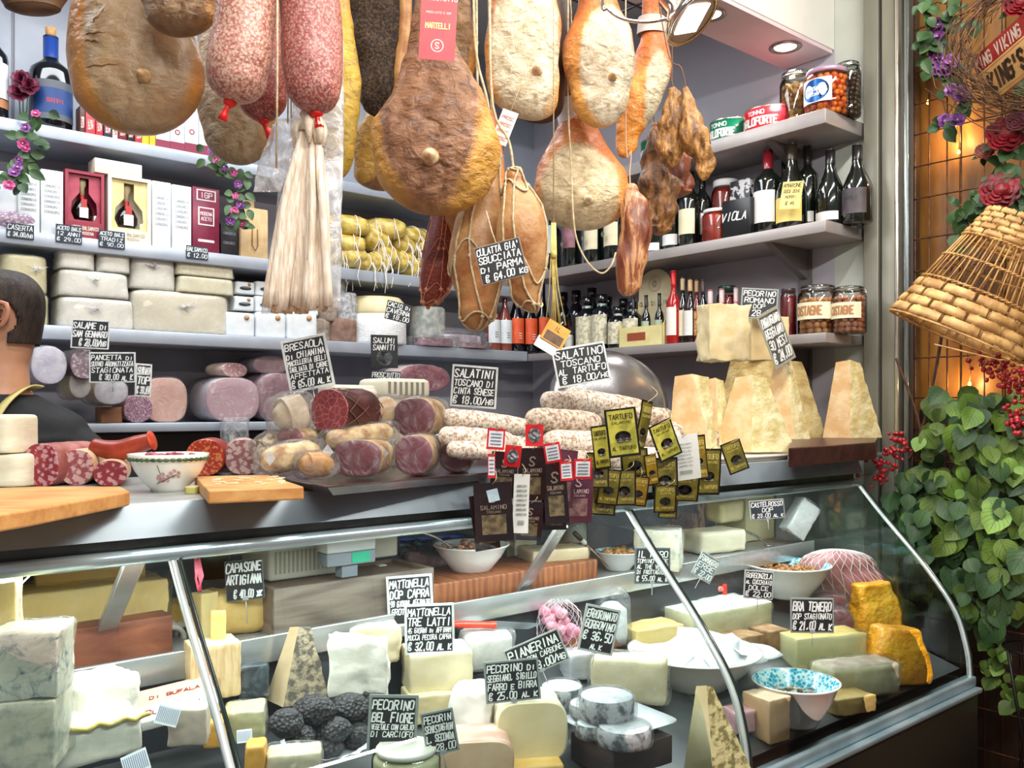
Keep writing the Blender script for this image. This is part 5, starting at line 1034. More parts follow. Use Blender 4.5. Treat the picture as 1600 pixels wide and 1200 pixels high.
jar('small jar of dark red preserve left of the clip jars','R',1214,1236,450,R3,.06,M('7a1620','8e2028',20,rough=.3),M('3a2a2a',rough=.3),.84,group='red preserve jars')
jar('small jar of red preserve with green lid behind the pink bottles','R',1113,1140,446,R3,.14,M('7a1620','8e2028',20,rough=.3),M('1c3c34',rough=.3),.84,group='red preserve jars')
# bottles at the corner, standing on the left third shelf's end
LOr=M('e0552a','ea6436',20,rough=.5); LB=M('d6dde2','e4eaee',14,rough=.5)
for i,(lab,x0,x1,y1,m_,gl)in enumerate((('rosé bottle with pale blue label, left of two near the corner',768,787,452,LB,M('7a3a34','8a4a3c',6,rough=.1,coat=.5)),('rosé bottle with pale blue label, right of two near the corner',787,805,452,LB,M('7a3a34','8a4a3c',6,rough=.1,coat=.5)),('dark bottle with orange label, left of three',805,824,445,LOr,WB),('dark bottle with orange label, middle of three',826,845,445,LOr,WB),('dark bottle with orange label half behind the straw tassel, right of three',847,865,440,LOr,WB))):
 t_=bottle(lab,'L',x0,x1,y1,L3+.001,.02,'burgundy',gl,CK if i>1 else None,.78,lab=(.12,.50,m_,70),group='label bottles near the shelf corner')
 w=uof(x1,SV)-uof(x0,SV); b=B(); r=w/2
 for q in range(3):b.box(-r*.4,r*.1,-r*1.06,-r*1.03,.09-q*.012,.094-q*.012)
 b.obj('label_print',M('f4f0ea' if i>1 else '9aa6ae',rough=.5),t_)
loc=pt(884,552,u=SU+.03); loc.z=R3
t_=jar('small white jar with printed label between the orange and oil bottles','R',0,0,0,0,0,M('d8d8d4',rough=.5),M('4a5058',rough=.4),at=(loc,-50,.05,.10),lab=(.1,.6,M('c8c4bc',rough=.5),70))
# chalk signs at the right
sign('chalk sign for pecorino romano standing behind the cut cheese blocks',1185,474,58,48,3.34,[('PECORINO',1),('ROMANO',1),('DOP',.8),('€ 28.00',1.2)],4,-8,-4,frame=M('8c9290',rough=.5),pin=.03)
# ================================================================ on top of the counter
def on_top(px,py):return pt(px,py,z=ZC)
def dims(p,w,h):return w*p.y/FP,h*p.y/FP
def rod(name,label,cat,a,c,th,mat,v=None,Y=None,group=None,seed=0,amp=.003,ends=(.45,.45),body='casing',n=28,ns=26,sag=0,parent=None,v2=None):
 """a sausage-like body between two points given by pixel and depth plane"""
 p,q=(pt(*a,v=v),pt(*c,v=v2 or v))if v else(pt(*a,Y=Y),pt(*c,Y=v2 or Y)); L=(q-p).length; r=th*p.y/FP/2
 rg=blob_rings([(0,.002,.002),(r*.12,r*ends[0],r*ends[0]),(r*.6,r*.85,r*.85),(L*.25,r,r),(L*.5,r*1.0,r*1.0,sag,0),(L*.78,r*.98,r*.98),(L-r*.6,r*.82,r*.82),(L-r*.12,r*ends[1],r*ends[1]),(L,.002,.002)],n,4,amp,ns,seed)
 b=B(); b.rows(rg); t_=thing(name,label,cat,p,group=group); t_.rotation_euler=(q-p).to_track_quat('Z','Y').to_euler(); b.obj(body,mat,t_); t_['_L']=L; return t_
BOARD=wood('b9793c','dca765',2.2,(1,9,9)); DWOOD=wood('30161a','4a2226',2.5,(1,8,8),.3)
def board(label,poly,th=.024,mat=BOARD,z=ZC,name='cutting_board'):
 ps=[pt(x,y,z=z+th)for x,y in poly]; c=sum(ps,Vector())/len(ps); c.z=z
 bm=bmesh.new(); a=[bm.verts.new((q.x-c.x,q.y-c.y,th))for q in ps]; d=[bm.verts.new((q.x-c.x,q.y-c.y,.0005))for q in ps]; n=len(ps)
 bm.faces.new(a); bm.faces.new(d[::-1])
 for i in range(n):bm.faces.new((a[i],d[i],d[(i+1)%n],a[(i+1)%n]))
 bmesh.ops.recalc_face_normals(bm,faces=bm.faces[:]); bmesh.ops.bevel(bm,geom=bm.edges[:],offset=.003,segments=2,profile=.5,affect='EDGES'); bm.verts.index_update()
 b=B(); b.add([q.co.copy()for q in bm.verts],[[w.index for w in f.verts]for f in bm.faces]); bm.free()
 o=tag(b.obj(name,mat),label,'board'); o.location=c; return o
board('light wooden cutting board at the far left end of the counter top',[(-60,812),(42,797),(203,768),(190,760),(60,760),(-60,764)])
board('light wooden cutting board with crumbs between the flowered bowl and the dark meat tray',[(325,766),(475,760),(420,742),(304,744)])
rnd=random.Random(5); b=B()
for i in range(40):
 p=pt(rnd.uniform(335,445),rnd.uniform(745,757),z=ZC+.0245); s=rnd.uniform(.002,.007); b.box(p.x-s,p.x+s,p.y-s*.7,p.y+s*.7,p.z,p.z+s*.35,rot=None)
tag(b.obj('cheese_crumbs',M('e6d4a4','f2e6c4',30,rough=.6)),'pale cheese crumbs scattered on the middle cutting board','crumbs',kind='stuff')
# flowered bowl
p=on_top(251,770); w,h=dims(p,124,60); t_=thing('ceramic_bowl','white ceramic bowl with green leaf rim band and pink flower, holding meat scraps','bowl',p+Vector((0,.04,0)),0); r=w/2
b=B(); b.lathe([(0,.004),(r*.42,.0),(r*.45,.006),(r*.62,h*.25),(r*.82,h*.55),(r*.95,h*.85),(r,h),(r*.96,h),(r*.9,h*.83),(r*.75,h*.5),(r*.4,h*.15),(0,h*.1)],48); b.obj('bowl_body',M('e6e4da','f0eee6',6,rough=.22,coat=.6),t_)
b=B()
for i in range(40):
 a=2*PI*i/40; mt=Matrix.Rotation(a,4,'Z')@Matrix.Translation((r*.972,0,h*.87))@Matrix.Rotation(R(90),4,'Y')@Matrix.Rotation(R(12),4,'Y'); b.lathe([(0,0),(.0045,0),(.0045,.0012),(0,.0012)],6,mat=mt,sx=.9,sy=1.4)
b.obj('leaf_band',M('35512c','56724a',60,rough=.4),t_)
b=B()
def on_bowl(x,z):
 rr=r*(.62+.2*(z/h-.25)/.3)if z/h<.55 else r*(.82+.13*(z/h-.55)/.3); s=x/rr; return Vector((rr*math.sin(s),-rr*math.cos(s)-.0012,z))
for(fx,fz,sc_)in((.012,.40,1),(.034,.50,.9),(.006,.36,.7)):
 for k in range(5):
  a=k*1.256+.3; c=[on_bowl(fx+sc_*(.004+.0045)*math.cos(a)+.004*sc_*math.cos(q),fz*h+sc_*(.0085)*math.sin(a)*.8+.004*sc_*math.sin(q))for q in[i*PI/4 for i in range(8)]]; b.add(c,[list(range(8))])
b.obj('painted_flower',M('c08a8c','d6a8a4',80,rough=.4),t_)
b=B(); b.tube([on_bowl(-.004+.04*q/6,(.24+.24*q/6)*h)for q in range(7)],.0009,4); b.tube([on_bowl(.008-.001*q,(.5+.08*q)*h)for q in range(4)],.0006,4); b.obj('painted_twig',M('5a5040',rough=.5),t_)
b=B(); rnd=random.Random(8)
for i in range(16):a=rnd.uniform(0,6.28); q=rnd.uniform(0,.6)*r; b.lathe([(0,0),(.012,.003),(.01,.008),(0,.01)],7,mat=Matrix.Translation((q*math.cos(a),q*math.sin(a),h*.80+rnd.uniform(0,.008)))@Euler((rnd.uniform(-.6,.6),rnd.uniform(-.6,.6),a)).to_matrix().to_4x4())
o=b.obj('meat_scraps',M('8a3038','b8606a',60,rough=.4),t_); o['kind']='stuff'
# coarse salami ends
CS=salami('9c2c3c','802030','d2a4a4',68,.46,.35,.3); CS2=salami('a05058','844048','d4b0a8',60,.55,.35,.3); CS3=salami('b8321c','96281a','d88a50',90,.42,.3,.3)
CASE=M('c8a07a','e0c6a4',30,rough=.6,bump=.3)
def top_log(name,label,cat,x0,x1,y0,y1,length,skin,face,turn=0,**k):
 p=on_top((x0+x1)/2,y1)if 'v' not in k else pt((x0+x1)/2,y1,v=k.pop('v')); w,h=dims(p,x1-x0,y1-y0); return cutlog(name,label,cat,0,0,0,0,0,length,skin,face,at=(p,0,w,h),turn=turn,**k)
GC='cut salami ends at the left of the counter'
top_log('cut_salami','bright red coarse salami end with heart-shaped top behind the left cutting board','salami',35,94,693,760,.2,M('8e4a44','b07068',20,rough=.5),CS,-8,group=GC,sq=.75,seed=1)
top_log('cut_salami','marbled pink-grey salami end, middle of the three behind the left board','salami',95,144,702,758,.22,CASE,CS2,14,group=GC,seed=2)
top_log('cut_salami','smaller dark red salami end in beige casing touching the flowered bowl','salami',148,196,720,760,.22,CASE,salami('8a2630','74202a','c89c9c',66,.4,.35),20,group=GC,seed=3)
top_log('cut_salami','orange-red spicy salami end right behind the flowered bowl','salami',292,349,686,744,.15,M('8e2a18',rough=.5),CS3,10,group='cut salami ends right of the bowl',seed=4)
top_log('cut_salami','pinkish marbled salami end, nearest the dark meat tray','salami',352,408,686,742,.2,M('a88878',rough=.5),salami('a06a6c','8a5458','d8c0b8',60,.55,.35),18,group='cut salami ends right of the bowl',seed=5)
t_=thing('soft_salami','bent dark orange soft salami with cut end lying above the flowered bowl','salami',pt(200,712,v=2.02)); k=t_.location.y/FP
ps=cat_rom([((x-200)*k,0,(712-y)*k)for x,y in((142,695),(165,702),(190,703),(215,695),(238,688))],6); b=B(); n=len(ps)
b.tube(ps,[.004]+[.0125+.010*math.sin(PI*min(1,(i+2)/n*.85))for i in range(1,n)],20); b.obj('casing',M('8a2a18','b04024',16,rough=.4,bump=.35,bs=60,coat=.2),t_)
e=Vector(ps[-1]); d=(e-Vector(ps[-2])).normalized(); b=B(); b.lathe([(.0225,-.001),(.021,.0012),(0,.003)],20,mat=Matrix.Translation(e)@d.to_track_quat('Z','Y').to_matrix().to_4x4()); b.obj('cut_face',M('c83a20','e05a30',60,rough=.35),t_)
# white cheeses at the left edge
for lab,x1,y0,y1,vv in(('cream round cheese at the far left edge of the counter, lower one',34,710,762,2.05),('pale cream cheese standing on the lower round at the left edge',19,648,709,2.05)):
 p=pt(-8,y1,v=vv); w,h=dims(p,(x1+8)*2,y1-y0); t_=tag(rblk('cream_cheese',M('e2d6b8','efe6cc',10,rough=.5,bump=.2,bs=50,st=(1,1,4)),None,w,.12,h,.002,.6,20,3),lab,'cheese'); t_.location=p
t_=rblk('cheese_scrap',M('b8b468','d2cc88',30,rough=.5),None,.024,.03,.014,.001,.6); t_.location=on_top(296,772); tag(t_,'small greenish cheese scrap beside the foot of the flowered bowl','cheese')
# dark tray with cured meats
ps=[on_top(398,748),on_top(520,772),on_top(772,748),pt(700,728,z=ZC),pt(450,728,z=ZC)]
c=on_top(585,752); t_=thing('serving_tray','long dark brown serving tray carrying the wrapped bresaola pieces','tray',c+Vector((0,0,0)),0)
TR=M('3a2022','4c2c2c',14,rough=.25,coat=.5)
def ring_of(pts_,sc_,z):return[Vector(((q.x-c.x)*sc_,(q.y-c.y)*sc_,z))for q in pts_]
P4=[on_top(395,752),on_top(512,778),on_top(770,752),pt(790,728,z=ZC),pt(430,728,z=ZC)]
b=B(); b.rows([ring_of(P4,.9,.001),ring_of(P4,1,.018),ring_of(P4,1.01,.021),ring_of(P4,.98,.021),ring_of(P4,.89,.006)],smooth=False); b.obj('tray_body',TR,t_)
BRS=M('6e2c38','8c4450',18,rough=.32,bump=.1,coat=.25); BRF=M('6a2634','8c4450',9,rough=.35,bump=.08,coat=.3); YFAT=M('9c6c2c','e4cc9a',30,rough=.4,bump=.9,bs=50,lo=.36,hi=.58,detail=6); MESH_=M('3c1a1c','5a2c2a',20,rough=.4,bump=.2)
t=NT('marbled_beef'); co=t.coord(); f=t.voro(co,60,'DISTANCE_TO_EDGE'); MARB=t.fin(t.mix(t.ramp(f,[(.01,'ffffff'),(.045,'000000')]),t.ramp(t.noise(co,20,4),[(.3,'7c2a30'),(.7,'9c4448')]),'b87878'),.35,coat=.2)
GB='cured meats on the dark tray'; zt=ZC+.022
def tlog(name,label,x0,x1,y0,y1,vv,length,skin,face,turn=0,**k):
 p=pt((x0+x1)/2,y1,v=vv); w,h=dims(p,x1-x0,y1-y0); return cutlog(name,label,'cured meat',0,0,0,0,0,length,skin,face,at=(p,0,w,h),turn=turn,group=GB,**k)
t_=tlog('cut_bresaola','large upright cut bresaola in a dark string net, marbled red face',478,552,608,676,1.78,.15,MESH_,MARB,-28,seed=1,sq=.85,rr=1.05)
b=B(); w,h=dims(t_.location,74,68)
for i in range(9):
 for s in(1,-1):
  ps=[]
  for q in range(15):
   f=q/14; a=2*PI*(i/9)+s*f*1.9; rr=1.02 if f<.75 else 1.02-.5*(f-.75)/.25*.6; ps.append((w*.52*rr*math.cos(a),.002+.146*f,h/2+h*.52*rr*math.sin(a)))
  b.tube(ps,.0011,4)
b.obj('string_net',M('7a5448',rough=.6),t_)
tlog('cut_bresaola','bresaola half with pale fat wrapper, upper right on the dark tray pile',614,680,622,682,1.80,.15,YFAT,BRF,-12,seed=2,sq=.8,film=True)
tlog('cut_bresaola','wide wrapped bresaola with purple-red face, front middle of the tray',520,596,688,744,1.70,.16,YFAT,BRF,-6,seed=3,sq=.7,film=True)
tlog('cut_bresaola','film-wrapped bresaola with white fat underside, second from right on the tray',617,676,680,742,1.70,.16,M('b89060','d8c09a',20,rough=.4,bump=.6),BRF,-4,seed=4,sq=.85,film=True)
tlog('cut_bresaola','small wrapped bresaola end at the right end of the dark tray',688,738,684,738,1.72,.14,YFAT,BRF,-2,seed=5,sq=.85,film=True)
tlog('cut_bresaola','fat-rimmed bresaola piece at the left end of the tray, face to the left',425,482,668,712,1.84,.18,YFAT,M('94404c','b06068',14,rough=.35,coat=.2),-30,seed=6,sq=.8,film=True)
for lab,a,c_,th,vv,m_,sd in(('yellow-brown film-wrapped pancetta roll lying along the left of the tray',(408,722),(500,706),46,1.76,YFAT,1),('golden crusted piece in clear film at the front left of the tray',(468,728),(520,724),40,1.70,M('b07830','d4a458',24,rough=.4,bump=.8,bs=60),2),('yellow fat-covered piece lying across the tray between the bresaola halves',(510,688),(612,674),34,1.76,YFAT,3),('wrapped pale piece resting behind the netted bresaola at the left',(428,655),(482,640),60,1.86,M('c8b494','e2d4bc',20,rough=.35,bump=.6),4),('brown fat-edged piece between the two upper bresaola pieces',(568,655),(622,640),52,1.88,M('b89468','d8c49c',20,rough=.35,bump=.6),5),('netted beige salami end at the far left behind the tray',(404,712),(440,690),44,1.90,M('8a6438','d8c49c',90,rough=.5,bump=.4,lo=.45,hi=.55),6)):
 t_=rod('wrapped_cured_meat',lab,'cured meat',a,c_,th,m_,v=vv,group=GB,seed=sd); w=t_['_L']; r=th*t_.location.y/FP/2*1.12
 wrap(t_,[(-.01,r*.2,r*.2),(.0,r*.9,r*.9),(w*.5,r*1.05,r*1.05),(w,r*.9,r*.9),(w+.012,r*.3,r*.3)],.006,sd,m=FILM2)
b=B()
for x,y in((598,708),(422,716),(512,706)):
 p=pt(x,y,v=1.685); k=p.y/FP; b.prism([(p.x-9*k,p.z),(p.x,p.z-12*k),(p.x+9*k,p.z),(p.x,p.z+12*k)],p.y-.002,p.y-.001)
 tag(b.obj('foil_label',M('c6ccd4','dde2e8',60,rough=.3,metal=.3)),'small diamond-shaped silver label on the film of the '+('front middle','leftmost','golden crusted')[(598,422,512).index(x)]+' piece','label','silver diamond labels'); b=B()
# white counter scale behind the meats
p=pt(620,668,v=2.02); t_=thing('counter_scale','cream white counter scale with blue-grey maker plate behind the bresaola tray','scale',uv(uof(606,2.0),2.04,ZC),40)
SCW=M('dcd8c4','e6e2d0',5,rough=.4); k=2.4/FP
b=B(); b.box(-.15,.13,0,.12,0,.19,0,.012); b.box(-.14,-.01,.0,.09,.19,.225,0,.01); b.box(-.16,-.02,-.03,.03,.12,.215,0,.012); b.box(.0,.16,-.01,.12,.19,.245,0,.014); b.obj('body',SCW,t_)
b=B(); b.box(-.155,-.05,-.033,-.03,.165,.198); b.obj('maker_plate',M('b4c4c8',rough=.4),t_); b=B(); b.box(-.152,-.085,-.0345,-.033,.171,.192); b.obj('blue_field',M('2f6ea0',rough=.4),t_); b=B(); text(b,'MASTER',-.118,.182,.012,w=.06,y=-.0352,jit=0,slant=0); b.obj('print',CHALK,t_)
b=B()
for i in range(7):b.box(.02+i*.018,.028+i*.018,-.011,-.009,.20,.235)
b.obj('vent_slots',M('8a8878',rough=.5),t_)
# slicer dome
t_=thing('meat_slicer','grey polished meat slicer with domed blade cover behind the salamini','slicer',uv(uof(965,2.1),2.14,ZC),40); SLM=M('8c8a8c','a4a2a4',4,rough=.22,metal=.8)
b=B(); b.lathe([(0,.035),(.08,.03),(.14,.012),(.165,-.01),(.165,-.03),(0,-.03)],40,mat=Matrix.Translation((.02,0,.20))@Matrix.Scale(1.15,4)@Matrix.Rotation(R(68),4,'X')@Matrix.Rotation(R(-14),4,'Y'),sx=1.25); b.obj('blade_cover',SLM,t_)
b=B(); b.box(-.2,.2,.03,.2,0,.03,0,.01); b.box(-.04,.12,.08,.16,.03,.12,0,.02); b.obj('base',SLM,t_)
b=B(); b.box(-.21,-.02,-.02,.10,.185,.2,0,.006,rot=Matrix.Rotation(R(8),4,'Y')); b.obj('feed_table',M('9a989c',rough=.3,metal=.7),t_)
b=B(); b.lathe([(0,0),(.012,0),(.012,.08),(0,.085)],14,mat=Matrix.Translation((-.04,-.07,.10))@Matrix.Rotation(R(20),4,'Y')); b.obj('handle',M('26262a',rough=.4),t_)
# blue-white plastic container behind the salamini
t_=tag(rblk('plastic_tub',M('b4c8dc','ccdcea',6,rough=.3),None,.22,.14,.075,.002,.3),'light blue plastic tub behind the salatini sign','container'); t_.location=uv(uof(800,2.1),2.14,ZC+.03); t_.rotation_euler=(0,0,R(40))
# salamini
MOLD=M('ab8e78','e6dccd',110,rough=.85,bump=.6,bs=190,lo=.40,hi=.54,detail=6)
MOLD2=M('94745c','dccdba',90,rough=.8,bump=.6,bs=130,lo=.38,hi=.58,detail=6)
GSL='salamini at the left, around the salatini sign'; GSR='salamini in the right stack under the gold tags'
SL=[((692,652),(822,668),34,1.80,'topmost and longest of the left stack'),((688,680),(800,690),34,1.70,'front one of the left stack, beside the bresaola'),((700,702),(795,706),30,1.68,'lowest one of the left stack'),((790,660),(840,672),26,1.84,'short end peeking behind the longest of the left stack'),((770,690),(832,700),30,1.74,'right end of the left stack, above the small red tags')]
for i,(a,c_,th,vv,lab)in enumerate(SL):t_=rod('small_salami','white mould-covered small salami, '+lab,'salami',a,c_,th,MOLD,v=vv,group=GSL,seed=i); b=B(); L=t_['_L']; b.lathe([(.001,0),(.004,.002),(.007,.012),(.0,.014)],8,mat=Matrix.Translation((0,0,L-.002))); b.obj('tied_end',STR,t_)
SRt=[((848,626),(968,632),34,1.86,'highest of the stack, at the left'),((884,618),(1006,636),28,1.95,'highest, rear one'),((824,655),(935,662),40,1.78,'left end of the second layer'),((850,690),(945,694),40,1.74,'left end of the third layer'),((930,640),(1012,650),30,1.86,'middle of the second layer, behind the gold tags'),((1000,648),(1052,655),30,1.80,'right end of the second layer, beside the parmesan'),((955,680),(1060,684),36,1.74,'middle one behind the white tag'),((1040,672),(1118,684),34,1.76,'right end touching the front parmesan'),((870,722),(950,722),36,1.68,'bottom left one above the burgundy tags'),((940,715),(1040,716),36,1.68,'bottom middle one behind the gold tags'),((1030,704),(1120,708),34,1.70,'bottom right one'),((815,690),(862,695),30,1.80,'short one at the left foot of the stack'),((800,715),(868,716),32,1.70,'lowest left one between the red tags')]
for i,(a,c_,th,vv,lab)in enumerate(SRt):t_=rod('small_salami','knobbly mould-covered small salami, '+lab,'salami',a,c_,th,MOLD2 if i%3 else MOLD,v=vv,group=GSR,seed=i+20,amp=.004); b=B(); L=t_['_L']; b.tube([(0,0,L-.004),(.002,0,L+.006),(-.002,0,L+.012)],.0014,5); b.obj('tied_end',STR,t_)
# hanging tags in front of the fascia
GT=M('8c8a2c','c0b84a',26,rough=.35,coat=.3); GT2=M('4e4618','7e7426',18,rough=.35,coat=.4); GT3=M('7a6420','b8942c',14,rough=.25,coat=.5,metal=.4); BLKE=M('17140f',rough=.3); TRF=M('1b1712','3a3228',60,rough=.6)
def htag(label,cx,cy,w,h,v,roll,kind,yaw=5,up=None,seed=0,lean=3,pic=True):
 p=pt(cx,cy-h/2,v=v); k=p.y/FP; W,Hh=w*k,h*k; a=R(roll)
# the card hangs from its top centre
 q=pt(cx+h/2*math.sin(a)*0,cy-h/2,v=v); t_=thing('hanging_tag',label,'tag',q,rot=(R(lean),a,R(yaw)),group={'g':'gold truffle tags','d':'gold truffle tags','o':'gold truffle tags','b':'black and burgundy salami tags','m':'black and burgundy salami tags','r':'small red and white tags','R':'small red and white tags','w':'white paper tags'}[kind])
 F={'g':(BLKE,GT),'d':(BLKE,GT2),'o':(BLKE,GT3),'b':(M('1a1012','2a1a1c',10,rough=.3,coat=.3),)*2,'m':(M('4a2434','64384a',10,rough=.3,coat=.3),)*2,'r':(M('d02028',rough=.4),M('dfe4ea',rough=.5)),'R':(M('d02028',rough=.4),M('d02028',rough=.4)),'w':(M('dfe2dc',rough=.6),M('dfe2dc',rough=.6))}[kind]
 bend=.10*Hh*(1 if seed%2 else-.5); nz=6
 b=B(); vs=[]; fs=[]
 for j in range(nz+1):
  z=-Hh*j/nz; y=bend*(j/nz)**2-.0; vs+=[(-W/2,y,z),(W/2,y,z),(W/2,y+.0012,z),(-W/2,y+.0012,z)]
 for j in range(nz):
  for s in range(4):fs.append([4*j+s,4*j+(s+1)%4,4*j+4+(s+1)%4,4*j+4+s])
 fs+=[[3,2,1,0],[4*nz+i for i in range(4)]]; b.add(vs,fs); T0=t_; t_=b.obj('card',F[0],t_)
 yb=lambda z:bend*(z/Hh)**2-.0008
 def patch(x0,x1,z0,z1,m_,nm,e=0):
  b=B(); vs=[]; n=4
  for j in range(n+1):z=z0+(z1-z0)*j/n; vs+=[(x0,yb(z)-e,z),(x1,yb(z)-e,z)]
  b.add(vs,[[2*j,2*j+1,2*j+3,2*j+2]for j in range(n)]); return b.obj(nm,m_,t_)
 if kind in 'gdo':
  patch(-W*.43,W*.43,-Hh*.04,-Hh*.95,F[1],'printed_field')
  b=B(); zc=-Hh*.58; b.lathe([(0,0),(W*.25,.0)],14,mat=Matrix.Translation((0,yb(zc)-.0012,zc))@Matrix.Rotation(R(90),4,'X'),sy=.7); b.obj('truffle_print',TRF,t_)
  b=B(); zc=-Hh*.66
  for dx in(-.09,.12):b.lathe([(0,0),(W*.13,.0)],12,mat=Matrix.Translation((dx*W,yb(zc)-.0018,zc))@Matrix.Rotation(R(90),4,'X'),sy=.6)
  b.obj('slice_print',M('d0ccb4',rough=.4),t_)
  b=B();
  for s,z_,h_ in(('TARTUFO',-Hh*.17,Hh*.10),('SALAMINO',-Hh*.29,Hh*.05),('AL TARTUFO',-Hh*.82,Hh*.07)):text(b,s,0,z_,h_,w=W*.75,y=yb(z_)-.0014,jit=0,slant=0)
  b.obj('print',M('3a3418' if kind=='g' else 'c8b868',rough=.4),t_)
 elif kind in 'bm':
  patch(-W*.32,W*.32,-Hh*.55,-Hh*.88,M('4a4030','7c6c4c',60,rough=.5)if kind=='b' else M('6a4c50','94706c',60,rough=.5),'picture')
  b=B(); text(b,'SALAMINO',0,-Hh*.42,Hh*.07,w=W*.7,y=yb(-Hh*.42)-.0014,jit=0,slant=0); text(b,'TOSCANO',0,-Hh*.50,Hh*.035,w=W*.5,y=yb(-Hh*.5)-.0014,jit=0,slant=0); text(b,'S',0,-Hh*.25,Hh*.16,y=yb(-Hh*.25)-.0014,jit=0); b.obj('print',M('a09080' if kind=='b' else 'c8b0b0',rough=.4),t_)
 elif kind=='r':
  patch(-W*.4,W*.4,-Hh*.12,-Hh*.88,F[1],'white_field'); b=B()
  for q in range(4):z_=-Hh*(.26+.16*q); b.box(-W*.3,W*.3,yb(z_)-.0016,yb(z_)-.0012,z_-Hh*.02,z_+Hh*.02)
  b.obj('print_lines',M('5a6470',rough=.5),t_)
 elif kind=='R':
  b=B(); zc=-Hh*.5; b.lathe([(0,0),(W*.36,0)],18,mat=Matrix.Translation((0,yb(zc)-.0010,zc))@Matrix.Rotation(R(90),4,'X'),sy=1.15); b.obj('white_disc',M('d8d4d4',rough=.5),t_)
  b=B(); text(b,'S',0,zc,Hh*.4,y=yb(zc)-.0016,jit=0,slant=0); b.lathe([(W*.27,0),(W*.29,0)],18,mat=Matrix.Translation((0,yb(zc)-.0014,zc))@Matrix.Rotation(R(90),4,'X'),cap=False,sy=1.15); b.obj('emblem',M('4a5058',rough=.5),t_)
 else:
  b=B()
  for q in range(7):z_=-Hh*(.2+.08*q); text(b,'INGREDIENTI'[:11-q%4],0,z_,Hh*.035,w=W*.7,y=yb(z_)-.0014,jit=0,slant=0,seed=q)
  for q in range(14):z_=-Hh*.82; b.box(-W*.2+q*W*.03,-W*.2+q*W*.03+W*(.008+.01*(q%2)),yb(z_)-.0016,yb(z_)-.0012,z_-Hh*.04,z_+Hh*.04)
  b.obj('print',M('7a807c',rough=.5),t_)
 t_=T0
 if up:
  m=Matrix.Translation(t_.location)@Euler((R(lean),a,R(yaw))).to_matrix().to_4x4(); i_=m.inverted(); e=i_@pt(up[0],up[1],v=v+up[2]); b=B(); b.tube(cat_rom([(0,0,-.004),(e.x*.4+.002,-.004,e.z*.5),tuple(e)],5),.0009,5); b.obj('string',STR,t_)
 return t_
VT=1.525
GTL=[(968,676,50,76,'g',-7,0,'largest bright gold truffle tag, top left of the cluster'),(1012,668,32,84,'d',8,50,'narrow turned dark gold tag right of the largest one'),(1030,690,42,60,'g',-22,20,'tilted gold tag with white truffle print, next to the turned one'),(935,700,26,70,'g',-8,5,'gold tag half hidden behind the left side of the largest one'),(934,735,36,56,'d',0,5,'dark gold tag at the upper left corner below the largest'),(955,762,34,58,'d',6,5,'dark gold tag in the lower left, right of the corner one'),(942,780,46,50,'d',4,5,'lowest left dark gold tag'),(990,724,44,44,'d',-6,5,'dark gold tag in the middle, under the largest one'),(975,762,40,56,'d',0,10,'dark gold tag in the lower middle'),(1000,768,32,48,'o',6,5,'shiny amber gold tag in the lower middle'),(1038,745,42,60,'d',-2,5,'dark green-gold tag left behind the white tag'),(1040,780,36,44,'d',0,5,'dark gold tag under the one left behind the white tag'),(1088,715,28,70,'o',-6,8,'amber tag behind the right edge of the white tag'),(1108,738,40,74,'d',0,5,'dark gold tag with gold foot band, right of the white tag'),(1140,715,34,50,'d',-20,8,'rightmost dark gold tag, under the tall parmesan'),(1072,762,46,44,'d',3,5,'dark gold tag below the white tag'),(1045,795,30,30,'d',5,5,'small low dark gold tag beneath the white tag'),(1015,735,20,50,'o',-10,10,'narrow amber tag in the centre of the cluster')]
for i,(cx,cy,w,h,kd,rl,yw,lab)in enumerate(GTL):htag(lab,cx,cy,w,h,VT-.006*(i%6 if kd!='g' else-1)+(.0 if kd!='g' else-.045),rl,kd,yw,(cx+(-8,6,12)[i%3],cy-h/2-22,.06),i)
htag('white paper tag with fine print hanging right of the gold tags centre',1066,716,48,72,VT-.05,-8,'w',5,(1058,665,.08),3)
BTL=[(769,800,60,92,'b',-3,'frontmost black tag with a small blue sticker, lowest left of the dark tags'),(752,818,40,90,'b',-8,'black tag behind the frontmost one, its left edge showing'),(790,742,42,72,'b',4,'black tag under the two small red tags'),(832,742,44,84,'b',0,'black tag with yellowish picture in the middle of the dark ones'),(865,770,38,96,'b',-4,'dark tag left of the burgundy ones'),(830,815,40,62,'b',3,'low black tag right of the white strip tag'),(866,800,40,56,'b',0,'low dark tag under the one left of the burgundy tags'),(905,775,46,88,'m',0,'burgundy tag at the right of the dark tags'),(888,748,32,90,'m',6,'burgundy tag behind, partly covered by the right one')]
for i,(cx,cy,w,h,kd,rl,lab)in enumerate(BTL):htag(lab,cx,cy,w,h,VT-.005*(i%5)+(-.04 if i==0 else 0),rl,kd,8,(cx+(4,-6,8)[i%3],cy-h/2-24,.07),i)
htag('narrow white strip tag with fine print between the black tags',816,787,25,92,VT-.045,2,'w',10,(812,720,.08),2)
for i,(cx,cy,w,h,kd,rl,lab)in enumerate([(776,686,28,33,'r',4,'small white tag with red border, highest left'),(803,713,26,34,'R',6,'small red tag with white disc, left one'),(835,680,28,34,'R',0,'small red tag with white disc, upper one on the salami'),(861,708,26,32,'r',-10,'small white tag with red border, right of the upper disc tag'),(884,736,20,30,'r',-4,'small white tag with red border half behind the burgundy tag'),(911,733,28,32,'r',0,'small white tag with red border on the burgundy tag'),(768,728,12,38,'r',0,'narrow red and white strip above the frontmost black tag')]):
 htag(lab,cx,cy,w,h,VT-.075,rl,kd,5,(cx+2,cy-h/2-12,.09),i)
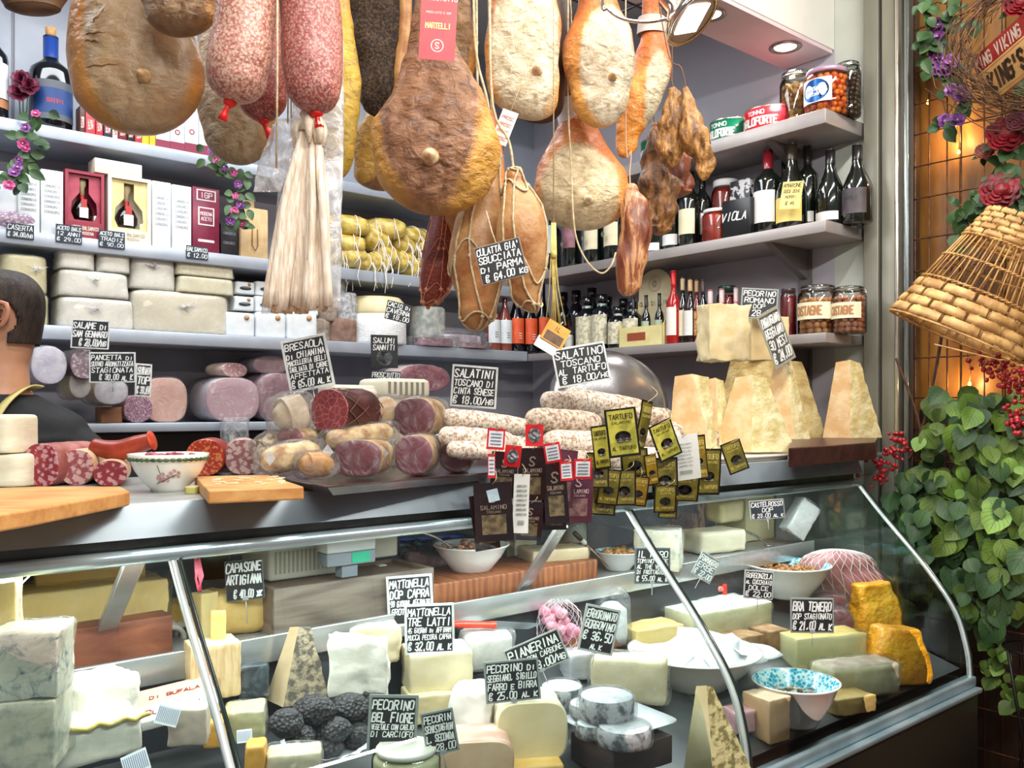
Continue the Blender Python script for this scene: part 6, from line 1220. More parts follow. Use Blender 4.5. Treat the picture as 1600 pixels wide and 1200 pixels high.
p=pt(770,772,v=VT-.058); b=B(); b.box(-.012,.012,-.001,0,-.016,.010,rot=Euler((0,R(-14),0)).to_matrix().to_4x4()); o=tag(b.obj('sticker',M('a8c4d0','c0d6de',30,rough=.5)),'light blue sticker tied over the frontmost black tag','sticker'); o.location=p
# signs on the counter
sign('chalk sign for bresaola di Chianina, tall and leaning above the netted bresaola',489,566,72,84,2.28,[('BRESAOLA',1.1),('di CHIANINA',1),('MACELLERIA BELLI',.8),('TAGLIATA DI CARNE',.8),('AFFETTATA',.8),('€ 65.00 al k',1.2)],-12,5,-6,pin=.10)
sign('chalk sign for small salatini of Cinta Senese, standing in the left salamini',739,604,72,66,2.34,[('SALATINI',1.3),('TOSCANO DI',1),('CINTA SENESE',1),('€ 18.00/hg',1.2)],4,8,-4,pin=.06)
sign('chalk sign for truffle salatino, tilted, standing on the right salamini stack',914,569,84,62,2.44,[('SALATINO',1.2),('TOSCANO',1),('AL TARTUFO',1),('€ 18.00/hg',1.1,.05)],-10,8,-6,pin=.06)
sign('chalk sign for culatta of Parma, hanging crooked on the netted rumps',790,407,74,62,1.80,[("CULATTA GIA'",1),('SBUCCIATA',1),('di PARMA',1),('€ 64.00 kg',1.1,.06)],-14,-4,-4,frame=M('8a7a68',rough=.6),pin=0,fw=.03)
inv=None
sg=[o for o in bpy.data.objects if o.name.startswith('chalkboard_sign')][-1]; b=B(); b.tube([(0,0,.07),(-.004,.01,.11),(-.006,.03,.16)],.0016,5); b.obj('string',STR,sg)
sign('chalk sign on the parmesan, turned almost edge-on with pale writing',1228,524,34,88,3.10,[('PARMIGIANO',1),('REGGIANO',1),('30 MESI',1),('€ 24.00',1.2)],-22,38,-8,frame=M('9a9888',rough=.5),board=M('3a3c3a','5a5a54',40,rough=.6),pin=.04)
# ---------------- parmesan
PF_=M('d9b078','e9cda0',14,rough=.65,bump=.5,bs=70); PR=M('c9b87c','e6dcae',22,rough=.75,bump=1.0,bs=50,detail=6,dist=.006); PRD=M('b89848','d0b468',30,rough=.6)
def shard(label,xl,xr,yb,xa,ya,xs,v,group='tall broken parmesan pieces',seed=0,top=.016,dep=.10,flat=True,name='parmesan_piece',mats=None,amp=.006):
 p=pt((xl+xr)/2,yb,v=v); k=p.y/FP; cx=(xl+xr)/2; h=(yb-ya)*k; X=lambda x:(x-cx)*k
 base=[Vector((X(xl),.03,0)),Vector((X(xs),-.02,0)),Vector((X(xr),.02,0)),Vector((X(xr)*.6,dep,0)),Vector((X(xl)*.6,dep,0))]
 ta=[Vector((X(xa)-top,.02,h*.97)),Vector((X(xa),.004,h)),Vector((X(xa)+top,.018,h*.96)),Vector((X(xa)+top*.5,.045,h*.93)),Vector((X(xa)-top*.5,.045,h*.93))]
 bm=bmesh.new(); N=12; S=7; grid=[]
 for j in range(N+1):
  t=j/N; row=[]
  for e in range(5):
   for s in range(S):
    f=s/S; a=base[e].lerp(base[(e+1)%5],f); c=ta[e].lerp(ta[(e+1)%5],f); q=a.lerp(c,t**.9); smooth_=flat and e==0
    d=noise.noise(Vector((q.x*45+seed,q.y*45,q.z*30)))*amp*(.12 if smooth_ else 1.2)+noise.noise(Vector((q.x*140,q.y*140+seed,q.z*140)))*amp*(.05 if smooth_ else .5)
    nrm=Vector((q.x,q.y-.03,0)); nrm=nrm.normalized()if nrm.length>1e-5 else Vector((0,-1,0)); row.append(bm.verts.new(q+nrm*d))
  grid.append(row)
 m=5*S; mats_=mats or[PF_,PR]
 for j in range(N):
  for i in range(m):
   f=bm.faces.new((grid[j][i],grid[j][(i+1)%m],grid[j+1][(i+1)%m],grid[j+1][i])); f.material_index=0 if(i<S and flat)else 1; f.smooth=True
 f=bm.faces.new(grid[-1]); f.material_index=1; f=bm.faces.new(grid[0][::-1]); f.material_index=1
 me=bpy.data.meshes.new(name); bm.to_mesh(me); bm.free()
 for q in mats_:me.materials.append(q)
 me.set_sharp_from_angle(angle=R(50)); o=bpy.data.objects.new(name,me); C.objects.link(o); o.location=p; return tag(o,label,'cheese',group)
# white tray and dark board under them
board('dark reddish wooden board under the right half of the parmesan',[(1232,700),(1368,691),(1372,683),(1236,684)],.055,DWOOD,name='wooden_board')
p=pt(1150,722,v=1.64); t_=thing('serving_tray','white melamine tray under the front parmesan pieces','tray',uv(2.20,1.60,ZC),40); b=B()
b.box(-.26,.30,0,.2,0.0,.012,0,.004); b.box(-.28,.33,-.012,.22,.012,.018,0,.003); b.obj('tray_body',M('dcd4c8','e6e0d6',8,rough=.3,coat=.3),t_)
shard('wide rough-rinded quarter of parmesan lying behind, carrying the two top blocks',1112,1296,690,1200,560,1130,1.98,top=.14,dep=.2,flat=False,seed=1,mats=[PR,M('c0a060','dcc890',26,rough=.75,bump=1.0,bs=50,dist=.006)])
shard('flat-faced parmesan wedge, leftmost of the front row',1046,1124,705,1082,584,1112,1.70,seed=2,top=.05)
shard('parmesan wedge with rough green-grey side, centre of the front row',1118,1246,706,1176,586,1172,1.66,seed=3,top=.05)
shard('parmesan spike with peach ridges behind the centre wedge',1196,1270,688,1226,556,1240,1.78,seed=4,top=.03)
shard('parmesan splinter between the leftmost and the centre wedge',1095,1150,700,1118,590,1122,1.76,seed=5,top=.028)
shard('tall parmesan wedge on the dark board, flat orange face',1290,1382,684,1328,562,1326,1.70,seed=6,top=.045)
shard('small rough parmesan piece at the right end of the dark board',1338,1397,682,1350,576,1346,1.76,seed=7,top=.014)
def block(label,x0,x1,y0,y1,v,mats,rz=40,dep=.09,seed=0,name='cheese_block',group=None,amp=.0015,bev=.003,sub=10,extra=None,cat='cheese',w=None):
 p=pt((x0+x1)/2,y1,v=v); k=p.y/FP; W=w or(x1-x0)*k; Hh=(y1-y0)*k
 bm=bmesh.new(); bmesh.ops.create_cube(bm,size=1)
 for q in bm.verts:q.co=Vector((q.co.x*W,(q.co.y+.5)*dep,(q.co.z+.5)*Hh))
 bmesh.ops.bevel(bm,geom=bm.edges[:],offset=bev,segments=2,profile=.5,affect='EDGES')
 bmesh.ops.subdivide_edges(bm,edges=[e for e in bm.edges if e.calc_length()>bev*3],cuts=sub,use_grid_fill=True)
 for q in bm.verts:
  c=q.co; d=noise.noise(Vector((c.x*22+seed,c.y*22,c.z*22)))*amp*2+noise.noise(Vector((c.x*90,c.y*90+seed,c.z*90)))*amp; q.co=c+Vector((c.x/W,(c.y-dep/2)/dep,(c.z-Hh/2)/Hh))*d*2
 for f in bm.faces:
  f.smooth=True; n=f.normal; f.material_index=0
  if len(mats)>1 and n.z>.7:f.material_index=1
  if len(mats)>2 and n.x>.7:f.material_index=2
 me=bpy.data.meshes.new(name); bm.to_mesh(me); bm.free()
 for q in mats:me.materials.append(q)
 o=bpy.data.objects.new(name,me); C.objects.link(o); o.location=p; o.rotation_euler=(0,0,R(rz)); return tag(o,label,cat,group)
block('crumbly pecorino block standing on the big parmesan, left of two',1104,1178,476,563,1.94,[M('dcc896','ecdcb4',14,rough=.7,bump=.7,bs=50)],20,.09,1,group='cheese blocks on top of the parmesan',amp=.004)
block('smooth pecorino block with a small hole, right of two on the big parmesan',1172,1236,494,563,1.98,[M('d8bf8a','e6d0a0',10,rough=.6,bump=.2)],12,.09,2,group='cheese blocks on top of the parmesan')
# ================================================================ inside the display case
def deck(px,py):
 a=(px-800)/FP; bb=(HZ-py)/FP; c=a*CV[0]+CV[1]; Y=1.166/(.3*c-bb); return Vector((a*Y,Y,EYE+bb*Y))
def step(px,py):return pt(px,py,z=ZS)
GI='cheeses in the display case'
pt0=pt
def pt(px,py,Y=None,z=None,u=None,v=None):
 p=pt0(px,py,Y=Y,z=z,u=u,v=v)
 if v is not None and z is None:
  if v<VS and p.z<deckz(v)+.035:q=deck(px,py); return q if q.x*CV[0]+q.y*CV[1]<VS else Vector((p.x,p.y,deckz(v)))
  if v>=VS and p.z<ZS+.03:
   q=pt0(px,py,z=ZS+.0005); return q if q.x*CV[0]+q.y*CV[1]>=VS else Vector((p.x,p.y,ZS+.0005))
 return p
def put(o,p,rz=40):o.location=p; o.rotation_euler=(0,0,R(rz)); return o
def cblk(label,x0,x1,y0,y1,v,mats,rz=25,dep=.1,seed=0,film=False,w=None,**k):
 """block of cheese; film adds a clear wrap as its part"""
 o=block(label,x0,x1,y0,y1,v,mats,rz,dep,seed,group=k.pop('group',GI),w=w,**k)
 if film:
  kk=o.location.y/FP; W=w or(x1-x0)*kk; Hh=(y1-y0)*kk; rblk('film',FILM2 if film is True else film,o,W*1.1,dep*1.15,Hh*1.05,.006,.3,30,seed+9,y0=-dep*.07)
 return o
MAS=M('dccfa8','eee4c6',12,rough=.5,bump=.35,bs=50); CRU=M('d8ccae','efe6d0',24,rough=.6,bump=.5,bs=50); WHR=M('e6e2d4','f4f1e6',18,rough=.6,bump=.5,bs=60)
YC=M('d4ac5c','e6c880',10,rough=.45,bump=.35,bs=40); YC2=M('d8c07c','e4cf94',7,rough=.45,bump=.15); BRR=M('8a6844','a88660',24,rough=.7,bump=.5,bs=60)
t=NT('blue_cheese'); co=t.coord(); f=t.noise(co,38,5,.7,.8); g=t.noise(co,9,3)
BLUE=t.fin(t.mix(t.ramp(t.math('ADD',f,t.math('MULTIPLY',g,.35)),[(.40,'4f6470'),(.56,'cfd4c6')]),'dfe0cf','dfe0cf')if 0 else t.ramp(t.math('ADD',f,t.math('MULTIPLY',g,.3)),[(.46,'50626e'),(.56,'b9c0b4'),(.64,'e2e0ce')]),.45); t.bump(f,.3)
BLUE2=M('a8ae9c','dcd8c0',30,rough=.5,bump=.3,lo=.36,hi=.5)
BW=wood('5c2c1c','965a3c',2.4,(1,1,5),.5)
# ---- left bay
cblk('blue-veined cheese block at the left edge, upper of two stacked',-14,86,990,1094,1.46,[BLUE,M('d8d2b4','e4e0c8',9,rough=.5)],12,.09,1,film=filmm('eef2f6',.14,.9,16))
cblk('blue-veined cheese block at the left edge, lower of two stacked',-20,80,1098,1210,1.46,[BLUE2],12,.10,2,film=filmm('eef2f6',.14,.9,16))
cblk('tall yellowish cheese slab cut by the left picture edge, above the blue cheese',-30,20,912,1060,1.56,[M('c8ac6c','e0c88c',12,rough=.6,bump=.5)],20,.08,3)
cblk('long wrapped yellow cheese bar on the wooden block in the left bay',16,262,918,998,1.82,[M('d0b468','dec680',7,rough=.45,bump=.2)],40,.12,4,w=.30,film=filmm('eeeada',.12,.9,18))
cblk('golden cheese wedge with ridge, top of the left bay above the long bar',66,222,860,924,1.88,[M('d8b060','e4c078',7,rough=.5)],30,.12,5)
cblk('small yellow cheese behind the paper rolls',256,292,944,990,1.95,[M('d8b050','e2c068',7,rough=.5)],30,.08,6)
put(tag(B().box(-.25,.12,0,.16,0,.075,0,.004).obj('butcher_block',BW),'reddish wooden butcher block under the long yellow cheese bar','block'),pt(170,1046,v=VS+.03))
for i,(x,y,rr)in enumerate(((270,1000,22),(292,992,18))):
 p=pt(x,y,v=1.78); k=p.y/FP; t_=thing('paper_roll',('white paper roll, its open end facing out, right of the butcher block','second paper roll behind, partly covered by the glass seam')[i],'roll',p,group='paper rolls',rot=(R(90),0,R(22))); t_.rotation_euler=(R(94),0,R(35))
 b=B(); b.lathe([(rr*k,-.18),(rr*k,0),(rr*k*.72,0),(rr*k*.68,-.02),(rr*k*.68,-.18)],28,cap=False); b.obj('paper',M('d8d0c4','e6e0d6',8,rough=.6),t_)
cblk('soft white cheese brick with bloomy rind in the left bay, above the tied one',126,226,1062,1136,1.60,[WHR],55,.10,7,bev=.010,amp=.0025)
o=cblk('white cheese tied with raffia twine at the bottom of the left bay',92,222,1128,1192,1.52,[M('d8d6c8','e8e6da',14,rough=.6,bump=.4)],40,.12,8,bev=.008)
b=B(); b.tube([(-.05+i*.006,-.004+.002*math.sin(i*1.8),.062+.003*math.sin(i))for i in range(22)],.004,6); b.obj('twine',RAF,o)
t_=thing('printed_cheese_pack','white and salmon printed paper cheese pack lying behind the glass seam','packet',pt(285,1128,v=1.60),rot=(R(18),R(-6),R(30))); b=B(); b.box(-.07,.07,0,.09,0,.022,0,.004); b.obj('paper',M('e6e4e4','f2f0ee',12,rough=.5,bump=.3),t_)
b=B(); b.box(-.07,.07,.045,.0902,.0,.0225); b.obj('salmon_band',M('e0b09c',rough=.5),t_); b=B(); text(b,'Quadrello',0,.02,.014,w=.12,y=0,jit=0,slant=.2,mat=Matrix.Translation((0,0,.0232))@Matrix.Rotation(R(-90),4,'X')); text(b,'di bufala',0,.062,.012,w=.09,y=0,jit=0,slant=.2,mat=Matrix.Translation((0,0,.0236))@Matrix.Rotation(R(-90),4,'X')); b.obj('print',M('8a2a2a',rough=.5),t_)
for i,(x,y,sc_,rl)in enumerate(((262,1118,1,20),(212,1192,1.1,-20),(382,1150,.7,0))):
 t_=thing('price_label','white barcode label with grey lines, '+('on the printed pack in the left bay','at the bottom left by the tied cheese','on the pack right of the left glass seam')[i],'label',pt(x,y,v=1.47),rot=(R(-35),R(rl),R(20)),group='barcode labels'); b=B(); b.box(-.018*sc_,.018*sc_,0,.0008,-.016*sc_,.016*sc_); b.obj('paper',M('dfe3ea',rough=.5),t_)
 b=B(); [b.box((-.016+q*.0028)*sc_,(-.016+q*.0028+.0012)*sc_,-.0006,0,-.012*sc_,.012*sc_)for q in range(12)]; b.obj('bars',M('7a86a0',rough=.5),t_)
cblk('greyish cheese wedge standing at the foot of the left glass seam',262,322,1108,1166,1.50,[M('b8a898','d0c4b4',10,rough=.6)],10,.05,9)
cblk('orange-yellow cheese piece behind the grey wedge',318,350,1128,1170,1.56,[M('d89c40','e2ac54',9,rough=.5)],10,.05,10)
b=B(); b.tube([tuple(pt(x,y,v=1.60))for x,y in((28,905),(32,925),(33,950),(31,965))],.0014,5); b.tube([tuple(pt(x,y,v=1.60))for x,y in((46,900),(34,912),(33,930))],.0012,5); tag(b.obj('hanging_string',M('e6e2d8',rough=.6)),'short white string end dangling inside the glass at the upper left','string')
# ---- middle bay, rear step
o=cblk('big golden pear-shaped cheese piece under the Capasone sign',330,432,925,992,1.80,[YC],35,.10,11,bev=.02,amp=.003)
cblk('pale golden cheese slice leaning left of the big golden piece',312,346,926,1000,1.78,[YC2],60,.04,12)
cblk('thin upright yellow cheese slice on the basket-rinded cheese',330,353,955,1022,1.70,[YC],20,.02,13)
cblk('pale cheese with basket-weave ribbed rind, right of the left glass seam',300,376,1008,1092,1.66,[M('c8a878','e0c69a',30,rough=.6,bump=1.0,bs=30,st=(3,3,.4)),MAS],30,.08,14)
shard('tall dark-speckled pecorino wedge, left of the white bricks',408,512,1100,466,980,446,1.66,GI,8,.022,.10,mats=[M('d0b890','e0cba4',9,rough=.55),M('6a6458','b8a88c',60,rough=.7,bump=.7,lo=.42,hi=.56)],name='pecorino_wedge',amp=.003)
t_=thing('grain_box','weathered grey-brown wooden box with plank ends under the scale, on the rear step','box',pt(600,985,v=VS+.012),40); GW=wood('544a40','8a7e70',1.6,(1,4,9),.65,10)
b=B(); b.box(-.27,.14,0,.014,0,.10,0,.002); b.obj('front_plank',GW,t_); b=B(); b.box(-.27,.14,.165,.18,0,.10); b.box(-.27,-.256,.014,.165,0,.10); b.box(.126,.14,.014,.165,0,.10); b.box(-.256,.126,.014,.165,.08,.092); b.obj('sides',wood('5a4a3a','8a7662',1.6,(1,1,6),.65),t_)
t_=thing('pair_of_scales','cream plastic shop scale in the case, vented side panel, on the wooden box','scale',pt(520,905,v=1.86),40)
b=B(); b.box(-.16,.06,0,.15,.012,.105,0,.008); b.box(.06,.20,.03,.14,.03,.12,0,.006); [b.box(x,x+.02,.02,.04,0,.014)for x in(-.14,.02,.14)]; b.obj('body',SCW,t_)
b=B()
for i in range(14):b.box(-.145+i*.0105,-.140+i*.0105,-.0012,.002,.028,.078)
b.obj('vent_slots',M('b0ac98',rough=.5),t_)
t_=thing('label_printer','small grey box with a green square sticker in front of the cream scale','device',pt(550,902,v=1.76),40); b=B(); b.box(-.062,.062,0,.05,.028,.058,0,.003); b.box(-.062,.062,0,.05,.058,.11,1,.003); b.box(-.02,.02,.01,.04,0,.028); b.obj('case',[M('7e868e','8c949a',6,rough=.4),M('c4c6c4',rough=.4)],t_)
b=B(); b.box(.0,.046,-.0012,0,.032,.056); b.obj('green_sticker',M('2aa880','38b890',10,rough=.4),t_)
for i,(x,y)in enumerate(((645,868),(672,866),(700,862),(722,862))):
 p=pt(x,y+20,v=2.10); jar('plastic jar with blue lid behind the white bowl, '+('leftmost','second','third','rightmost')[i],'L',0,0,0,0,0,M('8c9aa4','b4c0c6',14,rough=.3),M('1f3f98',rough=.35),at=(p,40,.055,.085),group='blue-lidded jars in the case')
t_=rod('wrapped_cured_meat','film-wrapped pinkish meat lying before the blue-lidded jars','cured meat',(632,872),(695,884),26,M('8a5a54','b08a80',20,rough=.35),v=2.0); wrap(t_,[(0,.004,.004),(.01,.03,.026),(t_['_L'],.03,.026),(t_['_L']+.012,.006,.005)],.008,2,m=FILM2)
put(tag(B().box(-.32,.25,0,.20,0,.058,0,.004).obj('butcher_block',wood('643420','a8683e',5,(3,1,.6),.55)),'long reddish butcher block under the white bowl in the middle of the case','block'),pt(830,932,v=VS+.015))
def bowl(label,cx,y1,w,h,v,inner,food,seed=0,group=None,outer=None,foodn=40,fr=.72,fs=.008,fz=.78,z=None):
 p=pt0(cx,y1,z=z)if z else pt(cx,y1,v=v); k=p.y/FP; r,hh=w*k/2,h*k; t_=thing('serving_bowl',label,'bowl',p+Vector((0,r*.45,0)),0,group)
 b=B(); b.lathe([(0,0),(r*.48,0),(r*.52,hh*.06),(r*.80,hh*.55),(r*.95,hh*.93),(r*1.0,hh*.97),(r,hh),(r*.96,hh)],44,cap=False); b.obj('bowl_outside',outer or M('dcdcd8','e8e8e4',6,rough=.25,coat=.4),t_)
 b=B(); b.lathe([(r*.97,hh*.995),(r*.92,hh*.93),(r*.76,hh*.6),(r*.5,hh*.3),(0,hh*.22)],44,cap=False); b.obj('bowl_inside',inner,t_)
 if food:
  rnd=random.Random(seed); b=B(); b.lathe([(r*fr,hh*fz),(r*fr*.5,hh*fz+.006),(0,hh*fz+.008)],20,cap=False)
  for i in range(foodn):
   a,q=rnd.uniform(0,6.28),math.sqrt(rnd.random())*r*fr*.92; s=fs*rnd.uniform(.7,1.3)
   b.lathe([(0,-s*.5),(s,-s*.2),(s*.9,s*.3),(0,s*.5)],7,mat=Matrix.Translation((q*math.cos(a),q*math.sin(a),hh*fz+.008+rnd.uniform(-.002,.006)))@Euler((rnd.uniform(-.7,.7),rnd.uniform(-.7,.7),a)).to_matrix().to_4x4(),sx=1.4)
  o=b.obj('food',food,t_); o['kind']='stuff'
 return t_,r,hh
WIN=M('dcdcd8','e8e8e4',6,rough=.25,coat=.4)
t=NT('blue_glaze'); co=t.coord(); f=t.voro(co,110); g=t.noise(co,45,4); TURQ=t.fin(t.ramp(t.math('ADD',t.math('MULTIPLY',f,.6),t.math('MULTIPLY',g,.8)),[(.50,'1a8cae'),(.66,'4ab8cc'),(.80,'d0ecee')]),.2,coat=.6)
t_,r,hh=bowl('white bowl of pinkish shredded meat with a spoon, on the butcher block',735,896,122,42,2.0,WIN,M('b07858','d8a888',60,rough=.5),1,z=ZS+.0585)
def spoon(label,p0,p1,par=None,mat=None,name='spoon',v=None,r=.0022):
 a,c=pt(*p0,v=v[0]),pt(*p1,v=v[1]); b=B(); m=(a+c)/2+Vector((0,0,.008)); b.tube(cat_rom([tuple(a),tuple(m),tuple(c)],6),[.003+.002*(1-i/12)for i in range(13)],6); b.lathe([(0,-.003),(.012,0),(.014,.003),(.012,.003),(0,0)],14,mat=Matrix.Translation(c),sx=1.5); return tag(b.obj(name,mat or M('b8bcc0',rough=.2,metal=.9)),label,'spoon','spoons in the bowls')
spoon('metal spoon stuck in the bowl of shredded meat, handle to the left',(652,830),(708,858),v=(1.82,1.84))
spoon('metal spoon standing in the upper turquoise bowl, handle to the left',(1158,828),(1202,884),v=(1.83,1.80))
cblk('half-hidden cream cheese below the black tags on the butcher block',802,842,838,878,1.98,[MAS],30,.06,15)
t_=jar('white plastic tub with a lid behind the burgundy tags','L',0,0,0,0,0,M('e4e4e0',rough=.4),M('eceae6',rough=.4),at=(pt(912,850,v=2.02),40,.085,.08))
# ---- middle bay, front deck
BR=M('e4dfd2','f2efe6',10,rough=.5,bump=.3)
sd_=[M('ddd0ac','e9dec0',8,rough=.45,bump=.15),BR]
cblk('large white brick cheese bearing the Tre Latti sign, centre of the case',640,742,1020,1086,1.60,[M('d8caa4','e6dab8',8,rough=.45,bump=.2),M('f0ece2','f8f6f0',12,rough=.6)],18,.11,16,bev=.006)
cblk('cream-topped brick cheese with drippy white crust, behind the standing slab',543,628,978,1040,1.70,[M('d8c8a4','e4d6b4',9,rough=.5,bump=.2),M('f0ead8','f7f3e6',12,rough=.5)],18,.10,17,bev=.008,amp=.003)
cblk('upright white-rinded cheese slab with an irregular top edge, left of centre',515,604,1002,1088,1.58,[WHR],5,.05,18,amp=.005)
cblk('small cream cheese block under the centre brick, mostly covered',640,710,1086,1132,1.56,[M('d8c898','e4d6aa',9,rough=.5)],20,.09,19)
cblk('bright white leaning cheese slab right of the Bel Fiore sign',700,766,1076,1162,1.50,[M('f0eee6','fbfaf6',10,rough=.55)],-12,.07,20,bev=.012,amp=.004)
cblk('white wrapped cheese behind the Seggiano sign',728,806,990,1048,1.64,[M('e4e2dc','f2f0ec',12,rough=.45,bump=.5)],20,.09,21,bev=.02,film=True)
cblk('pale cheese with wrinkled film left of the red knife',645,700,985,1016,1.69,[BR],30,.08,22)
for lab,x0,x1,y0,y1,w_,m_,sd in(('half wheel of cheese with rumpled rind facing out, bottom centre',775,888,1096,1192,1.42,[M('d8c898','e6d8b0',7,rough=.5,bump=.15),CRU],23),('pink-rinded cheese piece with a small slit at the bottom edge',680,804,1158,1222,1.36,[M('c8a888','d8bc9c',9,rough=.5),M('c89c8c','dcb8a8',16,rough=.4)],24)):
 p=pt((x0+x1)/2,y1,v=w_); k=p.y/FP; W,Hh=(x1-x0)*k,(y1-y0)*k; t_=thing('half_cheese',lab,'cheese',p,8,GI); b=B()
 prof=[(W/2*math.copysign(abs(math.cos(a))**.5,math.cos(a)),Hh/2+Hh/2*math.copysign(abs(math.sin(a))**.6,math.sin(a)))for a in[2*PI*i/40 for i in range(40)]]
 b.prism([(x*.97,(z-Hh/2)*.97+Hh/2)for x,z in prof],-.003,.05,bev=.002); b.obj('cut_face',m_[0],t_); b=B(); rg=[[Vector((x*(1+.02*noise.noise(Vector((x*90,z*90,y*60+sd)))),y,max(0,z+.0025*noise.noise(Vector((x*70,z*70,y*50+sd+4))))))for x,z in prof]for y in(0,.02,.04,.06,.08,.1)]; b.rows(rg); b.obj('rind',m_[1],t_)
t_=tag(B().box(-.06,.05,0,.12,0,.025,0,.006).obj('cheese_block',YC),'yellow cheese slab under the half wheel at the bottom edge','cheese',GI); put(t_,pt(845,1215,v=1.40),10)
# Truffles on a paper plate
p=pt(512,1178,v=1.50); t_=thing('paper_plate','white fluted paper plate under the black truffles, left of the Bel Fiore sign','plate',p,0); b=B(); r=.085
b.rows([[Vector((q*(1+.04*math.cos(a*18)*(q>.06))*math.cos(a),q*(1+.04*math.cos(a*18)*(q>.06))*math.sin(a),z))for a in[2*PI*i/72 for i in range(72)]]for q,z in((.001,.001),(.05,.001),(.065,.012),(r,.022),(r+.002,.024),(.064,.015),(.05,.004),(.001,.004))],cap=False); b.obj('plate_body',M('d4dae2','e6eaf0',10,rough=.5),t_)
t=NT('truffle_skin'); co=t.coord(); f=t.voro(co,150); t.bump(f,1.0,.004); TRU=t.fin(t.ramp(f,[(.2,'3c3a3c'),(.7,'131316')]),.6)
for i,(x,y,w)in enumerate(((448,1130,60),(490,1112,70),(545,1108,66),(575,1128,50),(520,1142,60),(468,1152,52),(508,1165,62),(556,1150,56),(610,1118,50),(590,1100,44))):
 q=pt(x,y,v=1.50+(.02 if y<1130 else-.01)); k=q.y/FP; r=w*k/2*.95; rg=blob_rings([(-r*.8,.002,.002),(-r*.6,r*.6,r*.6),(0,r,r),(r*.6,r*.65,r*.65),(r*.8,.002,.002)],26,4,.006,40,i)
 b=B(); b.rows(rg); put(tag(b.obj('black_truffle',TRU),'knobbly black truffle, '+('leftmost on the plate','upper left of the middle','topmost in the middle','behind the left edge of the Bel Fiore sign','centre of the pile','low left, second from the plate edge','nearest, at the lower centre','right of the nearest one','furthest right behind the Bel Fiore sign','upper right, deepest in the pile')[i],'truffle','black truffles on the paper plate'),q,i*40)
# round lid / jar top at the bottom
t_=jar('round glass jar with label, cut by the bottom edge under the Bel Fiore sign','L',0,0,0,0,0,M('c8c4a0','dcd8b8',10,rough=.4),M('d4d4c8',rough=.4),at=(pt(628,1268,v=1.30),0,.125,.09))
cblk('small orange cheese at the bottom edge right of the left glass seam',384,412,1168,1215,1.38,[M('d89a3c','e2aa50',9,rough=.5)],10,.05,25)
cblk('pale cheese with film at the bottom edge left of the truffle plate',418,500,1180,1225,1.36,[MAS],12,.06,26,film=True)
cblk('dark blue film-wrapped piece behind the tall pecorino wedge',376,420,1040,1092,1.70,[M('26343c','4a5c66',22,rough=.3)],30,.06,27,film=True)
cblk('yellow film-wrapped piece beside the foot of the left glass seam',350,412,1112,1160,1.58,[M('ccc890','dcd8a8',14,rough=.4)],15,.07,28,film=True)
# knife with red handle
t_=thing('kitchen_knife','knife with bright red handle lying behind the Tre Latti sign','knife',pt(744,976,v=1.68),rot=(0,R(4),R(12)))
b=B(); b.rows([[Matrix.Rotation(R(90),3,'Y')@q for q in r]for r in blob_rings([(-.055,.002,.002),(-.052,.008,.011),(-.02,.009,.012),(.02,.008,.010),(.045,.009,.013),(.05,.003,.004)],18,4)]); b.obj('handle',M('d83018','e84828',10,rough=.35,coat=.3),t_)
b=B(); b.prism([(.045,-.010),(.13,-.008),(.165,.006),(.045,.010)],-.001,.001); b.obj('blade',M('c0c8cc',rough=.15,metal=.9),t_)
t_=thing('cheese_knife','probe knife with dark handle and pale collar in the small turquoise bowl','knife',pt(897,832,v=1.86)); q=pt(958,892,v=1.80)-t_.location; L=q.length; t_.rotation_euler=q.to_track_quat('Z','Y').to_euler(); b=B(); b.lathe([(0,-.004),(.007,0),(.008,.02),(.0065,.035)],14); b.obj('handle',M('2a2824',rough=.4),t_); b=B(); b.lathe([(.0072,.033),(.0075,.048),(.004,.052)],14); b.obj('collar',M('dcd8d0',rough=.4),t_); b=B(); b.tube([(0,0,.05),(0,0,L*.98)],[.0028,.0018],6); b.obj('shaft',M('c09a80',rough=.3,metal=.5),t_)
# ---- between the seams, right part of the middle bay
cblk('cream cheese block with small holes in film, behind the pink netted bag',828,926,918,968,1.80,[M('dcc89c','e8d8b0',9,rough=.5)],25,.1,29,film=filmm('f2f4f6',.12,1,20))
t_=thing('netted_bag','pink crinkled net bag of wrapped sweets-like pieces left of the Gorgovino sign','bag',pt(874,1012,v=1.68)); b=B(); rnd=random.Random(3)
for i in range(16):x,z=rnd.uniform(-.038,.042),rnd.uniform(.012,.095); b.rows([[q+Vector((x,rnd.uniform(0,.03)*0+.01*(i%3),z))for q in r]for r in blob_rings([(-.016,.002,.002),(-.01,.013,.013),(0,.017,.016),(.01,.013,.013),(.016,.002,.002)],14,3,.004,60,i)])
b.obj('pink_pieces',M('d07a94','e8a8b8',60,rough=.4,bump=.6,coat=.2),t_); rg=blob_rings([(-.002,.03,.01),(.01,.055,.035),(.06,.058,.04),(.1,.05,.03),(.125,.02,.01)],26,4,.004,40,5); b=B()
for i in range(13):
 for s in(1,-1):b.tube([surf(rg,q/10,2*PI*i/13+s*q*.22,.001)for q in range(11)],.0006,3)
b.obj('net',M('f0d4da',rough=.5),t_)
t_=thing('plastic_wrapped_cheese','white cheese roll standing in a clear plastic tube wrap, behind the Gorgovino sign','cheese',pt(955,985,v=1.72),0,GI); b=B(); b.lathe([(0,0),(.042,0),(.046,.02),(.044,.09),(.02,.11),(0,.112)],26); b.obj('cheese',M('d8e0e2','e8ecea',14,rough=.5,bump=.4),t_); wrap(t_,[(-.001,.03,.03),(.004,.055,.05),(.07,.056,.05),(.13,.05,.04),(.155,.03,.012)],.006,2,m=FILM2,sq=.8)
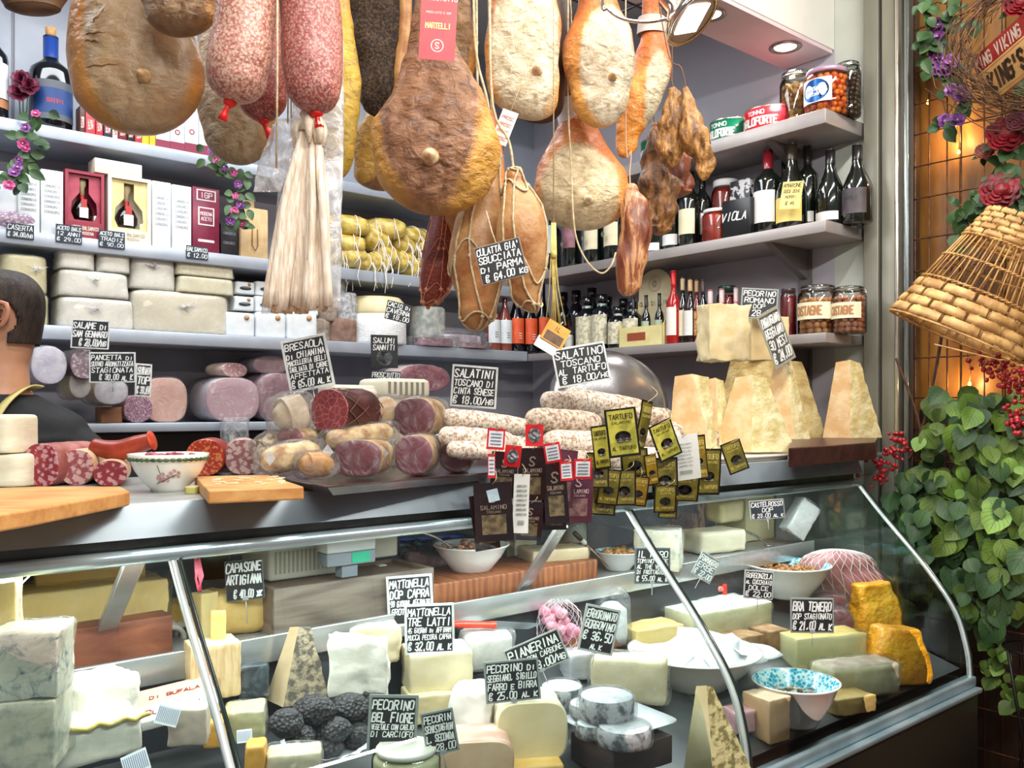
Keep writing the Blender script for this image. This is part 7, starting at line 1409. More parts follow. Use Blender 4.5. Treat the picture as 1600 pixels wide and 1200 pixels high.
cblk('blue-green veined cheese wedge in clear film under the Il Moro sign',990,1060,915,978,1.74,[BLUE2,M('c8ccb8','dcdccc',12,rough=.4),BLUE],-18,.09,30,film=filmm('f2f4f6',.16,1,20))
cblk('yellowish cheese slab lying under the veined wedge',985,1080,980,1012,1.68,[YC2],30,.10,31)
cblk('reddish wooden block under the Gorgovino sign',868,985,985,1020,1.66,[wood('8a4e30','b87850',2.5)],32,.1,32,cat='block',name='wooden_block',group=None,amp=.0003)
bowl('small white and turquoise bowl of brown nuts with a probe knife',968,922,76,30,1.80,TURQ,M('a87848','c8985c',50,rough=.5),3,'turquoise-glazed bowls')
# ash cheeses on a square plate over a dark box
put(tag(B().box(-.085,.085,-.08,.06,0,.061,0,.003).obj('slate_box',wood('2c2422','4c3c34',3,(1,1,6),.5)),'dark brown wooden box under the square white plate, bottom right of centre','box'),pt0(966,1142,z=.80)-Vector((0,0,.063)),35)
zp=.80; pc=pt0(968,1136,z=zp); t_=thing('square_plate','square white plate with upturned rim holding the ash-coated cheeses','plate',pc,35)
def sq(s,z,r_=.3):return[Vector((s*math.copysign(abs(math.cos(a))**r_,math.cos(a)),s*.82*math.copysign(abs(math.sin(a))**r_,math.sin(a)),z))for a in[2*PI*(i+.5)/48 for i in range(48)]]
b=B(); b.rows([sq(.07,0),sq(.105,.016),sq(.107,.018),sq(.07,.005),sq(.001,.005)]); b.obj('plate_body',M('d4dce4','e4eaf0',6,rough=.25,coat=.4),t_)
ASH=M('4a4e54','b4b8ba',40,rough=.7,bump=.4,lo=.42,hi=.55); ASHT=M('c4ccd2','e4e8ea',30,rough=.6)
for i,(x,y,w,h)in enumerate(((878,1102,66,44),(922,1122,66,34),(948,1120,86,48),(975,1160,84,38),(925,1150,50,30))):
 q=pt0(x,y,z=.806+(.034 if i==2 else 0)); k=q.y/FP; r=w*k/2; hh=h*k*.75; t_=thing('ash_cheese','round ash-coated goat cheese, '+('at the rear left of the plate','second from the left, under the stacked one','highest one in the middle with its paper collar','front right one sitting lowest','low left one half covered by paper')[i],'cheese',q,group='ash-coated cheeses on the square plate')
 b=B(); b.lathe([(0,0),(r*.94,0),(r,hh*.2),(r,hh*.75),(r*.93,hh*.95)],28,cap=False); b.obj('ash_side',ASH,t_); b=B(); b.lathe([(r*.94,hh*.94),(r*.8,hh),(0,hh*1.01)],28,cap=False); b.obj('pale_top',ASHT,t_); wrap(t_,[(hh*.0,r*.8,r*.8),(hh*.1,r*1.1,r*1.1),(hh*.8,r*1.08,r*1.08),(hh*1.1,r*.85,r*.85)],.003,i,sq=1)
cblk('yellow-white cheese wedge in clear plastic behind the ash cheeses',922,1040,1030,1100,1.52,[M('ddd0a4','ebe0bc',9,rough=.5)],-14,.07,33,film=True,bev=.01)
cblk('white plastic-wrapped pack left of the yellow-white wedge',888,940,1022,1062,1.56,[M('dce0e4','eceef0',9,rough=.4)],20,.07,34,film=True)
# big white bowl with papers
t_,r,hh=bowl('big white oval bowl holding folded white paper sheets, right of centre',1095,1085,215,58,1.47,WIN,None,5)
for i,(x,y,z0,rx_,ry_,rz_,s)in enumerate(((1105,1040,0,50,8,-10,.085),(1130,1038,.01,20,-6,25,.095),(1160,1035,.012,8,5,35,.09),(1050,1045,.0,30,-25,0,.05))):
 b=B(); n=8; vs=[((i_/n-.5)*2*s,(j/n-.5)*1.6*s,.012*math.sin(i_/n*4+i)+.008*math.sin(j/n*5))for j in range(n+1)for i_ in range(n+1)]; b.add(vs,[[j*(n+1)+i_,j*(n+1)+i_+1,(j+1)*(n+1)+i_+1,(j+1)*(n+1)+i_]for j in range(n)for i_ in range(n)],0,True)
 o=tag(b.obj('paper_sheet',M('c8ced2','d8dee0',5,rough=.6)),'white paper sheet in the big oval bowl, '+('upright one in the middle','large one sticking out to the right','topmost one at the right rim','small folded one at the left')[i],'paper','paper sheets in the big bowl'); o.location=pt0(x,y-12,v=1.48)+Vector((0,0,z0+.01)); o.rotation_euler=(R(rx_),R(ry_),R(rz_)); md=o.modifiers.new('s','SOLIDIFY'); md.thickness=.0006
shard('tall speckled herb cheese wedge in clear film beside the right glass seam',1072,1182,1215,1104,1072,1112,1.32,GI,40,.018,.10,mats=[M('dccf9c','e8deb4',8,rough=.5),M('7a7448','c8c08c',50,rough=.7,bump=.6,lo=.42,hi=.54)],name='herb_cheese_wedge',amp=.003)
# ---- right bay
cblk('large pale block of soft cheese on a brown-rinded base, right bay rear',1062,1232,950,1000,1.62,[M('c8c8a0','d8d8b4',8,rough=.45,bump=.2),M('e0e2dc','f0f2ee',10,rough=.5)],32,.16,35,w=.33,film=filmm('eef2f2',.16,1,16))
cblk('brown rind cheese disc under the large pale block',1075,1215,1000,1028,1.62,[BRR],32,.14,36,w=.26)
cblk('brown rinded cheese between the paper sheets and the Bra cheese',1196,1240,985,1018,1.60,[BRR],30,.10,37)
t_=thing('red_clip','red plastic clip on a striped cloth piece behind the Gorgonzola sign','clip',pt(1135,935,v=1.72)); b=B(); b.box(-.012,.003,0,.012,0,.045,0,.004); b.box(-.055,.0,.0,.012,.02,.038,1,.006); b.obj('clip',[M('e03020',rough=.35),M('e8a898','c86058',50,rough=.5)],t_)
cblk('big cut half cheese on the rear step, pale face, right bay',1134,1246,816,900,1.90,[M('dcd2a4','e8dfb8',7,rough=.5,bump=.12),M('d8cfae','e6dfc4',14,rough=.6)],40,.13,38,w=.19)
cblk('small cream cheese round on top of the big cut half cheese',1118,1176,782,816,1.86,[M('d8cc9c','e4dab0',9,rough=.5,bump=.4)],40,.08,39,bev=.014)
t_=cblk('tilted white cheese in clear wrap leaning at the right of the big half cheese',1224,1262,778,836,1.75,[M('d8dcd8','e8ebe8',10,rough=.4)],0,.05,40,film=True); t_.rotation_euler=(0,R(35),R(20))
cblk('cream soft cheese under the upper turquoise bowl',1085,1180,890,925,1.80,[M('e0d8b8','ece6cc',9,rough=.5)],30,.12,41,bev=.012)
bowl('upper white bowl with turquoise inside and brown seeds, on the rear step',1241,938,134,52,1.62,TURQ,M('8a5a30','b88450',60,rough=.5),6,'turquoise-glazed bowls',foodn=90,fr=.66,fs=.005)
bowl('lower white bowl with turquoise inside and grey mushrooms, nearest the rail',1253,1140,138,68,1.30,TURQ,M('7a7264','c8c0ac',60,rough=.5),7,'turquoise-glazed bowls',foodn=60,fr=.55,fs=.007,fz=.6)
t_,rg_=hung('netted_salami','large film-wrapped salami in a white diamond net, right bay behind the bowl','salami',pt0(1310,920,v=1.60).y,[(930,1262,1400),(905,1250,1392),(885,1248,1370)],M('8e5254','aa6e6e',20,rough=.4),.5,bot=948,top=858,body='casing',amp=.004,seed=60)
b=B()
for i in range(26):
 for s in(1,-1):b.tube([surf(rg_,q/14,2*PI*i/26+s*q*.09,.0015)for q in range(15)],.0011,4)
b.obj('net',M('d8d4d4',rough=.6),t_); wrap(t_,[(-.05,.05,.03),(-.04,.13,.06),(.03,.17,.08),(.1,.15,.06),(.115,.06,.03)],.008,4,m=FILM)
for i,(x,y,w,h)in enumerate(((1300,944,48,30),(1312,975,42,44))):
 t_=top_log('cut_dried_beef',('upper','lower')[i]+' dark red dried beef cut in clear film beside the yellow parcels','cured meat',x-w/2,x+w/2,y-h/2,y+h/2,.08,M('5a1a28',rough=.4),M('6a1c2c','84303c',14,rough=.3,coat=.3),-10,v=1.52,film=True,group='dried beef cuts in the right bay',seed=i)
YW=M('e29a12','f4ba2c',9,rough=.42,bump=1.0,bs=13,coat=.2,dist=.03,detail=3)
for i,(x0,x1,y0,y1,v_,ry_)in enumerate(((1362,1474,988,1072,1.52,4),(1336,1430,914,990,1.56,-4))):
 p=pt((x0+x1)/2,y1,v=v_); k=p.y/FP; o=tag(rblk('yellow_parcel',YW,None,(x1-x0)*k*.98,.13,(y1-y0)*k,.014,.42,13,70+i,taper=.66,n=72),'bright yellow paper-wrapped cheese parcel, '+('lower one touching the end glass','upper one beside the red dried beef')[i],'cheese','yellow wrapped parcels'); o.location=p; o.rotation_euler=(0,R(ry_),R(15))
cblk('rectangular Bra cheese with pale cut face and yellow top under its sign',1236,1366,994,1044,1.50,[M('d0cc98','dedaae',7,rough=.5,bump=.1),M('cdb464','dcc880',12,rough=.5)],18,.10,42,film=filmm('f4f4ec',.07,.8,16))
cblk('dusty grey-rinded cheese half under the Bra cheese',1290,1420,1040,1090,1.44,[M('b8b48c','d8d4ac',12,rough=.6,bump=.3),M('a89888','c4b8a4',24,rough=.7)],18,.10,43,bev=.012,film=filmm('f4f4ec',.10,.8,16))
cblk('cut cheese slab lying beside the lower turquoise bowl near the rail',1300,1378,1090,1116,1.33,[M('b89c5c','ccb070',9,rough=.5)],22,.08,44)
cblk('brown-rinded cheese block at the foot of the right glass seam',1196,1242,1092,1160,1.34,[M('b89468','ccaa80',9,rough=.5,bump=.2),M('d0b088','dcc09c',9,rough=.5)],30,.09,45)
cblk('pinkish packed cheese behind the right glass seam',1146,1184,1112,1146,1.40,[M('e0a8b0','ecc4c4',7,rough=.5)],20,.06,46,film=True)
# ---- signs inside the case
SG='chalk signs inside the display case'
def csign(*a,**k):k.setdefault('group',SG); k.setdefault('pin',.03); return sign(*a,**k)
csign('chalk sign for artisan Capasone at the upper left of the case',384,906,60,62,1.86,[('CAPASONE',1.1),('ARTIGIANA',1.1),(' ',.3),('€ 40.00 xk',1,.08,.8)],-4,10,-4,pin=.05,fw=.02,frame=M('5a6468',rough=.5))
csign('chalk sign for goat mattonella, the rear one of two overlapping',643,938,72,78,2.03,[('MATTONELLA',1),('DOP CAPRA',1.1),('90 GIORNI AFFINATO',.8),('GROTTA',.8,-.2,.5),(' ',.8)],-3,8,-4,pin=.08)
csign('chalk sign for mattonella of three milks, standing on the centre brick',672,983,78,78,1.965,[('MATTONELLA',1.1),('TRE LATTI',1.2),('45 GIORNI di AFFINAM',.8),('MUCCA PECORA CAPRA',.8),('€ 32.00 al k',1.3)],-1,6,-4)
csign('chalk sign for pecorino Bel Fiore, bottom centre left',611,1134,78,92,1.62,[('PECORINO',1.2),('BEL FIORE',1.2),('VEGETALE CON CAGLIO',.7),('DI CARCIOFO',.7),(' ',.3),('€ 32.00 al k',1.1,.08,.8)],3,6,-6,frame=M('8c9490',rough=.5),pin=.05)
csign('chalk sign for semi-aged pecorino, small and tilted right of Bel Fiore',693,1144,52,66,1.60,[('PECORIN',1),('SEMISTAGION',1),('L. SECONDA',1),('€ 28.00',1)],-10,6,-6,frame=M('8c9490',rough=.5))
csign('chalk sign for pecorino di Seggiano with spelt and beer',803,1064,86,64,1.86,[('PECORINO di',1),('SEGGIANO, SIGILLO',.9),('FARRO e BIRRA',.9),('€ 25.00 al k',1)],-4,6,-6,frame=M('8c9490',rough=.5))
csign('chalk sign for Pianerina at thirteen euro, tilted behind the Seggiano sign',848,1022,92,52,1.96,[('PIANERINA',1.3),('CON CARBONE',.8,.15,.7),('€ 13.00/hg',1.2,.1,.8)],-22,6,-6,frame=M('a8acaa',rough=.5))
csign('chalk sign for Erborinato Gorgovino beside the pink net bag',929,984,56,72,2.10,[('ERBORINATO',1),('GORGOVINO',1),('€ 36,50',1.1),('al k',.8,0,.4)],14,12,-6,frame=M('a8acaa',rough=.5))
csign('chalk sign for Il Moro, above the veined wedge',1019,884,56,56,2.36,[('IL MORO',1.2),('TOMINO ERBE',.8),('AL THE VERDE',.8),('DI FROTTAGIONE',.8),('€ 55.00 al k',1)],2,8,-4,frame=M('5a6468',rough=.5))
csign('small blue-grey square chalk sign turned on its corner behind the right seam',1094,884,34,40,2.42,[('FORMAGGIO',1),('ERBE',1),('€ 22.00',1)],32,10,-6,frame=M('a8acaa',rough=.5),board=M('5a6a74','6a7a84',20,rough=.6))
csign('chalk sign for Castelrosso on top of the big half cheese',1200,796,54,30,2.42,[('CASTELROSSO',1),('DOP',.9),('€ 23.00 al k',.9)],-3,10,-6,frame=M('a8acaa',rough=.5),board=M('26303a','303c46',20,rough=.6))
csign('chalk sign for gorgonzola, tilted before the upper turquoise bowl',1184,914,46,44,2.22,[('GORGONZOLA',1),('al CUCCHIAIO',.9),('DOLCE',.9),('€ 22.00',1)],6,8,-6,frame=M('a8acaa',rough=.5))
csign('chalk sign for Bra Tenero standing on the Bra cheese',1269,962,68,54,2.06,[('BRA TENERO',1.3),('DOP STAGIONATO',.8),('€ 21,00 al k',1.2)],2,6,-5,frame=M('8c9490',rough=.5))
b=B(); [b.tube([tuple(pt0(x,y,v=1.72))for x,y in((308+d,872),(314+d,900),(312-d,925),(306,905),(308+d,876))],.0022,6)for d in(0,3,-3)]; tag(b.obj('pink_cord',M('e0506c','f07c90',40,rough=.5)),'looped pink cord hanging inside the glass beside the left seam','cord')
t_=jar('white plastic tub left of the cream scale, behind the Capasone sign','L',0,0,0,0,0,M('c8c4b4',rough=.5),M('d8d4c4',rough=.4),at=(pt0(345,905,z=ZS),40,.10,.10))
# ================================================================ decorated wall at the right
UG=3.26
GRD=thing('wire_grid_panel','rusty wire grid panel covering the amber wall at the right','grid',(0,0,0),40); WR=M('4a3020','6a4630',40,rough=.5,metal=.4)
vs_=[vof(x,UG)for x in(1430,1452,1480,1502,1538,1566,1594,1640)]
for i,v_ in enumerate(vs_):b=B(); b.tube([(UG,v_,.1),(UG,v_,3.2)],.003,5); b.obj('upright_wire',WR,GRD)
for i,y_ in enumerate((48,115,165,212,262,312,375,425,560,622,670,720,790,850,905,960,1020,1080,1140)):
 z=pt(1428,y_,u=UG).z; b=B(); b.tube([(UG-.004,vs_[0]+.01,z),(UG-.004,1.0,z)],.0028,5); b.obj('cross_wire',WR,GRD)
# warm bulbs of the light string
for i,(x,y)in enumerate(((1490,212),(1498,238),(1475,195),(1450,160),(1515,600))):
 p=pt(x,y,u=3.30); t_=thing('fairy_light','tiny warm bulb of the light string, '+('brightest one below the purple flowers','just under the brightest one','above the brightest one','beside the upper purple flowers','low one behind the basket')[i],'lamp',p,group='fairy lights behind the grid'); b=B(); b.lathe([(0,-.008),(.005,-.004),(.006,0),(.003,.008),(0,.01)],10); b.obj('bulb',emit('ffb040',16),t_); b=B(); b.tube([(0,0,.009),(.01,.01,.05),(.0,.02,.12)],.0012,4); b.obj('wire',M('2a3a20',rough=.5),t_)
 if i in(0,4):d=bpy.data.lights.new('fairy_glow','POINT'); d.energy=1.6; d.color=(1,.6,.22); d.shadow_soft_size=.01; o=bpy.data.objects.new('fairy_glow',d); C.objects.link(o); o.parent=t_; o.location=(-.012,-.012,0)
# leaves
def leafmat(c1,c2,vein):
 t=NT('leaf'); uvn=t.n('ShaderNodeUVMap'); sp=t.n('ShaderNodeSeparateXYZ'); t.l(uvn.outputs[0],sp.inputs[0]); g=t.n('ShaderNodeObjectInfo')
 u_,v_=sp.outputs[0],sp.outputs[1]; au=t.math('ABSOLUTE',t.math('SUBTRACT',u_,.5)); mid=t.math('LESS_THAN',au,.018)
 s=t.math('ABSOLUTE',t.math('SUBTRACT',t.math('FRACT',t.math('MULTIPLY',t.math('SUBTRACT',v_,t.math('MULTIPLY',au,.9)),6)),.5)); side=t.math('LESS_THAN',s,.06)
 f=t.math('MULTIPLY',t.math('MAXIMUM',mid,side),.7); nz=t.noise(t.coord(),9,2)
 col=t.mix(f,t.ramp(nz,[(.35,c1),(.65,c2)]),vein); return t.fin(col,.5,0,.4,.0)
LF=leafmat('435c24','728c3e','26361a'); LFB=leafmat('5c8030','86aa4a','38542a'); LFD=leafmat('24401e','3c5c30','16280f'); LFG=leafmat('304a2c','4c6a40','1e301a')
def add_leaf(b,p,nrm,up,w,h,mi=0,curl=.18):
 nrm=nrm.normalized(); up=(up-nrm*up.dot(nrm)).normalized(); sd=nrm.cross(up); NU=4; prof=[(0,.05),(.12,.62),(.32,.96),(.52,1.0),(.75,.70),(.92,.28),(1,.02)]; vs=[]; fs=[]
 for(t_,ww)in prof:
  for i in range(NU+1):
   x=(i/NU-.5)*w*ww; z=t_*h; vs.append(p+sd*x-up*z+nrm*(abs(i/NU-.5)*w*ww*curl*1.5-t_*t_*h*curl))
 n0=len(b.f)
 for j in range(len(prof)-1):
  for i in range(NU):fs.append([j*(NU+1)+i,j*(NU+1)+i+1,(j+1)*(NU+1)+i+1,(j+1)*(NU+1)+i])
 b.add(vs,fs,mi,True); k=0
 for j in range(len(prof)-1):
  for i in range(NU):b.uv[n0+k]=[(i/NU,prof[j][0]),((i+1)/NU,prof[j][0]),((i+1)/NU,prof[j+1][0]),(i/NU,prof[j+1][0])]; k+=1
CAMV=Vector((0,0,EYE))
def foliage(label,name,pts_,depth,size,mats,seed,group='trailing leafy plants on the right wall',u0=3.16,stem=None,droop=.7):
 """pts_: (px, py, radius px, count) clumps; leaves are spread through a real depth in front of the grid"""
 rnd=random.Random(seed); b=B(); sb=B(); c0=pt(pts_[0][0],pts_[0][1],u=u0); t_=thing(name,label,'plant',Vector((c0.x,c0.y,c0.z)),group=group); prev=None
 for(x,y,r_,n)in pts_:
  c=pt(x,y,u=u0)
  if prev is not None:sb.tube([prev-c0,(prev+c)/2-c0+Vector((.01,-.01,.01)),c-c0],.0028,5)
  prev=c
  for i in range(n):
   a,q=rnd.uniform(0,2*PI),math.sqrt(rnd.random())*r_; d=rnd.uniform(0,depth); p=pt(x+q*math.cos(a),y+q*math.sin(a)*1.0,u=u0-d)
   nrm=Vector((-.45+rnd.uniform(-.5,.5),-1+rnd.uniform(-.2,.3),.35+rnd.uniform(-.4,.5))); up=Vector((rnd.uniform(-.6,.6),rnd.uniform(-.2,.2),1*droop)); s=size*rnd.uniform(.42,1.3)
   add_leaf(b,p-c0,nrm,up,s*.9,s,rnd.randrange(len(mats)),rnd.uniform(.08,.3))
 b.obj('foliage',mats,t_)
 if len(sb.v):sb.obj('stems',M('4c3a1e','6a5230',20,rough=.7),t_)
 return t_
foliage('dense mass of round veined green leaves filling the wall right of the counter, upper part','leafy_plant',[(1490,640,40,22),(1540,655,45,30),(1580,640,30,14),(1470,700,45,26),(1530,720,55,38),(1585,720,40,26),(1500,780,60,42),(1570,800,50,38)],.18,.078,[LF,LFB,LFG],1)
foliage('dense round-leaved greenery hanging lower beside the glass end, middle part','leafy_plant',[(1440,770,42,40),(1420,800,30,20),(1460,830,45,44),(1520,860,55,56),(1580,880,45,50),(1545,930,42,40)],.16,.076,[LF,LFG,LFD],2)
foliage('thinner strand of small green leaves trailing to the floor at the right edge','leafy_plant',[(1560,900,26,14),(1575,950,28,16),(1555,1000,26,14),(1550,1040,20,10),(1575,1065,18,8),(1585,1090,12,4)],.06,.045,[LF,LFB],3)
foliage('dark leafy sprig under the upper rose, left of the basket top','leafy_sprig',[(1500,320,22,8),(1520,345,26,9),(1530,310,20,6),(1510,375,14,3)],.05,.05,[LFD,LFG],4)
foliage('dark green leaves around the roses in the upper right corner','leafy_sprig',[(1560,270,36,12),(1590,300,28,10),(1540,290,20,6),(1575,215,20,6),(1590,110,20,5)],.06,.055,[LFD,LFG],5)
foliage('dark leaves at the very top beside the steel post','leafy_sprig',[(1448,12,20,8),(1470,5,24,8),(1500,20,26,9),(1440,62,20,8)],.05,.045,[LFD,LFG],6)
# flowers
def flower(b,c,r,n=5,seed=0,mi=0,nrm=Vector((-.5,-1,.1)),layers=2):
 rnd=random.Random(seed); nrm=nrm.normalized(); u_=nrm.orthogonal().normalized(); w_=nrm.cross(u_)
 for L in range(layers):
  rr=r*(1-.28*L)
  for k in range(n):
   a=2*PI*k/n+L*.6+rnd.uniform(-.15,.15); d=u_*math.cos(a)+w_*math.sin(a); e=nrm.cross(d); vs=[]; prof=[(0,.15),(.35,.7),(.7,1),(1,.55)]
   for t_,ww in prof:
    for s in(-1,0,1):vs.append(c+d*rr*t_*(1-.25*L)+e*s*rr*.5*ww+nrm*(rr*(.55*L+.15)*t_**1.5+abs(s)*rr*.14+.003*L))
   b.add(vs,[[j*3+i,j*3+i+1,(j+1)*3+i+1,(j+1)*3+i]for j in range(3)for i in range(2)],mi,True)
PUR=M('4a2260','7c4490',40,rough=.5); PUR2=M('6c3480','9e60aa',50,rough=.5); ROS=M('5c0a14','8e1824',20,rough=.45); MAG=M('b03a78','d464a0',40,rough=.5)
def flowers(label,name,spots,r,mat,lmats,u0=None,v0=None,leaves=2,lsize=.05,seed=0,n=5,layers=2,group=None,stem=True,ctr=True):
 kk=dict(u=u0)if u0 else dict(v=v0); c0=pt(*spots[0],**kk); t_=thing(name,label,'flower',c0,group=group); b=B(); lb_=B(); sb=B(); cb=B(); rnd=random.Random(seed)
 nr=Vector((-.5,-1,.1))if u0 else Vector((.3,-1,.1))
 for i,s in enumerate(spots):
  p=pt(*s,**kk)-c0; flower(b,p,r*rnd.uniform(.8,1.2),n,seed+i,i%2,nr+Vector((rnd.uniform(-.4,.4),0,rnd.uniform(-.4,.4))),layers)
  if ctr:cb.lathe([(0,-.003),(.004,0),(0,.003)],6,mat=Matrix.Translation(p+nr.normalized()*.008))
  for k in range(leaves):add_leaf(lb_,p+Vector((rnd.uniform(-.04,.04),.012,rnd.uniform(-.03,.03))),nr+Vector((rnd.uniform(-.5,.5),0,rnd.uniform(-.3,.5))),Vector((rnd.uniform(-1,1),0,rnd.uniform(-.3,1))),lsize*.7,lsize*rnd.uniform(.7,1.2),0,.2)
  if i and stem:q=pt(*spots[i-1],**kk)-c0; sb.tube([q+Vector((0,.01,0)),p+Vector((0,.01,0))],.002,5)
 b.obj('petals',mat,t_)
 if len(lb_.v):lb_.obj('leaves',lmats,t_)
 if len(sb.v):sb.obj('stem',M('3c5a2c',rough=.6),t_)
 if ctr:cb.obj('flower_hearts',M('e6dcb0',rough=.6),t_)
 return t_
flowers('hanging spray of dark purple artificial flowers on the grid beside the steel post','purple_flower_spray',[(1465,40),(1464,58),(1460,75),(1463,92),(1470,105),(1484,98),(1478,110),(1488,142),(1502,148),(1476,190),(1496,188)],.030,[PUR,PUR2],[LFD],u0=3.18,leaves=3,seed=3,lsize=.055)
def rose(label,x,y,r_,u0,seed,mats=ROS,group='dark red artificial roses'):
 c=pt(x,y,u=u0); r=r_*c.y/FP; t_=thing('artificial_rose',label,'flower',c,group=group); b=B()
 for L in range(5):flower(b,Vector((0,0,0))+Vector((-.2,-1,.2))*.006*L,r*(1-.16*L),6-L if L<3 else 3,seed*9+L,0,Vector((-.45,-1,.25)),1)
 bb=blob_rings([(-r*.4,.002,.002),(-r*.25,r*.35,r*.35),(0,r*.45,r*.45),(r*.3,r*.3,r*.3),(r*.42,.002,.002)],18,3,.004,50,seed); b.rows([[q+Vector((-.1,-1,.2))*r*.2 for q in w]for w in bb]); b.obj('petals',mats,t_)
 lb_=B(); [add_leaf(lb_,Vector((0,.012,0)),Vector((-.5,-1,.2)),Vector((math.cos(a),0,math.sin(a))),r*.5,r*1.2,0,.15)for a in(.4,2.2,4.0,5.3)]; lb_.obj('leaves',LFD,t_)
rose('dark red rose at the right edge level with the middle of the grid, upper rose',1572,212,30,3.10,1); rose('dark red rose blossom just above the woven basket top',1562,300,30,3.10,2); rose('dark red rose cut by the top right corner',1592,8,24,3.05,3); rose('small withered rose bud left of the upper rose',1538,238,14,3.12,4,M('7a3a34','9c5a4c',20,rough=.6))
rose('dusty mauve rose cut by the right edge above the rose pair',1590,190,18,3.08,5,M('6a2a3c','8a4454',20,rough=.6))
def berries(label,spots,u0,seed,r=.009,n=16,spread=22):
 rnd=random.Random(seed); c0=pt(*spots[0],u=u0); t_=thing('berry_cluster',label,'berries',c0,group='red artificial berries'); b=B(); sb=B()
 for s in spots:
  for i in range(n):
   p=pt(s[0]+rnd.gauss(0,spread*.5),s[1]+rnd.gauss(0,spread*.5),u=u0-rnd.uniform(0,.05))-c0; q=r*rnd.uniform(.7,1.1); b.lathe([(0,-q),(q*.7,-q*.7),(q,0),(q*.7,q*.7),(0,q)],9,mat=Matrix.Translation(p))
   if i%3==0:sb.tube([pt(*s,u=u0+.02)-c0,p],.001,3)
 o=b.obj('berries',M('8a0c18','b01c28',20,rough=.2,coat=.5),t_); o['kind']='stuff'; sb.obj('stems',M('4a3a20',rough=.7),t_)
berries('bunch of glossy red berries hanging by the upper corner of the counter glass',[(1396,702),(1380,722),(1405,690),(1372,740)],3.02,1); berries('red berries below the right end of the woven basket',[(1558,578),(1580,605),(1545,565)],3.05,2); berries('red berry spray at the right edge above the leaves',[(1590,650),(1590,668)],3.0,3,n=22); berries('small red berries among the leaves right of the basket rim',[(1572,588),(1598,590)],3.0,4)
# woven basket, tilted open frustum
def wicker():
 A=pt(1600,328,u=3.06); Bm=pt(1496,520,u=2.98); ax=(Bm-A); L=ax.length; t_=thing('woven_basket','tilted open wicker basket of flat woven strips and bare stakes, hanging at the right','basket',A); t_.rotation_euler=ax.to_track_quat('Z','X').to_euler()
 R0,R1=.085,.215
 def P(f,a,off=0):r=R0+(R1-R0)*f+off; return Vector((r*math.cos(a),r*math.sin(a)*.92,L*f))
 WK=M('9c6f3c','d0a05e',26,rough=.5,bump=.4,bs=80); WK2=M('a87c46','d8ac6c',18,rough=.5,bump=.3,bs=60,st=(1,1,1))
 def band(f0,f1,rows_,cols,nm):
  b=B()
  for r_ in range(rows_):
   fa,fb=f0+(f1-f0)*r_/rows_+.004,f0+(f1-f0)*(r_+1)/rows_-.004
   for c in range(cols):
    if(r_+c)%2:
     a0,a1=2*PI*(c-.42)/cols,2*PI*(c+1.42)/cols*1.0; a1=2*PI*(c+1.40)/cols; a0=2*PI*(c-.40)/cols; n=7; vs=[]; fs=[]
     for i in range(n+1):
      q=i/n; a=a0+(a1-a0)*q; o=.001+.007*math.sin(PI*q)
      for(ff,oo)in((fa,o-.0015),(fa,o),((fa+fb)/2,o+.0012),(fb,o),(fb,o-.0015)):vs.append(P(ff,a,oo))
     for i in range(n):fs+=[[5*i+k,5*i+k+1,5*i+6+k,5*i+5+k]for k in range(4)]+[[5*i+4,5*i,5*i+5,5*i+9]]
     b.add(vs,fs,0,True)
  for c in range(cols):
   for s in(-.18,.18):
    b.tube([P(f0+(f1-f0)*q/8,2*PI*(c+.0+s*.0)/cols+s*.08,.002)for q in range(9)],.0028,5)
  return b.obj(nm,WK2,t_)
 band(.72,1.02,4,22,'wide_woven_band'); band(.06,.30,5,24,'upper_woven_band')
 b=B()
 for i in range(44):a=2*PI*i/44; b.tube([P(.28,a,.001),P(.5,a+.02*math.sin(i*3),.002),P(.74,a+.03*math.sin(i*5),.001)],.0026,5)
 b.obj('stakes',WK,t_)
 for f,nm in((.70,'lower_twist'),(.50,'middle_twist'),(.31,'upper_twist')):
  b=B()
  for ph in(0,PI):b.tube([P(f+.006*math.sin(a*30+ph),a,.003+.003*math.cos(a*30+ph))for a in[2*PI*i/160 for i in range(160)]],.003,5,closed=True)
  b.obj(nm,WK,t_)
 b=B(); [b.tube([P(1.03+.005*k,a,.001*k)for a in[2*PI*i/60 for i in range(60)]],.003,5,closed=True)for k in range(2)]; b.tube([P(1.02,PI*1.1,0),P(1.10,PI*1.3,.01),P(1.18,PI*1.55,.02)],.0025,5); b.obj('rim',WK,t_)
wicker()
# twig nest and the wooden board
t_=thing('twig_wreath','round bundle of thin dark twigs behind the wooden board, upper right corner','wreath',pt(1632,55,u=3.02)); b=B(); rnd=random.Random(2)
for i in range(150):
 a0=rnd.uniform(0,2*PI); R_=.20+rnd.gauss(0,.022); ps=[]
 for q in range(9):a=a0+q*.22; rr=R_+.015*math.sin(q*1.3+i); ps.append(Vector((rr*math.cos(a)*.9,rr*math.cos(a)*-.8+rnd.uniform(-.01,.01)+.05*math.sin(i),rr*math.sin(a))))
 b.tube(ps,.0016,4)
b.obj('twigs',M('3c2618','6e4a2c',30,rough=.7),t_)
a,c=pt(1527,118,u=3.0),pt(1620,38,u=2.78); t_=thing('wooden_name_board','small pale wooden board with burnt capital letters, slanting across the twigs','board',a); d=(c-a); wd=d.length
e=(pt(1555,145,u=2.98)-a); zx=d.normalized(); zz=(-e-zx*(-e).dot(zx)).normalized(); yy=zz.cross(zx); mt=Matrix((zx,yy,zz)).transposed(); t_.rotation_euler=mt.to_euler(); hh=.105
b=B(); b.box(-.004,wd*1.5,0,.012,-hh,0,0,.002); b.obj('board',wood('b8894c','d0a468',3,(1,1,9),.5),t_)
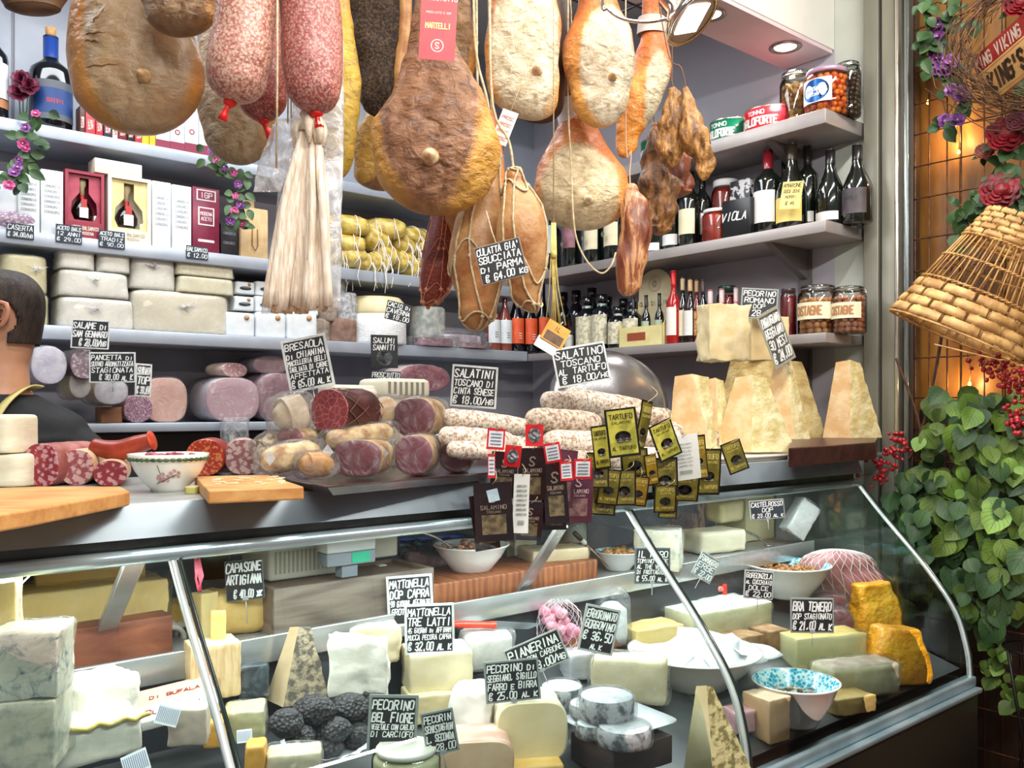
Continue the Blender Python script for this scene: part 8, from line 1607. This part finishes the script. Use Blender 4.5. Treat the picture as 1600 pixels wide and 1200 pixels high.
b=B(); text(b,"KING'S",.145,-hh*.50,hh*.5,w=.20,y=-.001,jit=0,slant=0,th=.26); b.obj('burnt_letters',M('3a2412',rough=.7),t_)
b=B(); b.lathe([(0,-.001),(.004,0),(.004,.002),(0,.004)],10,mat=Matrix.Translation((.02,0,-hh*.80))@Matrix.Rotation(R(90),4,'X')); b.obj('nail',M('4a3c30',rough=.3,metal=.8),t_)
b=B(); b.box(.008,.4,-.0006,0,-.007,-.006); b.box(.04,.4,-.0006,0,-hh+.01,-hh+.011); b.obj('burnt_lines',M('6a4a28',rough=.7),t_)
t_=thing('red_printed_ribbon','red ribbon with pale lettering behind the slanting wooden board','ribbon',a+Vector((.0,.02,.012))); t_.rotation_euler=mt.to_euler(); b=B(); b.box(-.01,wd*1.4,.014,.018,-.01,.05); b.obj('ribbon',M('8a1a1c','a83028',20,rough=.5),t_); b=B(); text(b,'KING VIKING',.13,.02,.034,w=.26,y=.0135,jit=0,slant=.1,th=.2); b.obj('lettering',M('d8c8b8',rough=.6),t_)
for i,pl in enumerate(([(1490,380),(1475,500),(1450,640),(1420,720)],[(1400,560),(1430,640),(1445,700)],[(1500,340),(1488,385),(1478,400)])):
 b=B(); b.tube(cat_rom([tuple(pt(x,y,u=3.2))for x,y in pl],5),.006-.0015*i,6); tag(b.obj('dry_branch',M('3a2418','5a3a28',20,rough=.7)),'thin dark branch on the grid, '+('long one running down under the basket','short one beside the steel frame','small one below the leafy sprig')[i],'branch','branches on the grid')
# garlands on the left shelves
flowers('vine garland with pink blossoms hanging down at the far left of the shelves','flower_garland',[(56,178),(40,200),(36,225),(30,250),(40,232),(22,270),(14,290),(28,262)],.016,[MAG,PUR2],[LFG],v0=3.36,leaves=4,lsize=.05,seed=11,group='vine garlands on the shelf edges')
flowers('vine garland with purple blossoms hanging between maroon box and kraft bags','flower_garland',[(330,236),(338,250),(350,262),(366,270),(372,288),(368,306),(376,320),(378,350),(360,345),(366,330)],.016,[PUR2,MAG],[LFG],v0=3.36,leaves=4,lsize=.045,seed=12,group='vine garlands on the shelf edges')
t_=thing('rose_bunch','bunch of dark wine-red roses between the two blue-topped bottles','flower',pt(36,185,v=3.5),group=None); b=B(); [(flower(q:=B(),Vector(((x-36)*3.1/FP,0,(185-y)*3.1/FP)),.035,6,i,0,Vector((.3,-1,.2)),4),q.obj('rose_head',M('5a1430','7c2444',30,rough=.5),t_))for i,(x,y)in enumerate(((34,125),(46,135),(30,145)))]; b=B(); [b.tube([(x,0,0),(x*1.5,0,.12)],.002,5)for x in(-.01,0,.012)]; [add_leaf(b,Vector((x,0,.09)),Vector((0,-1,.2)),Vector((x*20,0,-1)),.03,.05,0,.2)for x in(-.03,.01,.04)]; b.obj('stems',LFD,t_)
# stool-like wire plant stand at the floor
t_=thing('wire_plant_stand','thin black wire plant stand at the bottom right below the greenery','stand',uv(3.05,1.05,0)); b=B(); [b.tube([(.12*math.cos(a),.12*math.sin(a),0),(.06*math.cos(a),.06*math.sin(a),.45),(.11*math.cos(a),.11*math.sin(a),.75)],.005,6)for a in(0,1.57,3.14,4.71)]; [b.tube([(r_*math.cos(q),r_*math.sin(q),z)for q in[2*PI*i/24 for i in range(24)]],.004,5,closed=True)for r_,z in((.11,.75),(.075,.35))]; b.obj('wire_frame',M('17130f',rough=.4,metal=.5),t_)
# ================================================================ the seller at the left
t_=thing('person','man with short dark hair, black shirt and yellow apron strap behind the counter at left','person',Vector((0,0,0)))
hc=pt(-2,502,Y=2.2); SK=M('c08a6c','d09c7c',6,rough=.45,bump=.08,bs=120); fz=0
t_.location=(hc.x-.02,hc.y+.03,0); hz=hc.z
# head looks to the picture's left: local -X is the face
def head_rings(off=0.0,N=48,S=4):
 secs=[(-.17,.062,.066,.012),(-.13,.060,.062,.012),(-.105,.072,.062,.0),(-.085,.088,.064,-.008),(-.05,.094,.070,-.006),(-.01,.094,.076,0),(.03,.097,.079,.002),(.07,.092,.076,.005),(.10,.075,.064,.006),(.12,.05,.043,.006),(.128,.02,.018,.006),(.129,.001,.001,.006)]
 out=[]
 for(z,rx,ry,ox,oy)in cat_rom([s+(0,)for s in secs],S):
  ring=[]
  for i in range(N):
   a=2*PI*i/N; c,s=math.cos(a),math.sin(a); x,y=ox+(rx+off)*c,(ry+off)*s
   if c<-.55:
    f=(-c-.55)/.45; fn=math.exp(-(y/.014)**2)
    if-.055<z<.015:x-=.026*fn*max(0,1-abs(z+.035)/.045)*(1 if off==0 else 0)
    x+=.010*f*math.exp(-((z-.008)/.014)**2)*math.exp(-((abs(y)-.032)/.016)**2)
    x-=.006*fn*math.exp(-((z+.066)/.007)**2)+.006*fn*math.exp(-((z+.078)/.006)**2)-.003*fn*math.exp(-((z+.072)/.003)**2)
    x-=.008*math.exp(-((z+.098)/.014)**2)*math.exp(-(y/.03)**2)
   ring.append(Vector((x,y,hz+z)))
  out.append(ring)
 return out
b=B(); hr=head_rings(); b.rows(hr)
body=[(.92,.15,.11,0,0),(1.0,.165,.12,0,0),(1.12,.155,.11,0,0),(1.28,.185,.12,0,0),(1.42,.215,.125,.0,0),(hz-.30,.22,.115,.0,0),(hz-.245,.185,.10,.005,0),(hz-.215,.12,.085,.010,0),(hz-.19,.075,.072,.012,0),(hz-.165,.060,.065,.012,0),(hz-.14,.059,.062,.012,0)]
# the chest faces the counter (towards -Y), so the wide axis is X
b.rows([[Vector((ox+rx*math.copysign(abs(math.cos(a))**.85,math.cos(a)),oy+ry*math.sin(a),z))for a in[2*PI*i/48 for i in range(48)]]for z,rx,ry,ox,oy in cat_rom(body,4)])
def limb(b,ps,rs,n=20):b.tube(cat_rom([tuple(p)+(r,)for p,r in zip(ps,rs)],5)and[q[:3]for q in cat_rom([tuple(p)+(r,)for p,r in zip(ps,rs)],5)],[q[3]for q in cat_rom([tuple(p)+(r,)for p,r in zip(ps,rs)],5)],n)
sh=hz-.31; arms={}
for s in(1,-1):
 el=Vector((.235*s+(.03 if s>0 else-.03),.0,sh-.27)); wr=Vector((.13*s-.05,-.22,sh-.36)); limb(b,[(.17*s,0,sh+.015),(.215*s,0,sh-.06),(el.x-.01*s,el.y,el.z+.08),tuple(el),tuple((el+wr)/2),tuple(wr)],[.05,.055,.045,.042,.038,.027]);
 palm=wr+(wr-el).normalized()*.045; d=(wr-el).normalized(); side=d.cross(Vector((0,0,1))).normalized(); b.rows([[wr+d*.02*k+side*.038*math.cos(a)*(1 if k else .75)+Vector((0,0,1))*.014*math.sin(a)for a in[2*PI*i/16 for i in range(16)]]for k in range(5)])
 for f in range(4):
  base=wr+d*.078+side*(-.027+.018*f); L=(.062,.072,.068,.054)[f]; b.tube([base-d*.01,base+d*L*.4,base+d*L*.75-Vector((0,0,.008)),base+d*L*.95-Vector((0,0,.022))],[.009,.0085,.0078,.006],10)
 tb=wr+d*.03+side*(-.036*s); b.tube([tb,tb+d*.03-side*.022*s,tb+d*.058-side*.026*s-Vector((0,0,.006))],[.011,.0095,.007],10)
# legs behind the counter
for s in(1,-1):limb(b,[(.085*s,.0,.98),(.09*s,0,.75),(.095*s,-.01,.48),(.095*s,.01,.28),(.095*s,.02,.09)],[.095,.082,.058,.052,.042]); b.rows([[Vector((.095*s+.045*math.cos(a)*w,y,.045+.045*math.sin(a)*h))for a in[2*PI*i/16 for i in range(16)]]for y,w,h in((.07,.5,.6),(.05,.8,.9),(0,.9,1),(-.08,1,.8),(-.15,.8,.5),(-.18,.4,.3))])
skin=b.obj('body',SK,t_); md=skin.modifiers.new('fuse','REMESH'); md.mode='VOXEL'; md.voxel_size=.007; md.use_smooth_shade=True; m2_=skin.modifiers.new('soft','SMOOTH'); m2_.iterations=3
# ear on the viewer's side
ec=Vector((.058,-.074,hz+.010)); b=B(); b.tube([ec+Vector((x,-.004-.010*k,z))for x,z,k in((-.012,.022,.2),(.0,.031,.7),(.014,.026,1),(.019,.010,1),(.014,-.008,.9),(.004,-.022,.6),(-.008,-.030,.3),(-.013,-.022,.1))],[.004,.0055,.006,.0058,.0055,.006,.0068,.004],9); b.tube([ec+Vector((x,-.003-.006*k,z))for x,z,k in((-.006,.016,.3),(.004,.016,.6),(.007,.004,.6),(.0,-.010,.4),(-.008,-.012,.2))],.0035,7); b.lathe([(0,-.003),(.014,0),(0,.003)],16,mat=Matrix.Translation(ec+Vector((.002,-.001,-.002)))@Matrix.Rotation(R(90),4,'X'),sy=1.7); b.obj('ear',M('b87a62','c88c70',20,rough=.5),t_)
# eyes and brows
for s in(1,-1):
 b=B(); b.lathe([(0,-.011),(.008,-.008),(.011,0),(.008,.008),(0,.011)],14,mat=Matrix.Translation((-.078,.032*s,hz+.006))); b.obj('eye',M('e4ddd4',rough=.2),t_)
 b=B(); b.lathe([(0,0),(.005,.0)],12,mat=Matrix.Translation((-.0895,.032*s,hz+.006))@Matrix.Rotation(R(-90),4,'Y')); b.obj('iris',M('3a2618',rough=.2),t_)
 b=B(); b.tube([Vector((-.090+.004*abs(q-1),(.018+.016*q)*s,hz+.026+.003*math.sin(q*1.5)))for q in(0,.5,1,1.5,2)],[.002,.0035,.0035,.003,.0015],6); b.obj('eyebrow',M('241812',rough=.8),t_)
# hair: the skull shell above the hairline
h2=head_rings(.009,120,12); m=120; b=B(); vs=[p for r in h2 for p in r]; fs=[]
def hairy(p):
 x,z=p.x,p.z-hz
 if p.y<.01 and((p.x-.055)/.026)**2+((z-.006)/.04)**2<1:return False
 if x>.06:return z>-.055
 if x>.045:return z>-.03
 if x>-.02:return z>.042 or(x<-.006 and z>-.005)
 return z>.048+(-.02-x)*.35
for j in range(len(h2)-1):
 for i in range(m):
  q=[j*m+i,j*m+(i+1)%m,(j+1)*m+(i+1)%m,(j+1)*m+i]
  if hairy(sum((vs[k]for k in q),Vector())/4):fs.append(q)
b.add(vs,fs,0,True); o=b.obj('hair',M('1c1310','3a2a20',60,rough=.6,bump=1.0,bs=140,st=(1,1,.3),dist=.004),t_); md=o.modifiers.new('t','SOLIDIFY'); md.thickness=.012; md.offset=-.4
# shirt and apron
b=B(); sb_=[(.90,.17,.125,0,0),(1.0,.18,.135,0,0),(1.12,.172,.128,0,0),(1.28,.20,.135,0,0),(1.42,.23,.14,.0,0),(hz-.30,.238,.13,.0,0),(hz-.245,.205,.115,.005,0),(hz-.215,.145,.10,.010,0),(hz-.195,.10,.088,.012,0),(hz-.182,.080,.080,.012,0)]
b.rows([[Vector((ox+rx*math.copysign(abs(math.cos(a))**.85,math.cos(a)),oy+ry*math.sin(a),z))+Vector((0,0,.004*noise.noise(Vector((math.cos(a)*3,math.sin(a)*3,z*9)))))for a in[2*PI*i/48 for i in range(48)]]for z,rx,ry,ox,oy in cat_rom(sb_,4)])
for s in(1,-1):
 el=Vector((.235*s+(.03 if s>0 else-.03),.0,sh-.27)); wr=Vector((.13*s-.05,-.22,sh-.36)); limb(b,[(.15*s,0,sh+.012),(.222*s,0,sh-.05),(el.x-.01*s,el.y,el.z+.08),tuple(el),tuple((el+wr)/2),tuple(wr+(el-wr)*.15)],[.062,.070,.062,.058,.052,.042])
o=b.obj('black_shirt',M('0d0e12','17191e',9,rough=.8,bump=.4,bs=14,dist=.01),t_); md=o.modifiers.new('fuse','REMESH'); md.mode='VOXEL'; md.voxel_size=.009; md.use_smooth_shade=True
b=B(); st_=[Vector((.045,-.145,1.40)),Vector((.05,-.150,hz-.30)),Vector((.062,-.118,hz-.24)),Vector((.078,-.088,hz-.195)),Vector((.088,-.03,hz-.165)),Vector((.088,.03,hz-.165))]
ps=cat_rom([tuple(p)for p in st_],5); vs=[]; fs=[]
for i,p in enumerate(ps):vs+=[Vector(p)+Vector((-.014,-.002,-.004)),Vector(p)+Vector((.014,-.002,.006))]
b.add(vs,[[2*i,2*i+1,2*i+3,2*i+2]for i in range(len(ps)-1)],0,True); b.rows([[Vector(((.17+.003)*math.sin(a)*1.0,-(.142+.004)*math.cos(a),z))for a in[R(-55)+R(110)*i/20 for i in range(21)]]for z in(.75,.95,1.1,1.25,1.40)],cap=False)
b.f=[f for f in b.f if max(f)-min(f)<60]; b.mi=b.mi[:len(b.f)]; b.sm=b.sm[:len(b.f)]
o=b.obj('yellow_apron',M('c8bc70','d8cc88',20,rough=.7),t_); md=o.modifiers.new('t','SOLIDIFY'); md.thickness=.004
